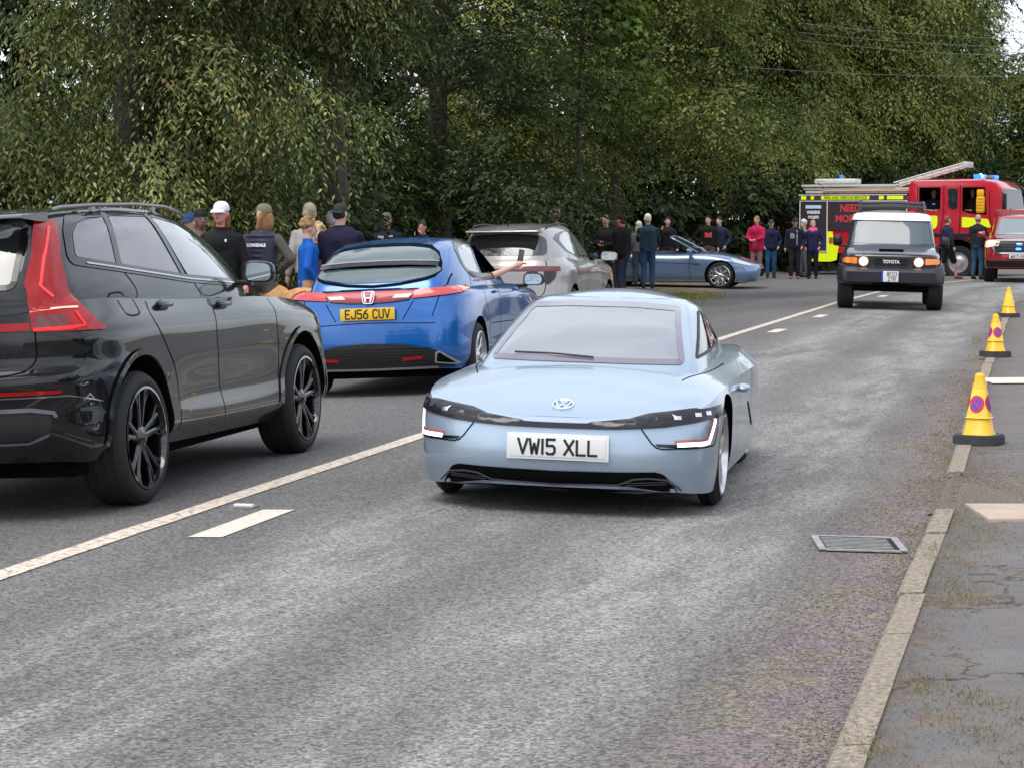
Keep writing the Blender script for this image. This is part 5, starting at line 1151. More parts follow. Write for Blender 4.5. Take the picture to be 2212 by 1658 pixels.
g = [
 P([1.30,1.27,1.15,1.02,.7,.2,-.6,-1.1,-1.4,-1.55,-1.6], [0,.5,.70,.77,.81,.83,.83,.82,.78,.5,0], 1.17),
 P([.98,.96,.86,.74,.5,.1,-.6,-1.1,-1.38,-1.52,-1.56], [0,.47,.66,.725,.76,.78,.78,.77,.73,.48,0], 1.42),
 P([.55,.53,.46,.37,.2,-.1,-.6,-1.05,-1.32,-1.45,-1.48], [0,.43,.59,.64,.67,.685,.69,.68,.64,.43,0], 1.72),
 P([.42,.40,.34,.26,.12,-.15,-.6,-1.0,-1.26,-1.40,-1.42], [0,.38,.53,.57,.60,.615,.62,.61,.57,.38,0], 1.78),
]
ra.body(lv, [(2.36,1.17),(1.8,1.24),(1.2,1.28),(0,1.28),(-2.7,1.32)], g, [(.42,1.78),(0,1.83),(-.8,1.835),(-1.42,1.79)], wheels=[(1.61,.39,.45),(-1.61,.39,.45)], nu=4, nv=3)
b = MB(); b.box((0,0,.42),(4.4,1.4,.14),bev=.02); b.build('underbody', WELL, ra.t)
for sg in (1,-1):
    for xx in (1.61,-1.61): ra.wheel(xx, sg*.935, .39, .265, .235, 'plain', ALU, 6)
    ra.d3('headlamp', [(2.58,sg*.56,.98),(2.58,sg*.56,1.11),(2.4,sg*.80,1.12),(2.2,sg*.89,1.10),(2.2,sg*.90,.96),(2.4,sg*.84,.93)], sg*35, M('lamp cluster', (.75,.62,.45), .1, .2, coat=1, emis=(1,.8,.6), es=.25), off=.012, rnd=.03)
    mirror_ext(ra, .95, sg*1.05, 1.28, (.13,.24,.20), PRA, glass=False)
ra.d3('windscreen', [(0,-.66,1.27),(0,.66,1.27),(0,.55,1.70),(0,-.55,1.70)], 'F', M('hazy windscreen', (.16,.20,.21), .04, spec=1, coat=1), off=.006, rnd=.06)
ra.d3('side_windows', [(.80,0,1.30),(-1.2,0,1.32),(-1.1,0,1.66),(.30,0,1.67)], 'L', GLS, off=.005, rnd=.04, mirror=True)
ra.d3('front_grille', [(0,-.60,.80),(0,.60,.80),(0,.66,.93),(0,.58,1.10),(0,-.58,1.10),(0,-.66,.93)], 'F', BLK, off=.012, rnd=.06)
ra.d3('grille_trim', [(0,-.60,1.115),(0,-.68,.93),(0,-.60,.785),(0,.60,.785),(0,.68,.93),(0,.60,1.115)], 'F', CHR, off=.025, rib=.03)
ra.d3('grille_trim', [(0,-.60,1.115),(0,.60,1.115)], 'F', CHR, off=.025, rib=.025)
for z in (.90,.97,1.04): ra.d3('grille_bar', [(0,-.56,z),(0,.56,z)], 'F', M('grille bar dark', (.06,.06,.08), .3, .5), off=.02, rib=.02)
ra.d3('lower_bumper', [(0,-.86,.42),(0,.86,.42),(0,.88,.58),(0,-.88,.58)], 'F', BLK, off=.01, rnd=.03)
b = MB(); b.box((2.66,-.02,.90),(.05,.14,.06),bev=.015); o = b.build('blue_light', M('blue strobe', (.1,.3,1), .2, emis=(.02,.2,1), es=3), ra.t)
b = MB(); b.ball((2.655,0,1.02),(.012,.09,.035),8); b.build('front_emblem', CHR, ra.t)
plate(ra, (2.66,0,.70), (1,0,0), 'WX71 KNA', WPL)
b = MB(); b.tube([(.2,-.3,1.83),(.1,-.3,2.02)], .008, 5); b.build('aerial', BLK, ra.t)
b = MB(); b.box((-2.0,0,1.62),(1.3,1.55,.72),bev=.09); b.build('rear_canopy', PRA, ra.t)
# ------------------------------------------------------------------ fire engine
FX = (12.91, 67.0, -.20)
fe = empty('fire_engine', FX, R(-26)); tag(fe, 'long red and yellow fire engine with roof ladders, side-on across the far road end', 'fire engine')
FRED = M('fire red paint', (.52,.012,.03), .25, .0, coat=1); LIME = M('fluorescent yellow', (.72,.82,.01), .4, emis=(.8,1,0), es=.12); DKP = M('shutter graphic black', (.035,.035,.04), .3, coat=.5)
LAD = M('ladder aluminium', (.55,.54,.52), .6, .1, noise=.15); WOOD = M('pale hose beam', (.55,.42,.25), .5)
def hull(y0=1.22):
    pts = [(-.50,.62),(-.50,2.86),(-.35,2.97),(1.75,2.99),(2.10,2.93),(2.34,2.70),(2.50,1.75),(2.58,1.35),(2.58,.55),(1.75,.50),(.35,.50),(.3,.62)]
    b = MB(); b.prism(rnd(pts, .08, 3), 'y', -y0, y0); return b
cab = hull().build('cab', [FRED, WELL], None, True, 30)
md = cab.modifiers.new('bv', 'BEVEL'); md.width = .07; md.segments = 3; md.limit_method = 'ANGLE'; md.angle_limit = R(50); bpy.context.view_layer.update(); bake(cab)
def winc(poly, ya, yb):
    b = MB(); b.prism(rnd(poly, .05, 3), 'y', ya, yb); return b.build('cut', [WELL], None, False)
WIN = [[(-.17,2.03),(-.17,2.74),(.48,2.74),(.48,2.03)], [(.72,2.16),(.70,2.70),(1.00,2.70),(1.00,2.10),(.82,2.08)], [(1.14,2.03),(1.14,2.74),(1.82,2.74),(1.88,1.92),(1.35,1.96)]]
cuts = [winc(WIN[0], -1.5, -.25), winc(WIN[2], -1.5, -.25)]
for sg in (1,-1):
    b = MB(); b.cyl((1.03,sg*.7,.53),(1.03,sg*1.5,.53),.66,n=40); cuts.append(b.build('cut', [WELL], None, False))
boolcut(cab, cuts); cab.data.shade_smooth(); cab.data.set_sharp_from_angle(angle=R(30)); cab.parent = fe
class _F: pass
fo = _F(); fo.t = fe; fo.bvh = bvh_of([cab]); fo.d = lambda n, p, ax, m, **k: Car.d(fo, n, p, ax, m, **k); fo.b = cab
def f3(n, p, ax, m, **k): return _d3(fo, n, p, ax, m, **k)
f3('crew_window', [(a,0,c) for a, c in WIN[1]], 'R', GLS, off=.01, rnd=.08)
for a in 'L': 
    for wv in WIN: f3('crew_window', [(p,0,q) for p, q in wv], a, GLS, off=.01, rnd=.06)
f3('windscreen', [(0,-1.16,1.62),(0,1.16,1.62),(0,1.12,2.68),(0,-1.12,2.68)], 'F', M('dark cab glass', (.01,.012,.014), .12, spec=.4), off=.01, rnd=.08)
f3('hazard_panel', [(.03,0,1.90),(.40,0,1.90),(.40,0,1.62),(.33,0,1.50),(.18,0,1.50),(.12,0,1.60)], 'R', LIME, off=.012, rnd=.06)
f3('hazard_panel', [(1.14,0,1.86),(1.92,0,1.80),(2.02,0,1.55),(1.14,0,1.55)], 'R', LIME, off=.012, rnd=.04)
f3('lower_panel', [(1.75,0,1.3),(2.5,0,1.3),(2.5,0,.7),(1.75,0,.7)], 'R', FRED, off=.01)
Car.seams(fo, [('R', [(-.22,2.80),(-.24,1.2),(-.2,.75)], 3), ('R', [(.58,2.80),(.58,2.0),(.50,1.5),(.46,.9)], 3), ('R', [(1.08,2.80),(1.08,2.0),(1.06,1.3)], 3), ('R', [(1.95,2.6),(1.98,1.9),(2.05,1.3)], 3)], w_=.02, both=False)
b = MB(); 
for i in range(13):
    a = R(180*i/12); b.box((1.03+.72*math.cos(a), -1.225, .53+.72*math.sin(a)), (.20,.05,.09), rot=Matrix.Rotation(-(a-PI/2), 3, 'Y'), bev=.01)
b.box((1.03,-1.22,1.33),(1.5,.05,.10),bev=.02); b.build('front_arch', BLK, fe)
def fwheel(x):
    for sg in (1,-1):
        b = MB(); b.lathe([(.0,.02),(.10,.02),(.12,-.0),(.17,-.05),(.27,-.07),(.285,0),(.30,.0),(.29,-.2)], (0,0,0), 'y', 32)
        if sg < 0: b.v = [(p[0],-p[1],p[2]) for p in b.v]
        o = b.build('wheel', M('wheel grey', (.45,.45,.45), .4, .5), fe, True, 40, loc=(x, sg*1.16, .5))
        b = MB(); b.lathe([(.285,-.28),(.32,-.30),(.47,-.30),(.5,-.26),(.5,-.03),(.47,.0),(.32,.01),(.285,-.01)], (0,0,0), 'y', 40)
        if sg < 0: b.v = [(p[0],-p[1],p[2]) for p in b.v]
        b.build('tyre', RUB, o)
fwheel(1.03); fwheel(-2.2)
b = MB(); b.box((-1.0,0,.62),(6.0,1.6,.35)); b.build('chassis', WELL, fe)
# body behind the cab
b = MB(); b.box((-2.2,0,1.62),(3.38,2.40,1.74),bev=.03); bd = b.build('body', FRED, fe)
b = MB()
for sg in (1,-1):
    y = sg*1.215
    b.prism([(-3.92,.50),(-3.92,.76),(-3.02,.76),(-3.02,1.42),(-2.86,1.42),(-2.80,1.05),(-2.66,.95),(-2.72,.55),(-2.9,.50)], 'y', min(y,y+sg*.03), max(y,y+sg*.03))
    b.prism([(-1.66,.52),(-1.70,.95),(-1.55,1.30),(-.52,1.30),(-.52,.52)], 'y', min(y,y+sg*.03), max(y,y+sg*.03))
b.build('skirt', LIME, fe)
def side(name, x0, z0, x1, z1, mat, y=-1.236, th=.01, par=None):
    b = MB(); b.box(((x0+x1)/2, y, (z0+z1)/2), (x1-x0, th, z1-z0)); return b.build(name, mat, par or fe, False)
side('locker_shutter', -3.86, .80, -3.06, 2.33, DKP); side('locker_shutter', -2.98, 1.46, -.56, 2.33, DKP)
FW = M('frame white', (.72,.70,.66), .4)
for x in (-3.90, -3.03, -.54): side('shutter_frame', x-.015, .78 if x < -3 else 1.44, x+.015, 2.36, FW, -1.245)
side('shutter_frame', -3.9, 2.335, -.53, 2.36, FW, -1.247); side('step_panel', -3.3, .765, -3.05, .83, WOOD, -1.25)
side('top_rail', -3.94, 2.37, -.54, 2.52, M('rail dark', (.05,.05,.06), .4), -1.235, .04)
side('rail_edge', -3.95, 2.52, -.54, 2.545, FW, -1.24, .05); 
for (a, c) in ((-3.86,-3.70),(-3.55,-3.45),(-3.22,-1.70),(-1.40,-1.25),(-1.15,-.65)): side('rail_panel', a, 2.39, c, 2.50, LIME, -1.262)
side('side_marker', -2.96, 1.05, -2.84, 1.24, M('amber square', (.42,.10,.03), .4), -1.25)
def ftext(name, s, x, z, w_, size, mat, y=-1.246): return text(name, s, size, mat, fe, face_mtx((x, y, z), (0,-1,0)), width=w_, bold=.006)
IW = M('sign white', (.85,.85,.86), .5); IRD = M('sign red', (.75,.04,.05), .5)
ftext('rail_lettering', 'FIRE AND RESCUE SERVICE', -2.45, 2.445, 1.35, .10, M('rail letter', (.25,.28,.02), .5), -1.27)
side('shutter_sign', -3.72, 2.12, -3.22, 2.22, M('pale blue strip', (.55,.72,.85), .5), -1.243)
ftext('shutter_lettering', 'WARNING', -3.47, 2.00, .42, .13, IW); ftext('shutter_lettering', 'CYCLISTS', -3.47, 1.85, .34, .11, IW)
side('shutter_sign', -3.35, 1.16, -3.18, 1.30, IRD, -1.243); side('shutter_sign', -3.38, 1.05, -3.20, 1.08, IW, -1.243); side('shutter_sign', -3.38, .98, -3.24, 1.00, IW, -1.243)
ftext('shutter_lettering', 'NEED', -2.30, 2.12, .62, .30, IRD); ftext('shutter_lettering', 'MORE', -2.40, 1.80, .72, .30, IRD)
# roof gear
for (z, y, x0, x1) in ((2.62,-1.0,-3.8,-.6),(2.72,-.9,-3.9,-.75),(2.82,-.95,-3.95,-1.0)):
    b = MB()
    for dy in (0, .42):
        b.box(((x0+x1)/2, y+dy, z), (x1-x0, .045, .07), bev=.006)
    n = int((x1-x0)/.3)
    for i in range(n): b.cyl((x0+.15+i*.3, y, z), (x0+.15+i*.3, y+.42, z), .018, n=6)
    b.build('roof_ladder', LAD, fe)
b = MB(); b.box((-1.9,-1.05,2.67),(2.7,.06,.05)); b.box((-2.0,-.2,2.70),(3.0,.9,.12),bev=.03); b.build('suction_hose', WOOD, fe)
b = MB()
for s_ in (-.32,.32):
    for dz in (0,.10):
        b.cyl((-1.15,-.25+s_,2.80+dz),(1.0,-.25+s_,3.38+dz),.028,n=6)
for i in range(9):
    t_ = i/8; b.cyl((-1.15+2.15*t_,-.57,2.80+.58*t_),(-1.15+2.15*t_,.07,2.80+.58*t_),.02,n=6); b.cyl((-1.15+2.15*t_,-.57,2.80+.58*t_),(-1.15+2.15*min(1,t_+.1),-.57,2.90+.58*min(1,t_+.1)),.012,n=5)
b.cyl((-1.15,-.57,2.80),(-3.2,-.57,2.78),.028,n=6); b.cyl((-1.15,.07,2.80),(-3.2,.07,2.78),.028,n=6); b.box((1.05,-.25,3.43),(.16,.72,.18),bev=.03); b.build('raised_ladder', LAD, fe)
b = MB(); b.box((-2.9,-.6,2.95),(1.3,.7,.16),bev=.06); b.box((-3.3,-.7,2.97),(.3,.5,.10),bev=.03); b.build('roof_cover', M('roof cover white', (.68,.68,.66), .5), fe)
BLU = M('lit blue beacon', (.03,.15,.9), .2, emis=(.01,.16,1), es=1.6); BLW = M('blue flash core', (.7,.85,1), .2, emis=(.35,.75,1), es=3)
b = MB(); b.lathe([(0,.13),(.05,.11),(.06,0)], (-2.75,-.75,3.03), 'z', 14); b.build('beacon', M('blue beacon', (.02,.2,.8), .2, emis=(.01,.12,.9), es=.5), fe)
b = MB(); b.box((1.55,-.78,3.06),(.24,.62,.13),bev=.04); b.build('beacon', BLU, fe); b = MB(); b.ball((1.62,-.98,3.07),(.07,.10,.075),8); b.build('beacon_flash', BLW, fe)
b = MB(); b.box((1.55,.1,3.06),(.20,1.1,.11),bev=.03); b.build('light_bar', M('bar dark', (.08,.08,.1), .3), fe); b = MB(); b.box((1.55,.85,3.06),(.24,.5,.13),bev=.04); b.build('beacon', BLU, fe)
YS = M('yellow seat cover', (.85,.42,.01), .6, noise=.1)
b = MB(); b.box((1.68,-1.12,2.22),(.27,.20,.50),bev=.06); b.box((1.67,-1.12,2.57),(.24,.18,.24),bev=.07)
for i in range(5): b.box((1.68,-1.225,2.05+.09*i),(.20,.02,.03),bev=.008)
b.build('seat', YS, fe)
b = MB(); b.box((2.45,-1.42,2.3),(.12,.16,.5),bev=.04); b.cyl((2.3,-1.2,2.6),(2.43,-1.42,2.5),.02); b.build('door_mirror', BLK, fe)
side('windscreen_banner', -1, 0, 1, .1, FW) if False else None
b = MB(); b.box((2.52,0,1.95),(.02,1.2,.14)); b.build('front_sign', M('front sign', (.7,.75,.75), .5), fe)

# ------------------------------------------------------------------ cones
CY = M('cone yellow', (.86,.47,.01), .45, noise=.05, coat=.2); CYL = M('cone sleeve yellow', (.90,.60,.06), .4, coat=.3); CB = M('cone base black', (.045,.045,.05), .8, noise=.2)
CR = M('sign red vinyl', (.68,.03,.06), .4); CBL = M('sign blue vinyl', (.10,.08,.45), .4)
def cone(x, y, z, rz, label, symbol=True, h=.50, first=None):
    t = empty('traffic_cone', (x, y, z), rz); tag(t, label, 'traffic cone', 'no-waiting cones along the kerb')
    b = MB(); b.prism(rnd([(-.165,-.10),(-.10,-.165),(.10,-.165),(.165,-.10),(.165,.10),(.10,.165),(-.10,.165),(-.165,.10)], .02, 2), 'z', 0, .055)
    b.prism(rnd([(-.155,-.09),(-.09,-.155),(.09,-.155),(.155,-.09),(.155,.09),(.09,.155),(-.09,.155),(-.155,.09)], .02, 2), 'z', .055, .066); b.build('base', CB, t)
    def ring(r, zz, p=3.2, n=40):
        o = []
        for i in range(n):
            a = 2*PI*i/n; c, s_ = math.cos(a), math.sin(a); k = (abs(c)**p+abs(s_)**p)**(-1/p); o.append((r*c*k, r*s_*k, zz))
        return o
    def tubeof(prof, name, mat):
        b = MB(); v = []; 
        for r, zz in prof: v += ring(r, zz, 3.4-1.3*min(1, zz/.5))
        f = [(k*40+i, k*40+(i+1)%40, (k+1)*40+(i+1)%40, (k+1)*40+i) for k in range(len(prof)-1) for i in range(40)]; f.append(tuple(range((len(prof)-1)*40, len(prof)*40)))
        b.add(v, f); return b.build(name, mat, t, True, 40)
    body = tubeof([(.112,.055),(.108,.075),(.098,.085),(.045,.425),(.036,.44),(.036,.475),(.030,.49),(.022,.498)], 'body', CY)
    slv = tubeof([(.0935,.185),(.087,.19),(.052,.385),(.050,.39)], 'sleeve', CYL)
    if symbol:
        bv = bvh_of([slv])
        for ax in ('F','B','L','R'):
            decal('no_waiting_symbol', bv, ell(0,.283,.052,.062), ax, CR, slv, .002, .02); o = decal('symbol_centre', bv, ell(0,.283,.036,.044), ax, CBL, slv, .0035, .02)
            decal('symbol_bar', bv, ribbon([(-.030,.315),(.030,.25)], .014), ax, CR, slv, .005, .02)
    return t
cone(3.33, 15.55, kz(15.5), R(-28), 'yellow no-waiting cone nearest the camera, on a black base beside the kerb')
cone(5.68, 25.7, kz(25.7), R(8), 'yellow no-waiting cone in the middle of the row, its round symbol facing the camera')
cone(8.3, 36.6, kz(36.6), R(30), 'plain yellow cone farthest along the kerb, smallest of the row', symbol=False)

# ------------------------------------------------------------------ people
MC = {}
def cloth(c, rough=.85, n=.12):
    k = (tuple(c), rough)
    if k not in MC: MC[k] = M('cloth', c, rough, noise=n, nscale=9, bump=.35, bscale=14, spec=.2)
    return MC[k]
SK2 = M('skin pale', (.60,.36,.27), .5, noise=.08, nscale=25); SK3 = M('skin ruddy', (.58,.25,.19), .5, noise=.08, nscale=25)
EYE = M('eye dark', (.02,.015,.012), .3); LIP = M('lips', (.33,.10,.08), .5)
def solid(prims, vox, name, mat, parent, mats=None):
    """union of limbs (capsules and ellipsoids) grown into one continuous surface"""
    b = MB()
    for p in prims:
        if p[0] == 'c':
            _, a, c, r1, r2 = p; b.cyl(a, c, r1, r2, n=14); b.ball(a, r1*.999, 7); b.ball(c, r2*.999, 7)
        else:
            b.ball(p[1], p[2], 10, rot=p[3] if len(p) > 3 else None)
    o = b.build(name, mat, None, True, None)
    md = o.modifiers.new('r', 'REMESH'); md.mode = 'VOXEL'; md.voxel_size = vox; md.use_smooth_shade = True
    ms_ = o.modifiers.new('s', 'SMOOTH'); ms_.factor = .5; ms_.iterations = 2
    bpy.context.view_layer.update(); bake(o); o.data.shade_smooth(); o.parent = parent
    return o
def lerp(a, b, t): return tuple(a[i]+(b[i]-a[i])*t for i in range(3))
ARMS = {  # elbow, wrist for the right arm (x positive), facing +y
 'down': ((.25,-.02,1.14),(.27,.05,.90)), 'pocket': ((.30,-.06,1.14),(.22,.10,.95)), 'fold': ((.25,.03,1.16),(.02,.21,1.18)), 'foldl': ((.25,.03,1.14),(.06,.20,1.13)),
 'back': ((.28,-.10,1.15),(.10,-.16,.98)), 'hip': ((.38,-.08,1.17),(.19,.03,1.04)), 'front': ((.25,.10,1.15),(.08,.28,1.08)), 'face': ((.24,.16,1.22),(.05,.20,1.50)), 'phone': ((.25,.18,1.24),(.13,.36,1.42)), 'out': ((.30,.14,1.17),(.34,.42,1.14)), 'sill': ((.26,.22,1.14),(.0,.34,1.12))}
def person(px, ytop, Y, face, label, top=(.02,.02,.03), legs=(.03,.035,.06), arms=('down','down'), hair=None, hcol=(.10,.06,.03), cap=None, capcol=(.02,.02,.02), skin=None,
           shorts=False, vox=.016, lean=0, vest=None, beard=None, glasses=False, headturn=0, build=1., shoes=(.02,.02,.02), scarf=None, zbase=None, h=None, seated=False, X=None, logo=None, bag=False, striped=None, long_top=0, name='person', feet=((.10,.03),(-.10,-.03))):
    skin = skin or SK2
    d = Y*math.cos(PITCH)
    if X is None: X = (px-1106)/4731*(Y+.05)
    # height of the top of the head
    ang = math.atan((829-ytop)/4731)-PITCH; ztop = 1.58+Y*math.tan(ang)
    zb = zbase if zbase is not None else (gz(X, Y)+(.05 if X < xi(LE, Y) else 0))
    H = (h or (ztop-zb)); k = H/(1.75 if not cap else 1.77)
    t = empty(name, (X, Y, zb), R(face)); t.scale = (k, k, k); tag(t, label, 'person')
    L_ = Matrix.Rotation(R(-lean), 3, 'X')
    def up(p):
        v = Vector(p)-Vector((0,0,.95)); return tuple(L_ @ v+Vector((0,0,.95))) if p[2] > .9 else tuple(p)
    w_ = build; hd = Matrix.Rotation(R(headturn), 3, 'Z')
    hc = Vector(up((0,.02,1.635)))
    def hp(p): return tuple(hc+hd @ Vector(p))
    S = []; J = []; T_ = []; SH = []
    A = []
    for sg, kind in ((1, arms[0]), (-1, arms[1])):
        e, wr = ARMS[kind] if isinstance(kind, str) else kind
        sh = up((sg*.178*w_, 0, 1.385)); e = up((sg*e[0], e[1], e[2])); wr = up((sg*wr[0] if True else wr[0], wr[1], wr[2]))
        A.append((sg, sh, e, wr))
    hips = (0, 0, .95)
    S += [('c', up((0,0,1.05)), up((0,0,1.33)), .115*w_, .120*w_), ('c', (.06,0,.95), (-.06,0,.95), .095*w_, .095*w_), ('c', up((.12*w_,0,1.37)), up((-.12*w_,0,1.37)), .058, .058), ('c', up((.13,0,1.385)), up((.02,0,1.47)), .04, .04), ('c', up((-.13,0,1.385)), up((-.02,0,1.47)), .04, .04),
          ('c', up((0,-.0,1.42)), hp((0,-.015,-.06)), .058, .056), ('b', hp((0,-.008,.02)), (.074,.094,.112)), ('b', hp((0,.025,-.045)), (.056,.066,.068)),
          ('c', hp((0,.085,.005)), hp((0,.108,-.022)), .011, .016), ('b', hp((.078,-.005,-.005)), (.012,.022,.033)), ('b', hp((-.078,-.005,-.005)), (.012,.022,.033)), ('b', hp((0,.078,-.075)), (.026,.020,.018))]
    for sg, sh, e, wr in A:
        S += [('c', sh, e, .046, .038), ('c', e, wr, .037, .026)]
        dv = (Vector(wr)-Vector(e)).normalized(); sd = Vector((0,1,0)) if abs(dv.y) < .75 else Vector((0,0,1)); n = dv.cross(sd).normalized(); sd = n.cross(dv).normalized()
        pc = Vector(wr)+dv*.05; S.append(('b', tuple(pc), (.034,.034,.042), None)[:3]); S.append(('c', tuple(Vector(wr)+dv*.02), tuple(pc+dv*.03), .027, .031))
        for i, ln in enumerate((.066,.076,.072,.058)):
            b0 = pc+dv*.03+sd*(.028-.0187*i); b1 = b0+dv*ln*.55-n*.006*sg; b2 = b1+dv*ln*.35-n*.022*sg
            S += [('c', tuple(b0), tuple(b1), .0095, .009), ('c', tuple(b1), tuple(b2), .009, .008)]
        b0 = Vector(wr)+dv*.035+sd*.03; b1 = b0+dv*.03+sd*.025; S += [('c', tuple(b0), tuple(b1), .012, .011), ('c', tuple(b1), tuple(b1+dv*.028), .011, .009)]
    F = []
    if seated: F = [((.10,0,.90),(.13,.42,.92),(.13,.46,.5)), ((-.10,0,.90),(-.13,.42,.92),(-.13,.46,.5))]
    else:
        for sg, ft in zip((1,-1), feet): F.append(((sg*.09,0,.90),(sg*.09*.4+ft[0]*.6,ft[1]*.5+.03,.50),(ft[0],ft[1]-.02,.08)))
    for hp_, kn, an in F:
        S += [('c', hp_, kn, .080, .055), ('c', kn, lerp(kn, an, .35), .052, .055), ('c', lerp(kn, an, .35), an, .055, .036)]
        if not seated: S += [('c', (an[0],an[1]-.02,.05), (an[0]*1.1,an[1]+.16,.035), .04, .034)]
    body = solid(S, vox, 'body', skin, t)
    # clothes
    st = .95-long_top
    J += [('c', up((q*.050*w_,.0,.98-long_top)) if not long_top else (q*.055*w_,.0,.98-long_top), up((q*.058*w_,.005,1.31)), .132*w_, .134*w_) for q in (1,-1)]+[('c', up((.13*w_,0,1.365)), up((-.13*w_,0,1.365)), .078, .078), ('c', (.062*w_,0,st+.02), (-.062*w_,0,st+.02), .130*w_, .130*w_), ('c', up((0,0,1.40)), up((0,-.0,1.475)), .080, .066), ('c', up((.15*w_,0,1.375)), up((.03,0,1.46)), .060, .05), ('c', up((-.15*w_,0,1.375)), up((-.03,0,1.46)), .060, .05)]
    J2 = [('c', up((.04*w_,.01,1.33)), up((-.04*w_,.01,1.33)), .148*w_, .148*w_)]
    J += J2
    slv = []
    for sg, sh, e, wr in A:
        short = top == 'x' or (striped == 'tee')
        if short: slv += [('c', sh, lerp(sh, e, .62), .066, .058)]
        else: slv += [('c', sh, e, .060, .053), ('c', e, lerp(e, wr, .93), .052, .041)]
    if vest:
        solid(slv+[('c', up((.13*w_,0,1.365)), up((-.13*w_,0,1.365)), .070, .070)], vox, 'sleeves', cloth(top), t)
        rib_ = []
        for i in range(9): 
            zz = .98+i*.055; rib_.append(('b', up((0,.005,zz)), (.195*w_,.150*w_,.036)))
        solid(J+rib_, vox, 'padded_vest', cloth(vest, .5), t)
    else: solid(J+slv, vox, 'jacket' if striped != 'tee' else 'shirt', cloth(top), t)
    for hp_, kn, an in F:
        if shorts: T_ += [('c', hp_, lerp(hp_, kn, 1.0), .108, .090)]
        else: T_ += [('c', hp_, kn, .100, .075), ('c', kn, lerp(kn, an, .9), .074, .060)]
    T_ += [('c', (.06,0,.95), (-.06,0,.95), .128*w_, .128*w_)]
    solid(T_, vox, 'shorts' if shorts else 'trousers', cloth(legs, .9), t)
    if not seated:
        for _, kn, an in F:
            solid([('c', (an[0],an[1]-.03,.055), (an[0],an[1],.06), .05, .052), ('c', (an[0],an[1],.045), (an[0]*1.12,an[1]+.17,.036), .046, .038)], max(vox,.014), 'shoe', cloth(shoes, .6), t)
    # head details
    if hair or not cap:
        hm = cloth(hcol, .8, .25)
        Q = []
        if hair == 'bald': Q = [('b', hp((0,-.035,-.01)), (.082,.078,.055))]
        elif hair == 'curly':
            rr = random.Random(int(px)); 
            for i in range(26):
                a = rr.uniform(0, 2*PI); e = rr.uniform(.05, 1.45); v = Vector((math.cos(a)*math.cos(e)*.085, math.sin(a)*math.cos(e)*.10-.015, math.sin(e)*.11+.03))
                if v.y > .055 and v.z < .085: continue
                Q.append(('b', hp(v), (.030,.030,.028)))
            Q.append(('b', hp((0,-.02,.045)), (.086,.098,.095)))
        elif hair == 'long': Q = [('b', hp((0,-.018,.045)), (.088,.102,.100)), ('b', hp((0,-.05,-.06)), (.088,.060,.13)), ('c', hp((.06,-.04,-.02)), hp((.075,-.01,-.13)), .035, .03), ('c', hp((-.06,-.04,-.02)), hp((-.075,-.01,-.13)), .035, .03)]
        else: Q = [('b', hp((0,-.020,.048)), (.084,.098,.092)), ('b', hp((0,-.045,.0)), (.083,.068,.075))]
        if cap and hair != 'long': Q = [('b', hp((0,-.040,.005)), (.081,.072,.072))]
        if cap and hair == 'long': Q[0] = ('b', hp((0,-.02,.02)), (.080,.09,.07))
        if Q: solid(Q, max(.010, vox*.7), 'hair', hm, body)
    if cap:
        cm = cloth(capcol, .7)
        b = MB(); pr = [(.0,.098),(.035,.095),(.062,.081),(.083,.052),(.090,.02),(.091,.0),(.087,.0)]
        b.lathe(pr, (0,0,0), 'z', 24); b.v = [(x*.93, y*1.08-.012, z+.036) for x, y, z in b.v]
        if cap != 'beanie':
            s_ = -1 if cap == 'reverse' else 1; v = []; n_ = 9
            for i in range(n_):
                a = PI*i/(n_-1); v += [(.080*math.cos(a), s_*(.045+.05*math.sin(a)), .045), (.076*math.cos(a), s_*(.055+.125*math.sin(a)), .020), (.076*math.cos(a), s_*(.055+.125*math.sin(a)), .012), (.08*math.cos(a), s_*(.045+.05*math.sin(a)), .034)]
            f = []
            for i in range(n_-1):
                for j in range(4): f.append((i*4+j, i*4+(j+1) % 4, (i+1)*4+(j+1) % 4, (i+1)*4+j))
            b.add(v, f)
        b.v = [tuple(hc+hd @ Vector(p)) for p in b.v]; b.build('cap' if cap != 'beanie' else 'beanie', cm, body)
    front = True
    for sg in (1,-1):
        b = MB(); b.ball(hp((sg*.030,.083,.016)), (.013,.008,.007), 6); b.build('eye', EYE, body)
    b = MB(); b.ball(hp((0,.088,-.050)), (.024,.010,.006), 6); b.build('mouth', LIP, body)
    if glasses:
        b = MB()
        for sg in (1,-1): b.ball(hp((sg*.032,.094,.014)), (.024,.007,.017), 6)
        b.build('glasses', GBLK, body)
    if beard:
        solid([('b', hp((0,.045,-.085)), (.052,.052,.042)), ('c', hp((.055,.02,-.055)), hp((-.055,.02,-.055)), .03, .03), ('b', hp((0,.085,-.035)), (.03,.016,.010))], .010, 'beard', cloth(beard, .9), body)
    if scarf: solid([('c', up((.07,.02,1.47)), up((-.07,.02,1.47)), .075, .075), ('c', up((0,.06,1.44)), up((0,-.05,1.46)), .08, .08)], vox, 'scarf', cloth(scarf), t)
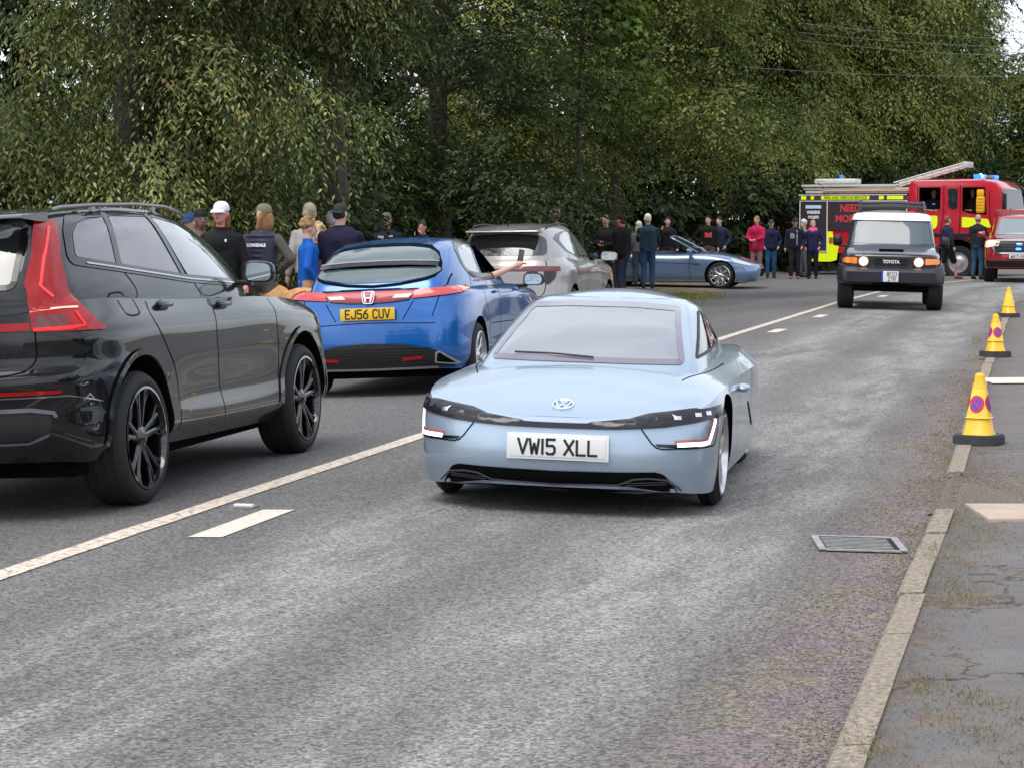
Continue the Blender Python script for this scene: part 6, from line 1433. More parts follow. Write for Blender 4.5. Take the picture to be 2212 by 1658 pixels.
    if logo:
        bv = bvh_of([c for c in t.children if c.name.split('.')[0] in ('jacket','shirt','padded_vest')])
        for (kind, x, z, w0, h0, c) in logo:
            ax = 'F' if kind == 'f' else 'B'
            # people face +y: project along y
            hitd = Vector((0,-1,0)) if kind == 'f' else Vector((0,1,0))
            h_ = bv.ray_cast(Vector((x, 1.0 if kind == 'f' else -1.0, z)), hitd)
            if h_[0] is None: continue
            yv = h_[0].y+(.012 if kind == 'f' else -.012)
            if isinstance(c, str): text('lettering', c, h0, IW, t, face_mtx((x, yv, z), (0, 1 if kind == 'f' else -1, 0)), width=w0, bold=.003)
            else:
                b = MB(); b.box((x, yv, z), (w0, .012, h0), bev=.004); b.build('chest_print', M('print', c, .6), t)
    return t
K_ = (.012,.012,.014); NV = (.016,.018,.045)
person(481.6, 434.4, 24.0, 170, 'person in a white baseball cap and black zip jacket, looking over the black SUV', top=K_, arms=('down','down'), hair='long', hcol=(.13,.06,.03), cap='c', capcol=(.75,.72,.80), skin=SK3, vox=.013, headturn=-8, glasses=False, logo=[('f',-.09,1.36,.02,.03,(.8,.8,.8))])
person(566, 438.5, 24.3, -18, 'person in a dark padded vest over grey sleeves, seen from behind with a khaki cap', top=(.075,.065,.06), vest=(.035,.034,.06), legs=(.12,.10,.085), arms=('hip','down'), hair='long', hcol=(.30,.15,.07), cap='c', capcol=(.16,.15,.09), vox=.013, lean=4, headturn=60, logo=[('b',.0,1.32,.22,.045,'LONGDALE')])
person(416, 459, 27.5, 150, 'person in a blue cap mostly hidden behind the black SUV windscreen', top=(.03,.03,.05), cap='c', capcol=(.03,.06,.16), hair='short', vox=.02)
person(437, 451, 27.0, 200, 'person with a dark cap and brown face beside the one in the white cap', top=(.14,.10,.08), cap='beanie', capcol=K_, hair='short', skin=M('skin brown', (.16,.08,.06), .5), vox=.02)
person(673, 441.5, 28.2, 20, 'grey-haired person in a pale knitted jumper, back turned behind the boy in blue', top=(.42,.40,.38), arms=('down','down'), hair='short', hcol=(.33,.27,.21), vox=.015, headturn=-35, build=1.05)
person(666, 474, 26.6, -75, 'curly-haired boy in a bright blue hoodie and tan trousers, in profile', top=(.008,.09,.40), legs=(.42,.26,.12), arms=('pocket','down'), hair='curly', hcol=(.28,.17,.08), vox=.013, build=.9, long_top=.06)
person(691, 485, 27.6, 160, 'fair-haired person just behind the boy in blue, head bowed', top=(.05,.04,.09), hair='curly', hcol=(.50,.36,.19), vox=.015, headturn=25)
person(707, 457, 29.5, -60, 'grey-haired person between the fair-haired one and the tall dark jacket', top=(.03,.03,.05), hair='short', hcol=(.30,.29,.29), vox=.018, lean=8)
person(737, 438.3, 26.8, -12, 'tall person in a dark navy jacket and black cap, broad back to the camera', top=(.016,.014,.035), arms=('front','front'), hair='short', hcol=(.03,.03,.03), cap='reverse', capcol=(.025,.03,.03), vox=.014, build=1.22, headturn=-15)
person(836, 458.7, 36.5, 176, 'bearded person in a grey cap and dark shirt behind the blue hatchback roof', top=(.02,.02,.035), hair='short', hcol=(.05,.04,.03), cap='c', capcol=(.13,.14,.13), beard=(.08,.035,.02), glasses=True, skin=SK3, vox=.015, build=1.15, logo=[('f',.07,1.36,.09,.05,(.55,.55,.58)),('f',-.09,1.38,.07,.03,(.55,.55,.58))])
person(913, 479, 40, 165, 'dark-haired person lifting a hand to the mouth, behind the hatchback roof', top=(.02,.022,.045), arms=('down','face'), hair='short', hcol=(.06,.05,.05), skin=SK3, vox=.015)
person(1208, 450.6, 45, 100, 'grey-haired person in a pink top whose head shows above the silver SUV roof', top=(.50,.24,.24), hair='short', hcol=(.28,.24,.24), vox=.018, build=.95, lean=6)
person(1308, 466, 47, 150, 'fair-haired person in a dark jacket right of the silver SUV', top=(.03,.028,.03), hair='short', hcol=(.25,.20,.08), vox=.018, arms=('fold','foldl'))
person(1343, 465.5, 46.5, 60, 'person in a wide black coat with a pink face, behind the silver SUV mirror', top=(.008,.008,.010), hair='short', hcol=(.02,.015,.015), skin=M('skin pink', (.62,.20,.24), .5), vox=.018, build=1.25)
person(1379, 479.5, 55, 20, 'pale-haired person half hidden behind the one in the teal jacket', top=(.12,.12,.11), legs=(.05,.06,.08), hair='long', hcol=(.55,.53,.42), vox=.018)
person(1399, 463.4, 53.6, -8, 'white-haired person in a dark teal jacket and jeans, back to camera by the sports car', top=(.018,.045,.065), legs=(.035,.075,.15), arms=('front','front'), hair='short', hcol=(.70,.66,.52), vox=.015, build=1.12, headturn=-20)
person(1441, 470, 58.5, 170, 'dark-dressed person in the tree shade behind the sports car windscreen', top=(.012,.012,.014), hair='short', hcol=(.02,.02,.02), vox=.02, arms=('phone','down'), headturn=20)
person(1528, 467, 59.5, 178, 'person in a black hoodie with a red chest print behind the sports car bonnet', top=(.008,.008,.008), legs=(.14,.10,.08), hair='short', hcol=(.015,.012,.012), vox=.017, build=1.1, arms=('hip','down'), headturn=-25, logo=[('f',0,1.24,.19,.15,(.45,.05,.05))])
person(1554, 469, 60.5, 150, 'person in a dark blue top leaning beside the black hoodie', top=(.02,.02,.06), legs=(.02,.02,.03), hair='short', hcol=(.03,.02,.02), arms=('pocket','pocket'), vox=.018, lean=5)
person(1633, 468, 62, 150, 'person in a bright pinkish red coat standing at the front of the sports car', top=(.42,.015,.07), legs=(.22,.13,.13), arms=('front','front'), hair='short', hcol=(.20,.16,.08), skin=SK3, vox=.017, build=1.15, long_top=.12)
person(1664, 474, 63.5, 178, 'person in a dark navy jacket, cap and blue jeans right of the red coat', top=(.018,.016,.05), legs=(.02,.09,.17), arms=('pocket','pocket'), hair='short', cap='c', capcol=(.05,.04,.05), vox=.017, build=1.1, long_top=.04)
person(1715, 471, 62.5, 174, 'elderly person in a black cap and open black jacket left of the fire engine', top=(.014,.014,.03), legs=(.015,.015,.022), arms=('down','pocket'), hair='short', hcol=(.5,.5,.5), cap='c', capcol=(.02,.02,.02), skin=SK3, vox=.017, build=1.15, shoes=(.25,.08,.08), logo=[('f',.07,1.25,.13,.16,(.22,.22,.28)),('f',-.06,1.2,.025,.42,(.4,.4,.44))])
person(1735, 476, 64.3, 120, 'white-haired person in a patterned coat between the black cap and the pink scarf', top=(.17,.15,.15), legs=(.10,.10,.10), hair='curly', hcol=(.62,.60,.58), vox=.018)
person(1754, 477, 62.6, 165, 'person in a navy coat with a bright pink scarf before the fire engine locker', top=(.018,.016,.06), legs=(.012,.012,.018), arms=('pocket','pocket'), hair='short', hcol=(.40,.26,.13), scarf=(.70,.10,.24), vox=.017, long_top=.08, headturn=30, lean=-3)
person(2043, 467.5, 62.6, -70, 'person in a dark hoodie and black shorts walking past the fire engine wheel', top=(.022,.024,.055), legs=(.010,.011,.010), shorts=True, arms=('down','down'), hair='short', hcol=(.25,.07,.05), vox=.017, feet=((.12,.26),(-.08,-.22)), shoes=(.22,.10,.10), logo=None)
person(2109, 464.5, 61.8, -40, 'person in a black jacket and jeans with arms folded beside the red pickup', top=(.018,.022,.022), legs=(.035,.08,.14), arms=('fold','front'), hair='bald', hcol=(.25,.22,.2), skin=SK3, vox=.017, build=1.15)
# crew in the fire engine
cw = fe.matrix_world
def crew(x, y, face, label, **k):
    p = cw @ Vector((x, y, 1.05)); person(0, 0, p.y, face, label, X=p.x, zbase=p.z-.12, h=1.75, seated=True, vox=.017, **k)
crew(.12, -.62, 168, 'crew member in a navy T-shirt leaning at the rear cab window of the fire engine', top=(.015,.018,.05), striped='tee', arms=('sill','sill'), hair='bald', hcol=(.06,.04,.03), skin=SK3, logo=[('f',0,1.32,.09,.03,(.75,.75,.75))])
crew(1.30, -.62, 150, 'balding crew member with a bare forearm out of the fire engine front window', top=(.03,.02,.018), striped='tee', arms=('sill','out'), hair='bald', hcol=(.12,.08,.06), skin=SK3)
# driver of the blue hatchback holding a phone out of the window
hw = ho.t.matrix_world
p = hw @ Vector((.02, -.40, 0))
drv = person(0, 0, p.y, 76-90, 'driver of the blue hatchback, bare forearm stretched out of the window holding a phone', X=p.x, zbase=p.z-.33, h=1.70, seated=True, striped='tee', top=(.05,.04,.04), arms=(((.27,.08,1.43),(.46,.20,1.52)), 'sill'), hair='short', hcol=(.03,.02,.02), vox=.011)
# phone in the hand
b = MB(); b.box((0,0,0), (.06,.010,.135), bev=.004); b.box((-.015,-.006,.055), (.03,.006,.03), 1, bev=.004)
ph = b.build('phone', [M('phone case', (.09,.08,.09), .3), GBLK], None); ph.matrix_world = drv.matrix_world @ Matrix.Translation((.52,.28,1.63)) @ Matrix.Rotation(R(12), 4, 'Z') @ Matrix.Rotation(R(10),4,'Y')
tag(ph, 'dark phone held up in the hand outside the blue hatchback window', 'phone')
xw = xl.t.matrix_world @ Vector((-.18, .30, 0))
person(0, 0, xw.y, -193.4, 'driver of the pale blue coupe, dimly seen through its windscreen with hands on the wheel', X=xw.x, zbase=-.66, h=1.66, seated=True, top=(.10,.10,.12), arms=(((.24,.22,1.24),(.13,.46,1.46)), ((.24,.22,1.24),(.10,.46,1.44))), hair='short', hcol=(.2,.15,.12), vox=.014)
# tan dog between the black SUV and the hatchback
def dog(px, Y, face):
    X = (px-1106)/4731*Y; t = empty('dog', (X, Y, gz(X,Y)+.02), R(face)); t.scale = (1.25, 1.25, 1.25); tag(t, 'tan short-haired dog standing between the black SUV bonnet and the blue hatchback', 'dog')
    f = M('tan fur', (.52,.27,.11), .9, noise=.25, nscale=12, bump=.4, bscale=60)
    S = [('b',(0,.18,.60),(.14,.20,.18)), ('b',(0,-.14,.62),(.115,.24,.135)), ('b',(0,-.32,.61),(.13,.15,.15)), ('c',(0,.30,.68),(0,.44,.86),.10,.075), ('b',(0,.50,.90),(.075,.105,.08)), ('c',(0,.56,.88),(0,.68,.84),.045,.032),
         ('b',(.065,.46,.93),(.018,.045,.06)), ('b',(-.065,.46,.93),(.018,.045,.06)), ('c',(0,-.44,.66),(0,-.62,.50),.035,.016), ('c',(0,-.62,.50),(0,-.72,.52),.016,.01)]
    for sg in (1,-1):
        S += [('c',(sg*.09,.22,.52),(sg*.095,.20,.28),.06,.035), ('c',(sg*.095,.20,.28),(sg*.095,.21,.05),.032,.026), ('b',(sg*.095,.235,.03),(.035,.05,.028)),
              ('c',(sg*.09,-.32,.54),(sg*.10,-.24,.34),.085,.045), ('c',(sg*.10,-.24,.34),(sg*.10,-.40,.22),.04,.028), ('c',(sg*.10,-.40,.22),(sg*.10,-.36,.04),.026,.024), ('b',(sg*.10,-.33,.028),(.034,.05,.026))]
    bd = solid(S, .014, 'body', f, t)
    for sg in (1,-1): b = MB(); b.ball((sg*.045,.575,.915),.011,6); b.build('eye', EYE, bd)
    b = MB(); b.ball((0,.71,.85),(.016,.014,.012),6); b.build('nose', EYE, bd); b = MB(); b.tube([(.085*math.cos(a),.37+.03*math.sin(a),.77+.07*math.sin(a)) for a in [2*PI*i/14 for i in range(14)]], .012, 6, closed=True); b.build('collar', M('collar red', (.3,.03,.03), .6), bd)
dog(628, 24.2, 60)
# ------------------------------------------------------------------ trees
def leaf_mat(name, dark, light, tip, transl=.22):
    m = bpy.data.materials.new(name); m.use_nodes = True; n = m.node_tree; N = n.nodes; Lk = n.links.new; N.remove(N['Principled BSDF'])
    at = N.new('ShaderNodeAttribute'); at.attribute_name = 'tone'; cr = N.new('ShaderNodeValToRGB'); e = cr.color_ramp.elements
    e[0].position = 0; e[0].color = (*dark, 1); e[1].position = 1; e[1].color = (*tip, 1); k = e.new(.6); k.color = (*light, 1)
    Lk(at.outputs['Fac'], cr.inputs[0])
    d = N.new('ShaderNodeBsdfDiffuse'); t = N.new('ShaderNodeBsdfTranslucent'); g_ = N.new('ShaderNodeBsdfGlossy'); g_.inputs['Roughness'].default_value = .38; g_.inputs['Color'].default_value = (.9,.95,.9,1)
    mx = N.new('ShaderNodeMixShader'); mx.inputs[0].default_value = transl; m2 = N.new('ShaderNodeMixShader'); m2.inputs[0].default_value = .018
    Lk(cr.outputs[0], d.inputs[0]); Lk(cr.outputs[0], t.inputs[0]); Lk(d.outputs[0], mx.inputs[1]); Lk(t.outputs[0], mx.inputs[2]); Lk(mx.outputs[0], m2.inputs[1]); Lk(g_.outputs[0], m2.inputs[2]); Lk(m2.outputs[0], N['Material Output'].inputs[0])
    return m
def nrm(a): return a/np.maximum(np.linalg.norm(a, axis=-1, keepdims=True), 1e-9)
def leaves_mesh(name, base, dirs, nor, ln, wd, tone, mat, parent):
    """one folded leaf (4 corners) per row"""
    n = len(base); side = nrm(np.cross(dirs, nor)); up = nrm(np.cross(side, dirs))
    ln = ln[:, None]; wd = wd[:, None]
    v = np.empty((n, 4, 3), np.float32)
    v[:, 0] = base; v[:, 1] = base+dirs*ln*.42+side*wd*.5+up*wd*.16; v[:, 2] = base+dirs*ln-up*ln*.12; v[:, 3] = base+dirs*ln*.42-side*wd*.5+up*wd*.16
    me = bpy.data.meshes.new(name); me.vertices.add(n*4); me.vertices.foreach_set('co', v.ravel())
    me.loops.add(n*4); me.loops.foreach_set('vertex_index', np.arange(n*4, dtype=np.int32))
    me.polygons.add(n); me.polygons.foreach_set('loop_start', np.arange(0, n*4, 4, dtype=np.int32)); me.polygons.foreach_set('loop_total', np.full(n, 4, np.int32))
    at = me.attributes.new('tone', 'FLOAT', 'POINT'); at.data.foreach_set('value', np.repeat(tone, 4).astype(np.float32))
    me.update(); me.validate()
    return link(name, me, mat, parent, False)
def crown(name, mat, parent, blobs, nspray, per, ln, wd, gap=-.32, droop=.5, spray=.6, seed=1, face=None, tonebase=.35, hang=.3, flat=.5, dens_in=.25, cut=None):
    """foliage: sprays of leaves spread through a set of ellipsoids, with gaps between them"""
    rg = np.random.default_rng(seed); B = np.array(blobs, float)
    area = (B[:,3]*B[:,4]+B[:,4]*B[:,5]+B[:,3]*B[:,5]); pick = rg.choice(len(B), nspray, p=area/area.sum())
    d = nrm(rg.normal(size=(nspray, 3)))
    if face is not None:
        fl = (d @ np.array(face)) < -.25; d[fl] *= -1
    shell_ = np.where(rg.random(nspray) < dens_in, rg.uniform(.3, .8, nspray), rg.uniform(.82, 1.06, nspray))
    c = B[pick, :3]; r = B[pick, 3:6]; p0 = c+d*r*shell_[:, None]
    # clumping: keep sprays where a wavy field is high
    f = np.sin(p0[:,0]*2.1+seed)*np.sin(p0[:,1]*1.9+p0[:,2]*1.3+seed*2)+np.sin(p0[:,2]*2.7+p0[:,0]*1.1+seed*.7)*.8
    keep = f+rg.normal(0, .38, nspray) > gap
    keep &= p0[:, 2] > .15
    if cut is not None: keep &= cut(p0)
    p0 = p0[keep]; d = d[keep]; ns_ = len(p0); fk = f[keep]
    out = nrm(d*np.array([1,1,.35])+rg.normal(0,.35,(ns_,3))+np.array([0,0,-droop*.35]))
    sl = spray*rg.uniform(.6, 1.35, ns_)
    t = (np.arange(per)+.5)/per
    T = np.tile(t, (ns_, 1))+rg.normal(0,.03,(ns_,per))
    P_ = p0[:,None,:]+out[:,None,:]*(sl[:,None]*T)[...,None]; P_[...,2] -= droop*sl[:,None]*T**2*.6
    side = nrm(np.cross(out, np.array([0,0,1.])))
    sg = np.where(np.arange(per) % 2 == 0, 1., -1.)
    lat = sl[:,None]*.30*np.sin(np.clip(T,0,1)*PI*.9+.3)*rg.uniform(.1,1,(ns_,per))
    P_ += side[:,None,:]*(lat*sg[None,:])[...,None]
    dr = nrm(out[:,None,:]*.7+side[:,None,:]*sg[None,:,None]*.75+rg.normal(0,.28,(ns_,per,3))+np.array([0,0,-hang*1.3]))
    no = nrm(np.array([0,0,1.])*flat+d[:,None,:]*.75+rg.normal(0,.22,(ns_,1,3))+rg.normal(0,.20,(ns_,per,3)))
    n = ns_*per
    bt_ = rg.normal(0, .13, len(B))[pick[keep]]
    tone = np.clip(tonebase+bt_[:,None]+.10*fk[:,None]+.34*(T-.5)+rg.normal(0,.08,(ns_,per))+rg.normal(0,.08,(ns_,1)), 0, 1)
    L1 = ln*rg.uniform(.65,1.25,n); W1 = wd*rg.uniform(.7,1.2,n)
    return leaves_mesh(name, P_.reshape(n,3), dr.reshape(n,3), no.reshape(n,3), L1, W1, tone.ravel(), mat, parent)
BARK = M('bark', (.06,.05,.04), .95, noise=.35, nscale=7, bump=.8, bscale=18)
def tree(name, label, x, y, H, mat, blobs, nspray, per, ln, wd, seed=1, trunk_r=.22, z0=None, group='trees along the left of the road', **k):
    z = -.15 if z0 is None else z0; t = empty(name, (x, y, z)); tag(t, label, 'tree', group)
    rr = random.Random(seed); b = MB()
    pts = [(0,0,-.2),(.05,.03,.8),(-.04,.02,H*.3),(.1,-.05,H*.6),(.05,0,H*.95)]; b.tube(pts, [trunk_r*1.3,trunk_r,trunk_r*.85,trunk_r*.55,trunk_r*.12], 9)
    for i in range(16):
        a = rr.uniform(0, 2*PI); h = H*rr.uniform(.34,.85); l = rr.uniform(.25,.55)*min(H*.5, 4.0)*(1.15-h/H*.5)
        p = [(0.03,0,h),(l*.4*math.cos(a),l*.4*math.sin(a),h+l*.16),(l*math.cos(a+.15),l*math.sin(a+.15),h+l*.22)]
        b.tube(p, [trunk_r*.38,trunk_r*.22,trunk_r*.05], 6)
    b.build('trunk', BARK, t)
    crown('crown', mat, t, blobs, nspray, per, ln, wd, seed=seed, **k)
    return t
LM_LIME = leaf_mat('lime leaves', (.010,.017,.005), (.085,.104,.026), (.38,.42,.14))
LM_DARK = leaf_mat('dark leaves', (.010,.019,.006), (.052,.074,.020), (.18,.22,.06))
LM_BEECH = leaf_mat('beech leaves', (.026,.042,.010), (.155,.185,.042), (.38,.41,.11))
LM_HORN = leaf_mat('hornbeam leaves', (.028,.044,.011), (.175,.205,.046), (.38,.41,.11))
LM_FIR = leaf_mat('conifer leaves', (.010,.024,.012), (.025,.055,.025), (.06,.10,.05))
LM_BR = leaf_mat('seed bracts', (.22,.13,.04), (.42,.27,.10), (.55,.36,.15))
FA = (.25,-.95,.1)
def blobset(seed, rx, ry, z0, z1, n, r=(1.0,1.7), rz=.8):
    rr = random.Random(seed); o = []
    for i in range(n):
        q = rr.uniform(0,1); z = z0+(z1-z0)*q; sh = 1-.25*q
        o.append((rr.uniform(-rx,rx)*sh, rr.uniform(-ry,ry)*sh, z, *(lambda a: (a, a, a*rz))(rr.uniform(*r))))
    return o
# near lime: px 0-860
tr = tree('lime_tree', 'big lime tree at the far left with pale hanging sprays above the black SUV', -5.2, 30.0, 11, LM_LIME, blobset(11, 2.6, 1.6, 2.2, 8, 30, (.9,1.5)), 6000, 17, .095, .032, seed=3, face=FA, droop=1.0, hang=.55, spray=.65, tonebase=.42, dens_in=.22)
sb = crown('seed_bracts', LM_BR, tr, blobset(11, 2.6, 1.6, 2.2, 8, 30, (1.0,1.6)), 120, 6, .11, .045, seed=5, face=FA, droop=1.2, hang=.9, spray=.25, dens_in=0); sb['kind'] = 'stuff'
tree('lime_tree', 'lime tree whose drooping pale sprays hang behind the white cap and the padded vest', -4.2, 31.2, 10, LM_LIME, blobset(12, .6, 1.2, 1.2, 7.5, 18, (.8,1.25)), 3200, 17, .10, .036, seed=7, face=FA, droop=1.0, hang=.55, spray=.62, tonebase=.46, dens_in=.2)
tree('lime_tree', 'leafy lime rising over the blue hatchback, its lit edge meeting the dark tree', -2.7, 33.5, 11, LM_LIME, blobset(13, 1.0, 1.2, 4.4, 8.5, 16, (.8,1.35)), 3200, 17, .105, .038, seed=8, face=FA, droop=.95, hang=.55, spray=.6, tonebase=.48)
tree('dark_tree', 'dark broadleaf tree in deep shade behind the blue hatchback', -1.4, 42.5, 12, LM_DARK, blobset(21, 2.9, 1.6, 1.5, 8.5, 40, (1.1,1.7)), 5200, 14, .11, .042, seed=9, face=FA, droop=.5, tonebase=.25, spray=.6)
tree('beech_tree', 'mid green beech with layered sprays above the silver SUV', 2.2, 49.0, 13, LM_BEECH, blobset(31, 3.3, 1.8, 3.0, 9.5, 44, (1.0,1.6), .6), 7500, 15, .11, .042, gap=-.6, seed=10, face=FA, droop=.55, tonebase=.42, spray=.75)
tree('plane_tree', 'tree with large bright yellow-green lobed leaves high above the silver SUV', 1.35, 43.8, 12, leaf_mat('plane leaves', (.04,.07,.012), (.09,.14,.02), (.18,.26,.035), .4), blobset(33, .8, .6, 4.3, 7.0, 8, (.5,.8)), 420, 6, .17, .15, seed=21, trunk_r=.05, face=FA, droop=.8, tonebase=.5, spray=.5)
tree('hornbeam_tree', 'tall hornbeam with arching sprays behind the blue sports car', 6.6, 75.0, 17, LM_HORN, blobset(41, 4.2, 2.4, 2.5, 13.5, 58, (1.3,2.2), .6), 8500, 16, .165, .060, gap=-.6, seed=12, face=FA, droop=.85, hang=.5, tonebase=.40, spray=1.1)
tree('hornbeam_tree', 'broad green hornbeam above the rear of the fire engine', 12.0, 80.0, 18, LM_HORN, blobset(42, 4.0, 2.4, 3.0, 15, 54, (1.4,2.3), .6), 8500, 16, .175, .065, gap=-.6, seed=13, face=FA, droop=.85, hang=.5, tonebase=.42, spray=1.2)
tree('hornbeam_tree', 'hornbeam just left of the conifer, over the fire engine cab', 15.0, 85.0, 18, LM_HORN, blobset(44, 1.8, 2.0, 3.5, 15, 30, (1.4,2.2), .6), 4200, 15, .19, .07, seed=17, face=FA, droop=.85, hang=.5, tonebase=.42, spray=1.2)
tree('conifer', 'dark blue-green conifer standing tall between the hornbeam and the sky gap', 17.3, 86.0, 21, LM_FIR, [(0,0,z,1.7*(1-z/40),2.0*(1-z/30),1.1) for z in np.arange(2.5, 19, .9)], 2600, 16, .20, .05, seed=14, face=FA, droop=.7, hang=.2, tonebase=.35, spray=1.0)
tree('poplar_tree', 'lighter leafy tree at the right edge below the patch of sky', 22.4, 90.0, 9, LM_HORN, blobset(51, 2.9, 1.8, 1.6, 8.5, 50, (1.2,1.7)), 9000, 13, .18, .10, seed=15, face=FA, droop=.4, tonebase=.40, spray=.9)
# hedge and undergrowth in the shade
def hedge(name, label, x0, y0, x1, y1, h, mat, n, ln, wd, seed, thick=1.2, rot=0, tb=.18, z0=-.1):
    m_ = int(max(3, math.hypot(x1-x0, y1-y0)/1.1)); rr = random.Random(seed)
    t = empty(name, (x0, y0, z0)); tag(t, label, 'hedge')
    bl = [((x1-x0)*i/m_+rr.uniform(-.3,.3), (y1-y0)*i/m_+rr.uniform(-.3,.3), h*q, 1.0, thick*.6, h*.34) for i in range(m_+1) for q in (.3,.72)]
    b = MB()
    for i in range(m_*2): 
        px_ = (x1-x0)*i/(m_*2)+rr.uniform(-.2,.2); py_ = (y1-y0)*i/(m_*2); b.tube([(px_,py_,-.1),(px_+rr.uniform(-.2,.2),py_,h*.5),(px_+rr.uniform(-.5,.5),py_+rr.uniform(-.3,.3),h*.95)], [.05,.035,.01], 5)
    b.build('stems', BARK, t)
    crown('foliage', mat, t, bl, n, 12, ln, wd, seed=seed, face=FA, droop=.4, spray=.45, tonebase=tb, dens_in=.35)
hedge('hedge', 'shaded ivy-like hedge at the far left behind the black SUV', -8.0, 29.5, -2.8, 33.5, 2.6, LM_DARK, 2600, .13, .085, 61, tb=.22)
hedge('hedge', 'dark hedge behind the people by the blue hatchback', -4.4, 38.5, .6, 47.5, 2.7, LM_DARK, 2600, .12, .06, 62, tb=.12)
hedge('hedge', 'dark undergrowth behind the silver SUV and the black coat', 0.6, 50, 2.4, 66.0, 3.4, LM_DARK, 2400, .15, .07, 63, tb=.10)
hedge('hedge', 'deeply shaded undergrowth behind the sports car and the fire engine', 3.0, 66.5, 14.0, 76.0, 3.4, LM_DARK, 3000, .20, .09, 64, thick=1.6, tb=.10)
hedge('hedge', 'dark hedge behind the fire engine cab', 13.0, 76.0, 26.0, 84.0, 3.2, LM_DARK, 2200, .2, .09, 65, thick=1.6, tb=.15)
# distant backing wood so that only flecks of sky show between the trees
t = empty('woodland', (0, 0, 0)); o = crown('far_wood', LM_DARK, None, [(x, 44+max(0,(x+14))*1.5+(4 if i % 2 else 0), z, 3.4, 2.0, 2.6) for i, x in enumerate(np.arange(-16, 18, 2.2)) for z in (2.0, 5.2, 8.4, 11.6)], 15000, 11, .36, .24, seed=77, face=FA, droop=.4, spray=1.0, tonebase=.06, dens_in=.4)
bpy.data.objects.remove(t); o.name = 'far_wood'; tag(o, 'dark wood behind the roadside trees', 'woodland', kind='stuff')
# bushes added outside the view to put dark reflections in the paintwork
tree('reflection_bush', 'low bushes added past the right edge, unseen, for dark paintwork reflections', 10.5, 17.0, 2.2, LM_DARK, blobset(71, 1.2, 5.5, .7, 1.7, 24, (.9,1.2)), 1100, 10, .30, .18, seed=31, face=(-.95,-.2,.1), group='bushes added out of view for reflections', droop=.4, tonebase=.2)
tree('reflection_bush', 'low bushes added behind the camera, unseen, for dark paintwork reflections', 9.5, 5.0, 2.2, LM_DARK, blobset(72, 1.2, 6.0, .7, 1.7, 24, (.9,1.2)), 1100, 10, .30, .18, seed=32, face=(-.95,.1,.1), group='bushes added out of view for reflections', droop=.4, tonebase=.2)
# dry grass tufts and litter along the kerb and verge
def tufts(name, label, pts, n, h, cols, seed, spread=.12, kind='stuff'):
    rg = np.random.default_rng(seed); P_ = np.array([pts[i] for i in rg.integers(0, len(pts), n)], float)
    P_[:, 0] += rg.normal(0, spread, n); P_[:, 1] += rg.normal(0, spread*1.6, n)
    P_[:, 2] = np.array([gz(a, b_) for a, b_ in P_[:, :2]])+pts[0][2]
    d = nrm(rg.normal(0, .7, (n, 3))+np.array([0,0,.75])); no = nrm(rg.normal(size=(n,3)))
    m = leaf_mat(name+' blades', *cols, .3)
    o = leaves_mesh(name, P_, d, no, h*rg.uniform(.4,1.3,n), h*.10*rg.uniform(.6,1.6,n), rg.random(n), m, None); tag(o, label, 'grass', kind=kind); return o
STR = ((.16,.12,.05),(.30,.24,.12),(.20,.22,.07))
kp = []
rr = random.Random(8)
for y in np.arange(6, 50, .25):
    f = math.sin(y*1.3)+math.sin(y*.47+1)*.9+rr.uniform(-.4,.4)
    if f > .45 or y > 17: kp += [(xi(KB, y)-rr.uniform(.0,.25), y, .0)]*(3 if f > .9 else 1)
tufts('dry_grass', 'dry grass and weeds along the foot of the kerb', kp, 4200, .032, STR, 4, .05)
kp = [(xi(KB, y)+KW+rr.uniform(0,.5), y, KH) for y in np.arange(6.0, 9.2, .1) if math.sin(y*2.1) > .0]+[(xi(KB, y)+KW+rr.uniform(0,.2), y, KH) for y in np.arange(9, 12, .3)]
tufts('kerbside_grass', 'matted dry grass on the pavement behind the kerb', kp, 2600, .030, STR, 6, .06)
kp = [(xi(LE, y)+rr.uniform(-.5,.35), y, .02) for y in np.arange(42, 50, .1)]
tufts('verge_grass', 'dry yellow grass on the verge corner by the sports car wheel', kp, 2500, .13, ((.20,.17,.05),(.34,.28,.10),(.24,.28,.06)), 7, .25)
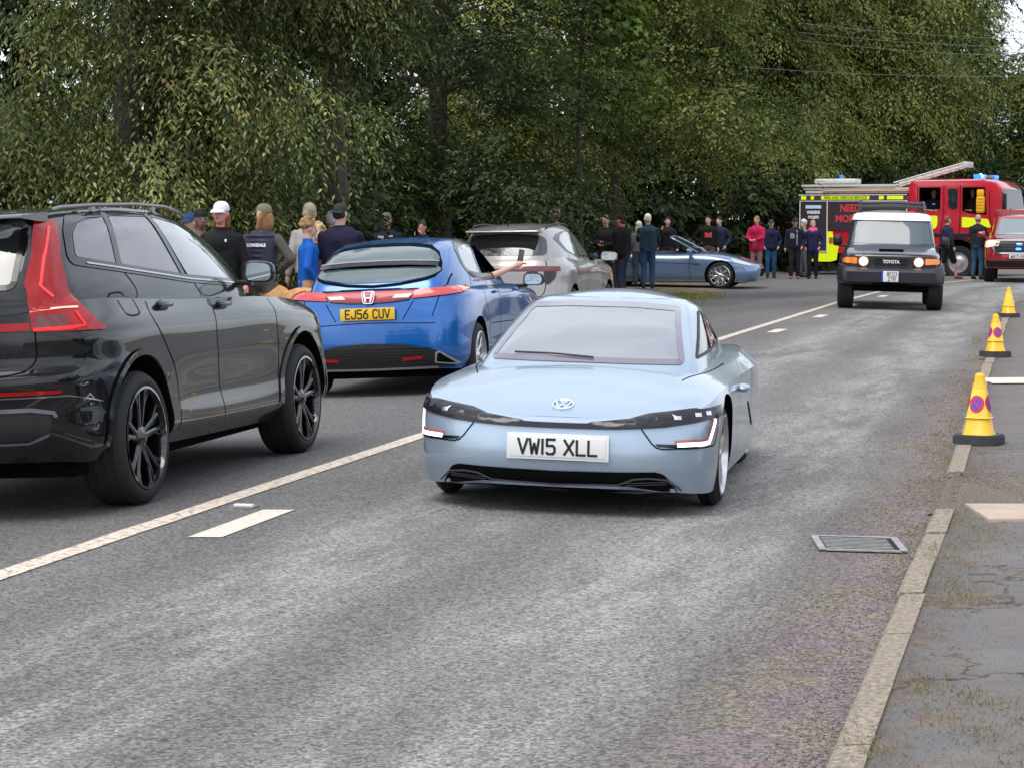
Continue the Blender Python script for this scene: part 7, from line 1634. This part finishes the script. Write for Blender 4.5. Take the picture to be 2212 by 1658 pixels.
def pebbles(name, label, fn, n, r, seed, mat):
    rg = np.random.default_rng(seed); V = []; F = []
    base = np.array([(1,0,0),(-1,0,0),(0,1,0),(0,-1,0),(0,0,1),(0,0,-1)], float); tri = [(0,2,4),(2,1,4),(1,3,4),(3,0,4),(2,0,5),(1,2,5),(3,1,5),(0,3,5)]
    for i in range(n):
        x, y, z = fn(rg); s_ = r*rg.uniform(.4,1.3); k = len(V)
        V += [tuple(q) for q in base*s_*rg.uniform(.6,1.3,(6,1))*np.array([1,1,.6])+np.array([x,y,z])]; F += [(a+k,b_+k,c+k) for a,b_,c in tri]
    o = mesh(name, V, F, mat, smooth=False); tag(o, label, 'gravel', kind='stuff')
PB = M('litter', (.17,.13,.10), .9, noise=.6, nscale=30)
def kf(rg):
    y = rg.uniform(5.5, 24); x = xi(KB, y)-abs(rg.normal(0,.10+.10*(math.sin(y*1.7)+1)))-.01; return x, y, gz(x,y)+.003
pebbles('kerb_litter', 'grit and seed litter gathered in the gutter', kf, 9000, .0045, 3, PB)
def kf2(rg):
    y = rg.uniform(5.5, 16); x = xi(KB, y)+KW+abs(rg.normal(0,.12+.12*(math.sin(y*1.3)+1))); return x, y, kz(y)+.004
pebbles('pavement_litter', 'grit and dead leaves on the pavement edge', kf2, 3000, .0045, 5, PB)
def kf3(rg):
    y = rg.uniform(12.25, 13.75); x = xi(KB, y)-.25+rg.uniform(0,3.6); return x, y, kz(y)+.006-(.03 if x < xi(KB,y)+.05 else 0)
pebbles('gravel', 'loose gravel across the gap in the kerb', kf3, 7000, .007, 6, M('gravel stones', (.20,.165,.13), .9, noise=.5, nscale=40))
# overhead wires
b = MB(); WR = M('cable', (.16,.18,.15), .6)
def wire(pa, za, Ya, pb, zb, Yb, sag, label):
    A = Vector(((pa-1106)/4731*Ya, Ya, za)); B_ = Vector(((pb-1106)/4731*Yb, Yb, zb)); pts = []
    for i in range(17): t_ = i/16; p = A.lerp(B_, t_); p.z -= sag*4*t_*(1-t_); pts.append(p)
    b = MB(); b.tube(pts, .005, 5); o = b.build('overhead_wire', WR); tag(o, label, 'wire', 'wires over the road')
for i, (ya, yb) in enumerate(((55,92),(75,108),(92,128),(128,165))):
    Ya, Yb = 58, 44; za = 1.58+(475-ya-(20 if i == 3 else 0))/4731*Ya; zb = 1.58+(475-yb)/4731*Yb
    wire(1600 if i == 3 else 1720, za, Ya, 2420, zb, Yb, .12, ('top','second','third','lowest')[i]+' of the four thin wires crossing the trees at the upper right')
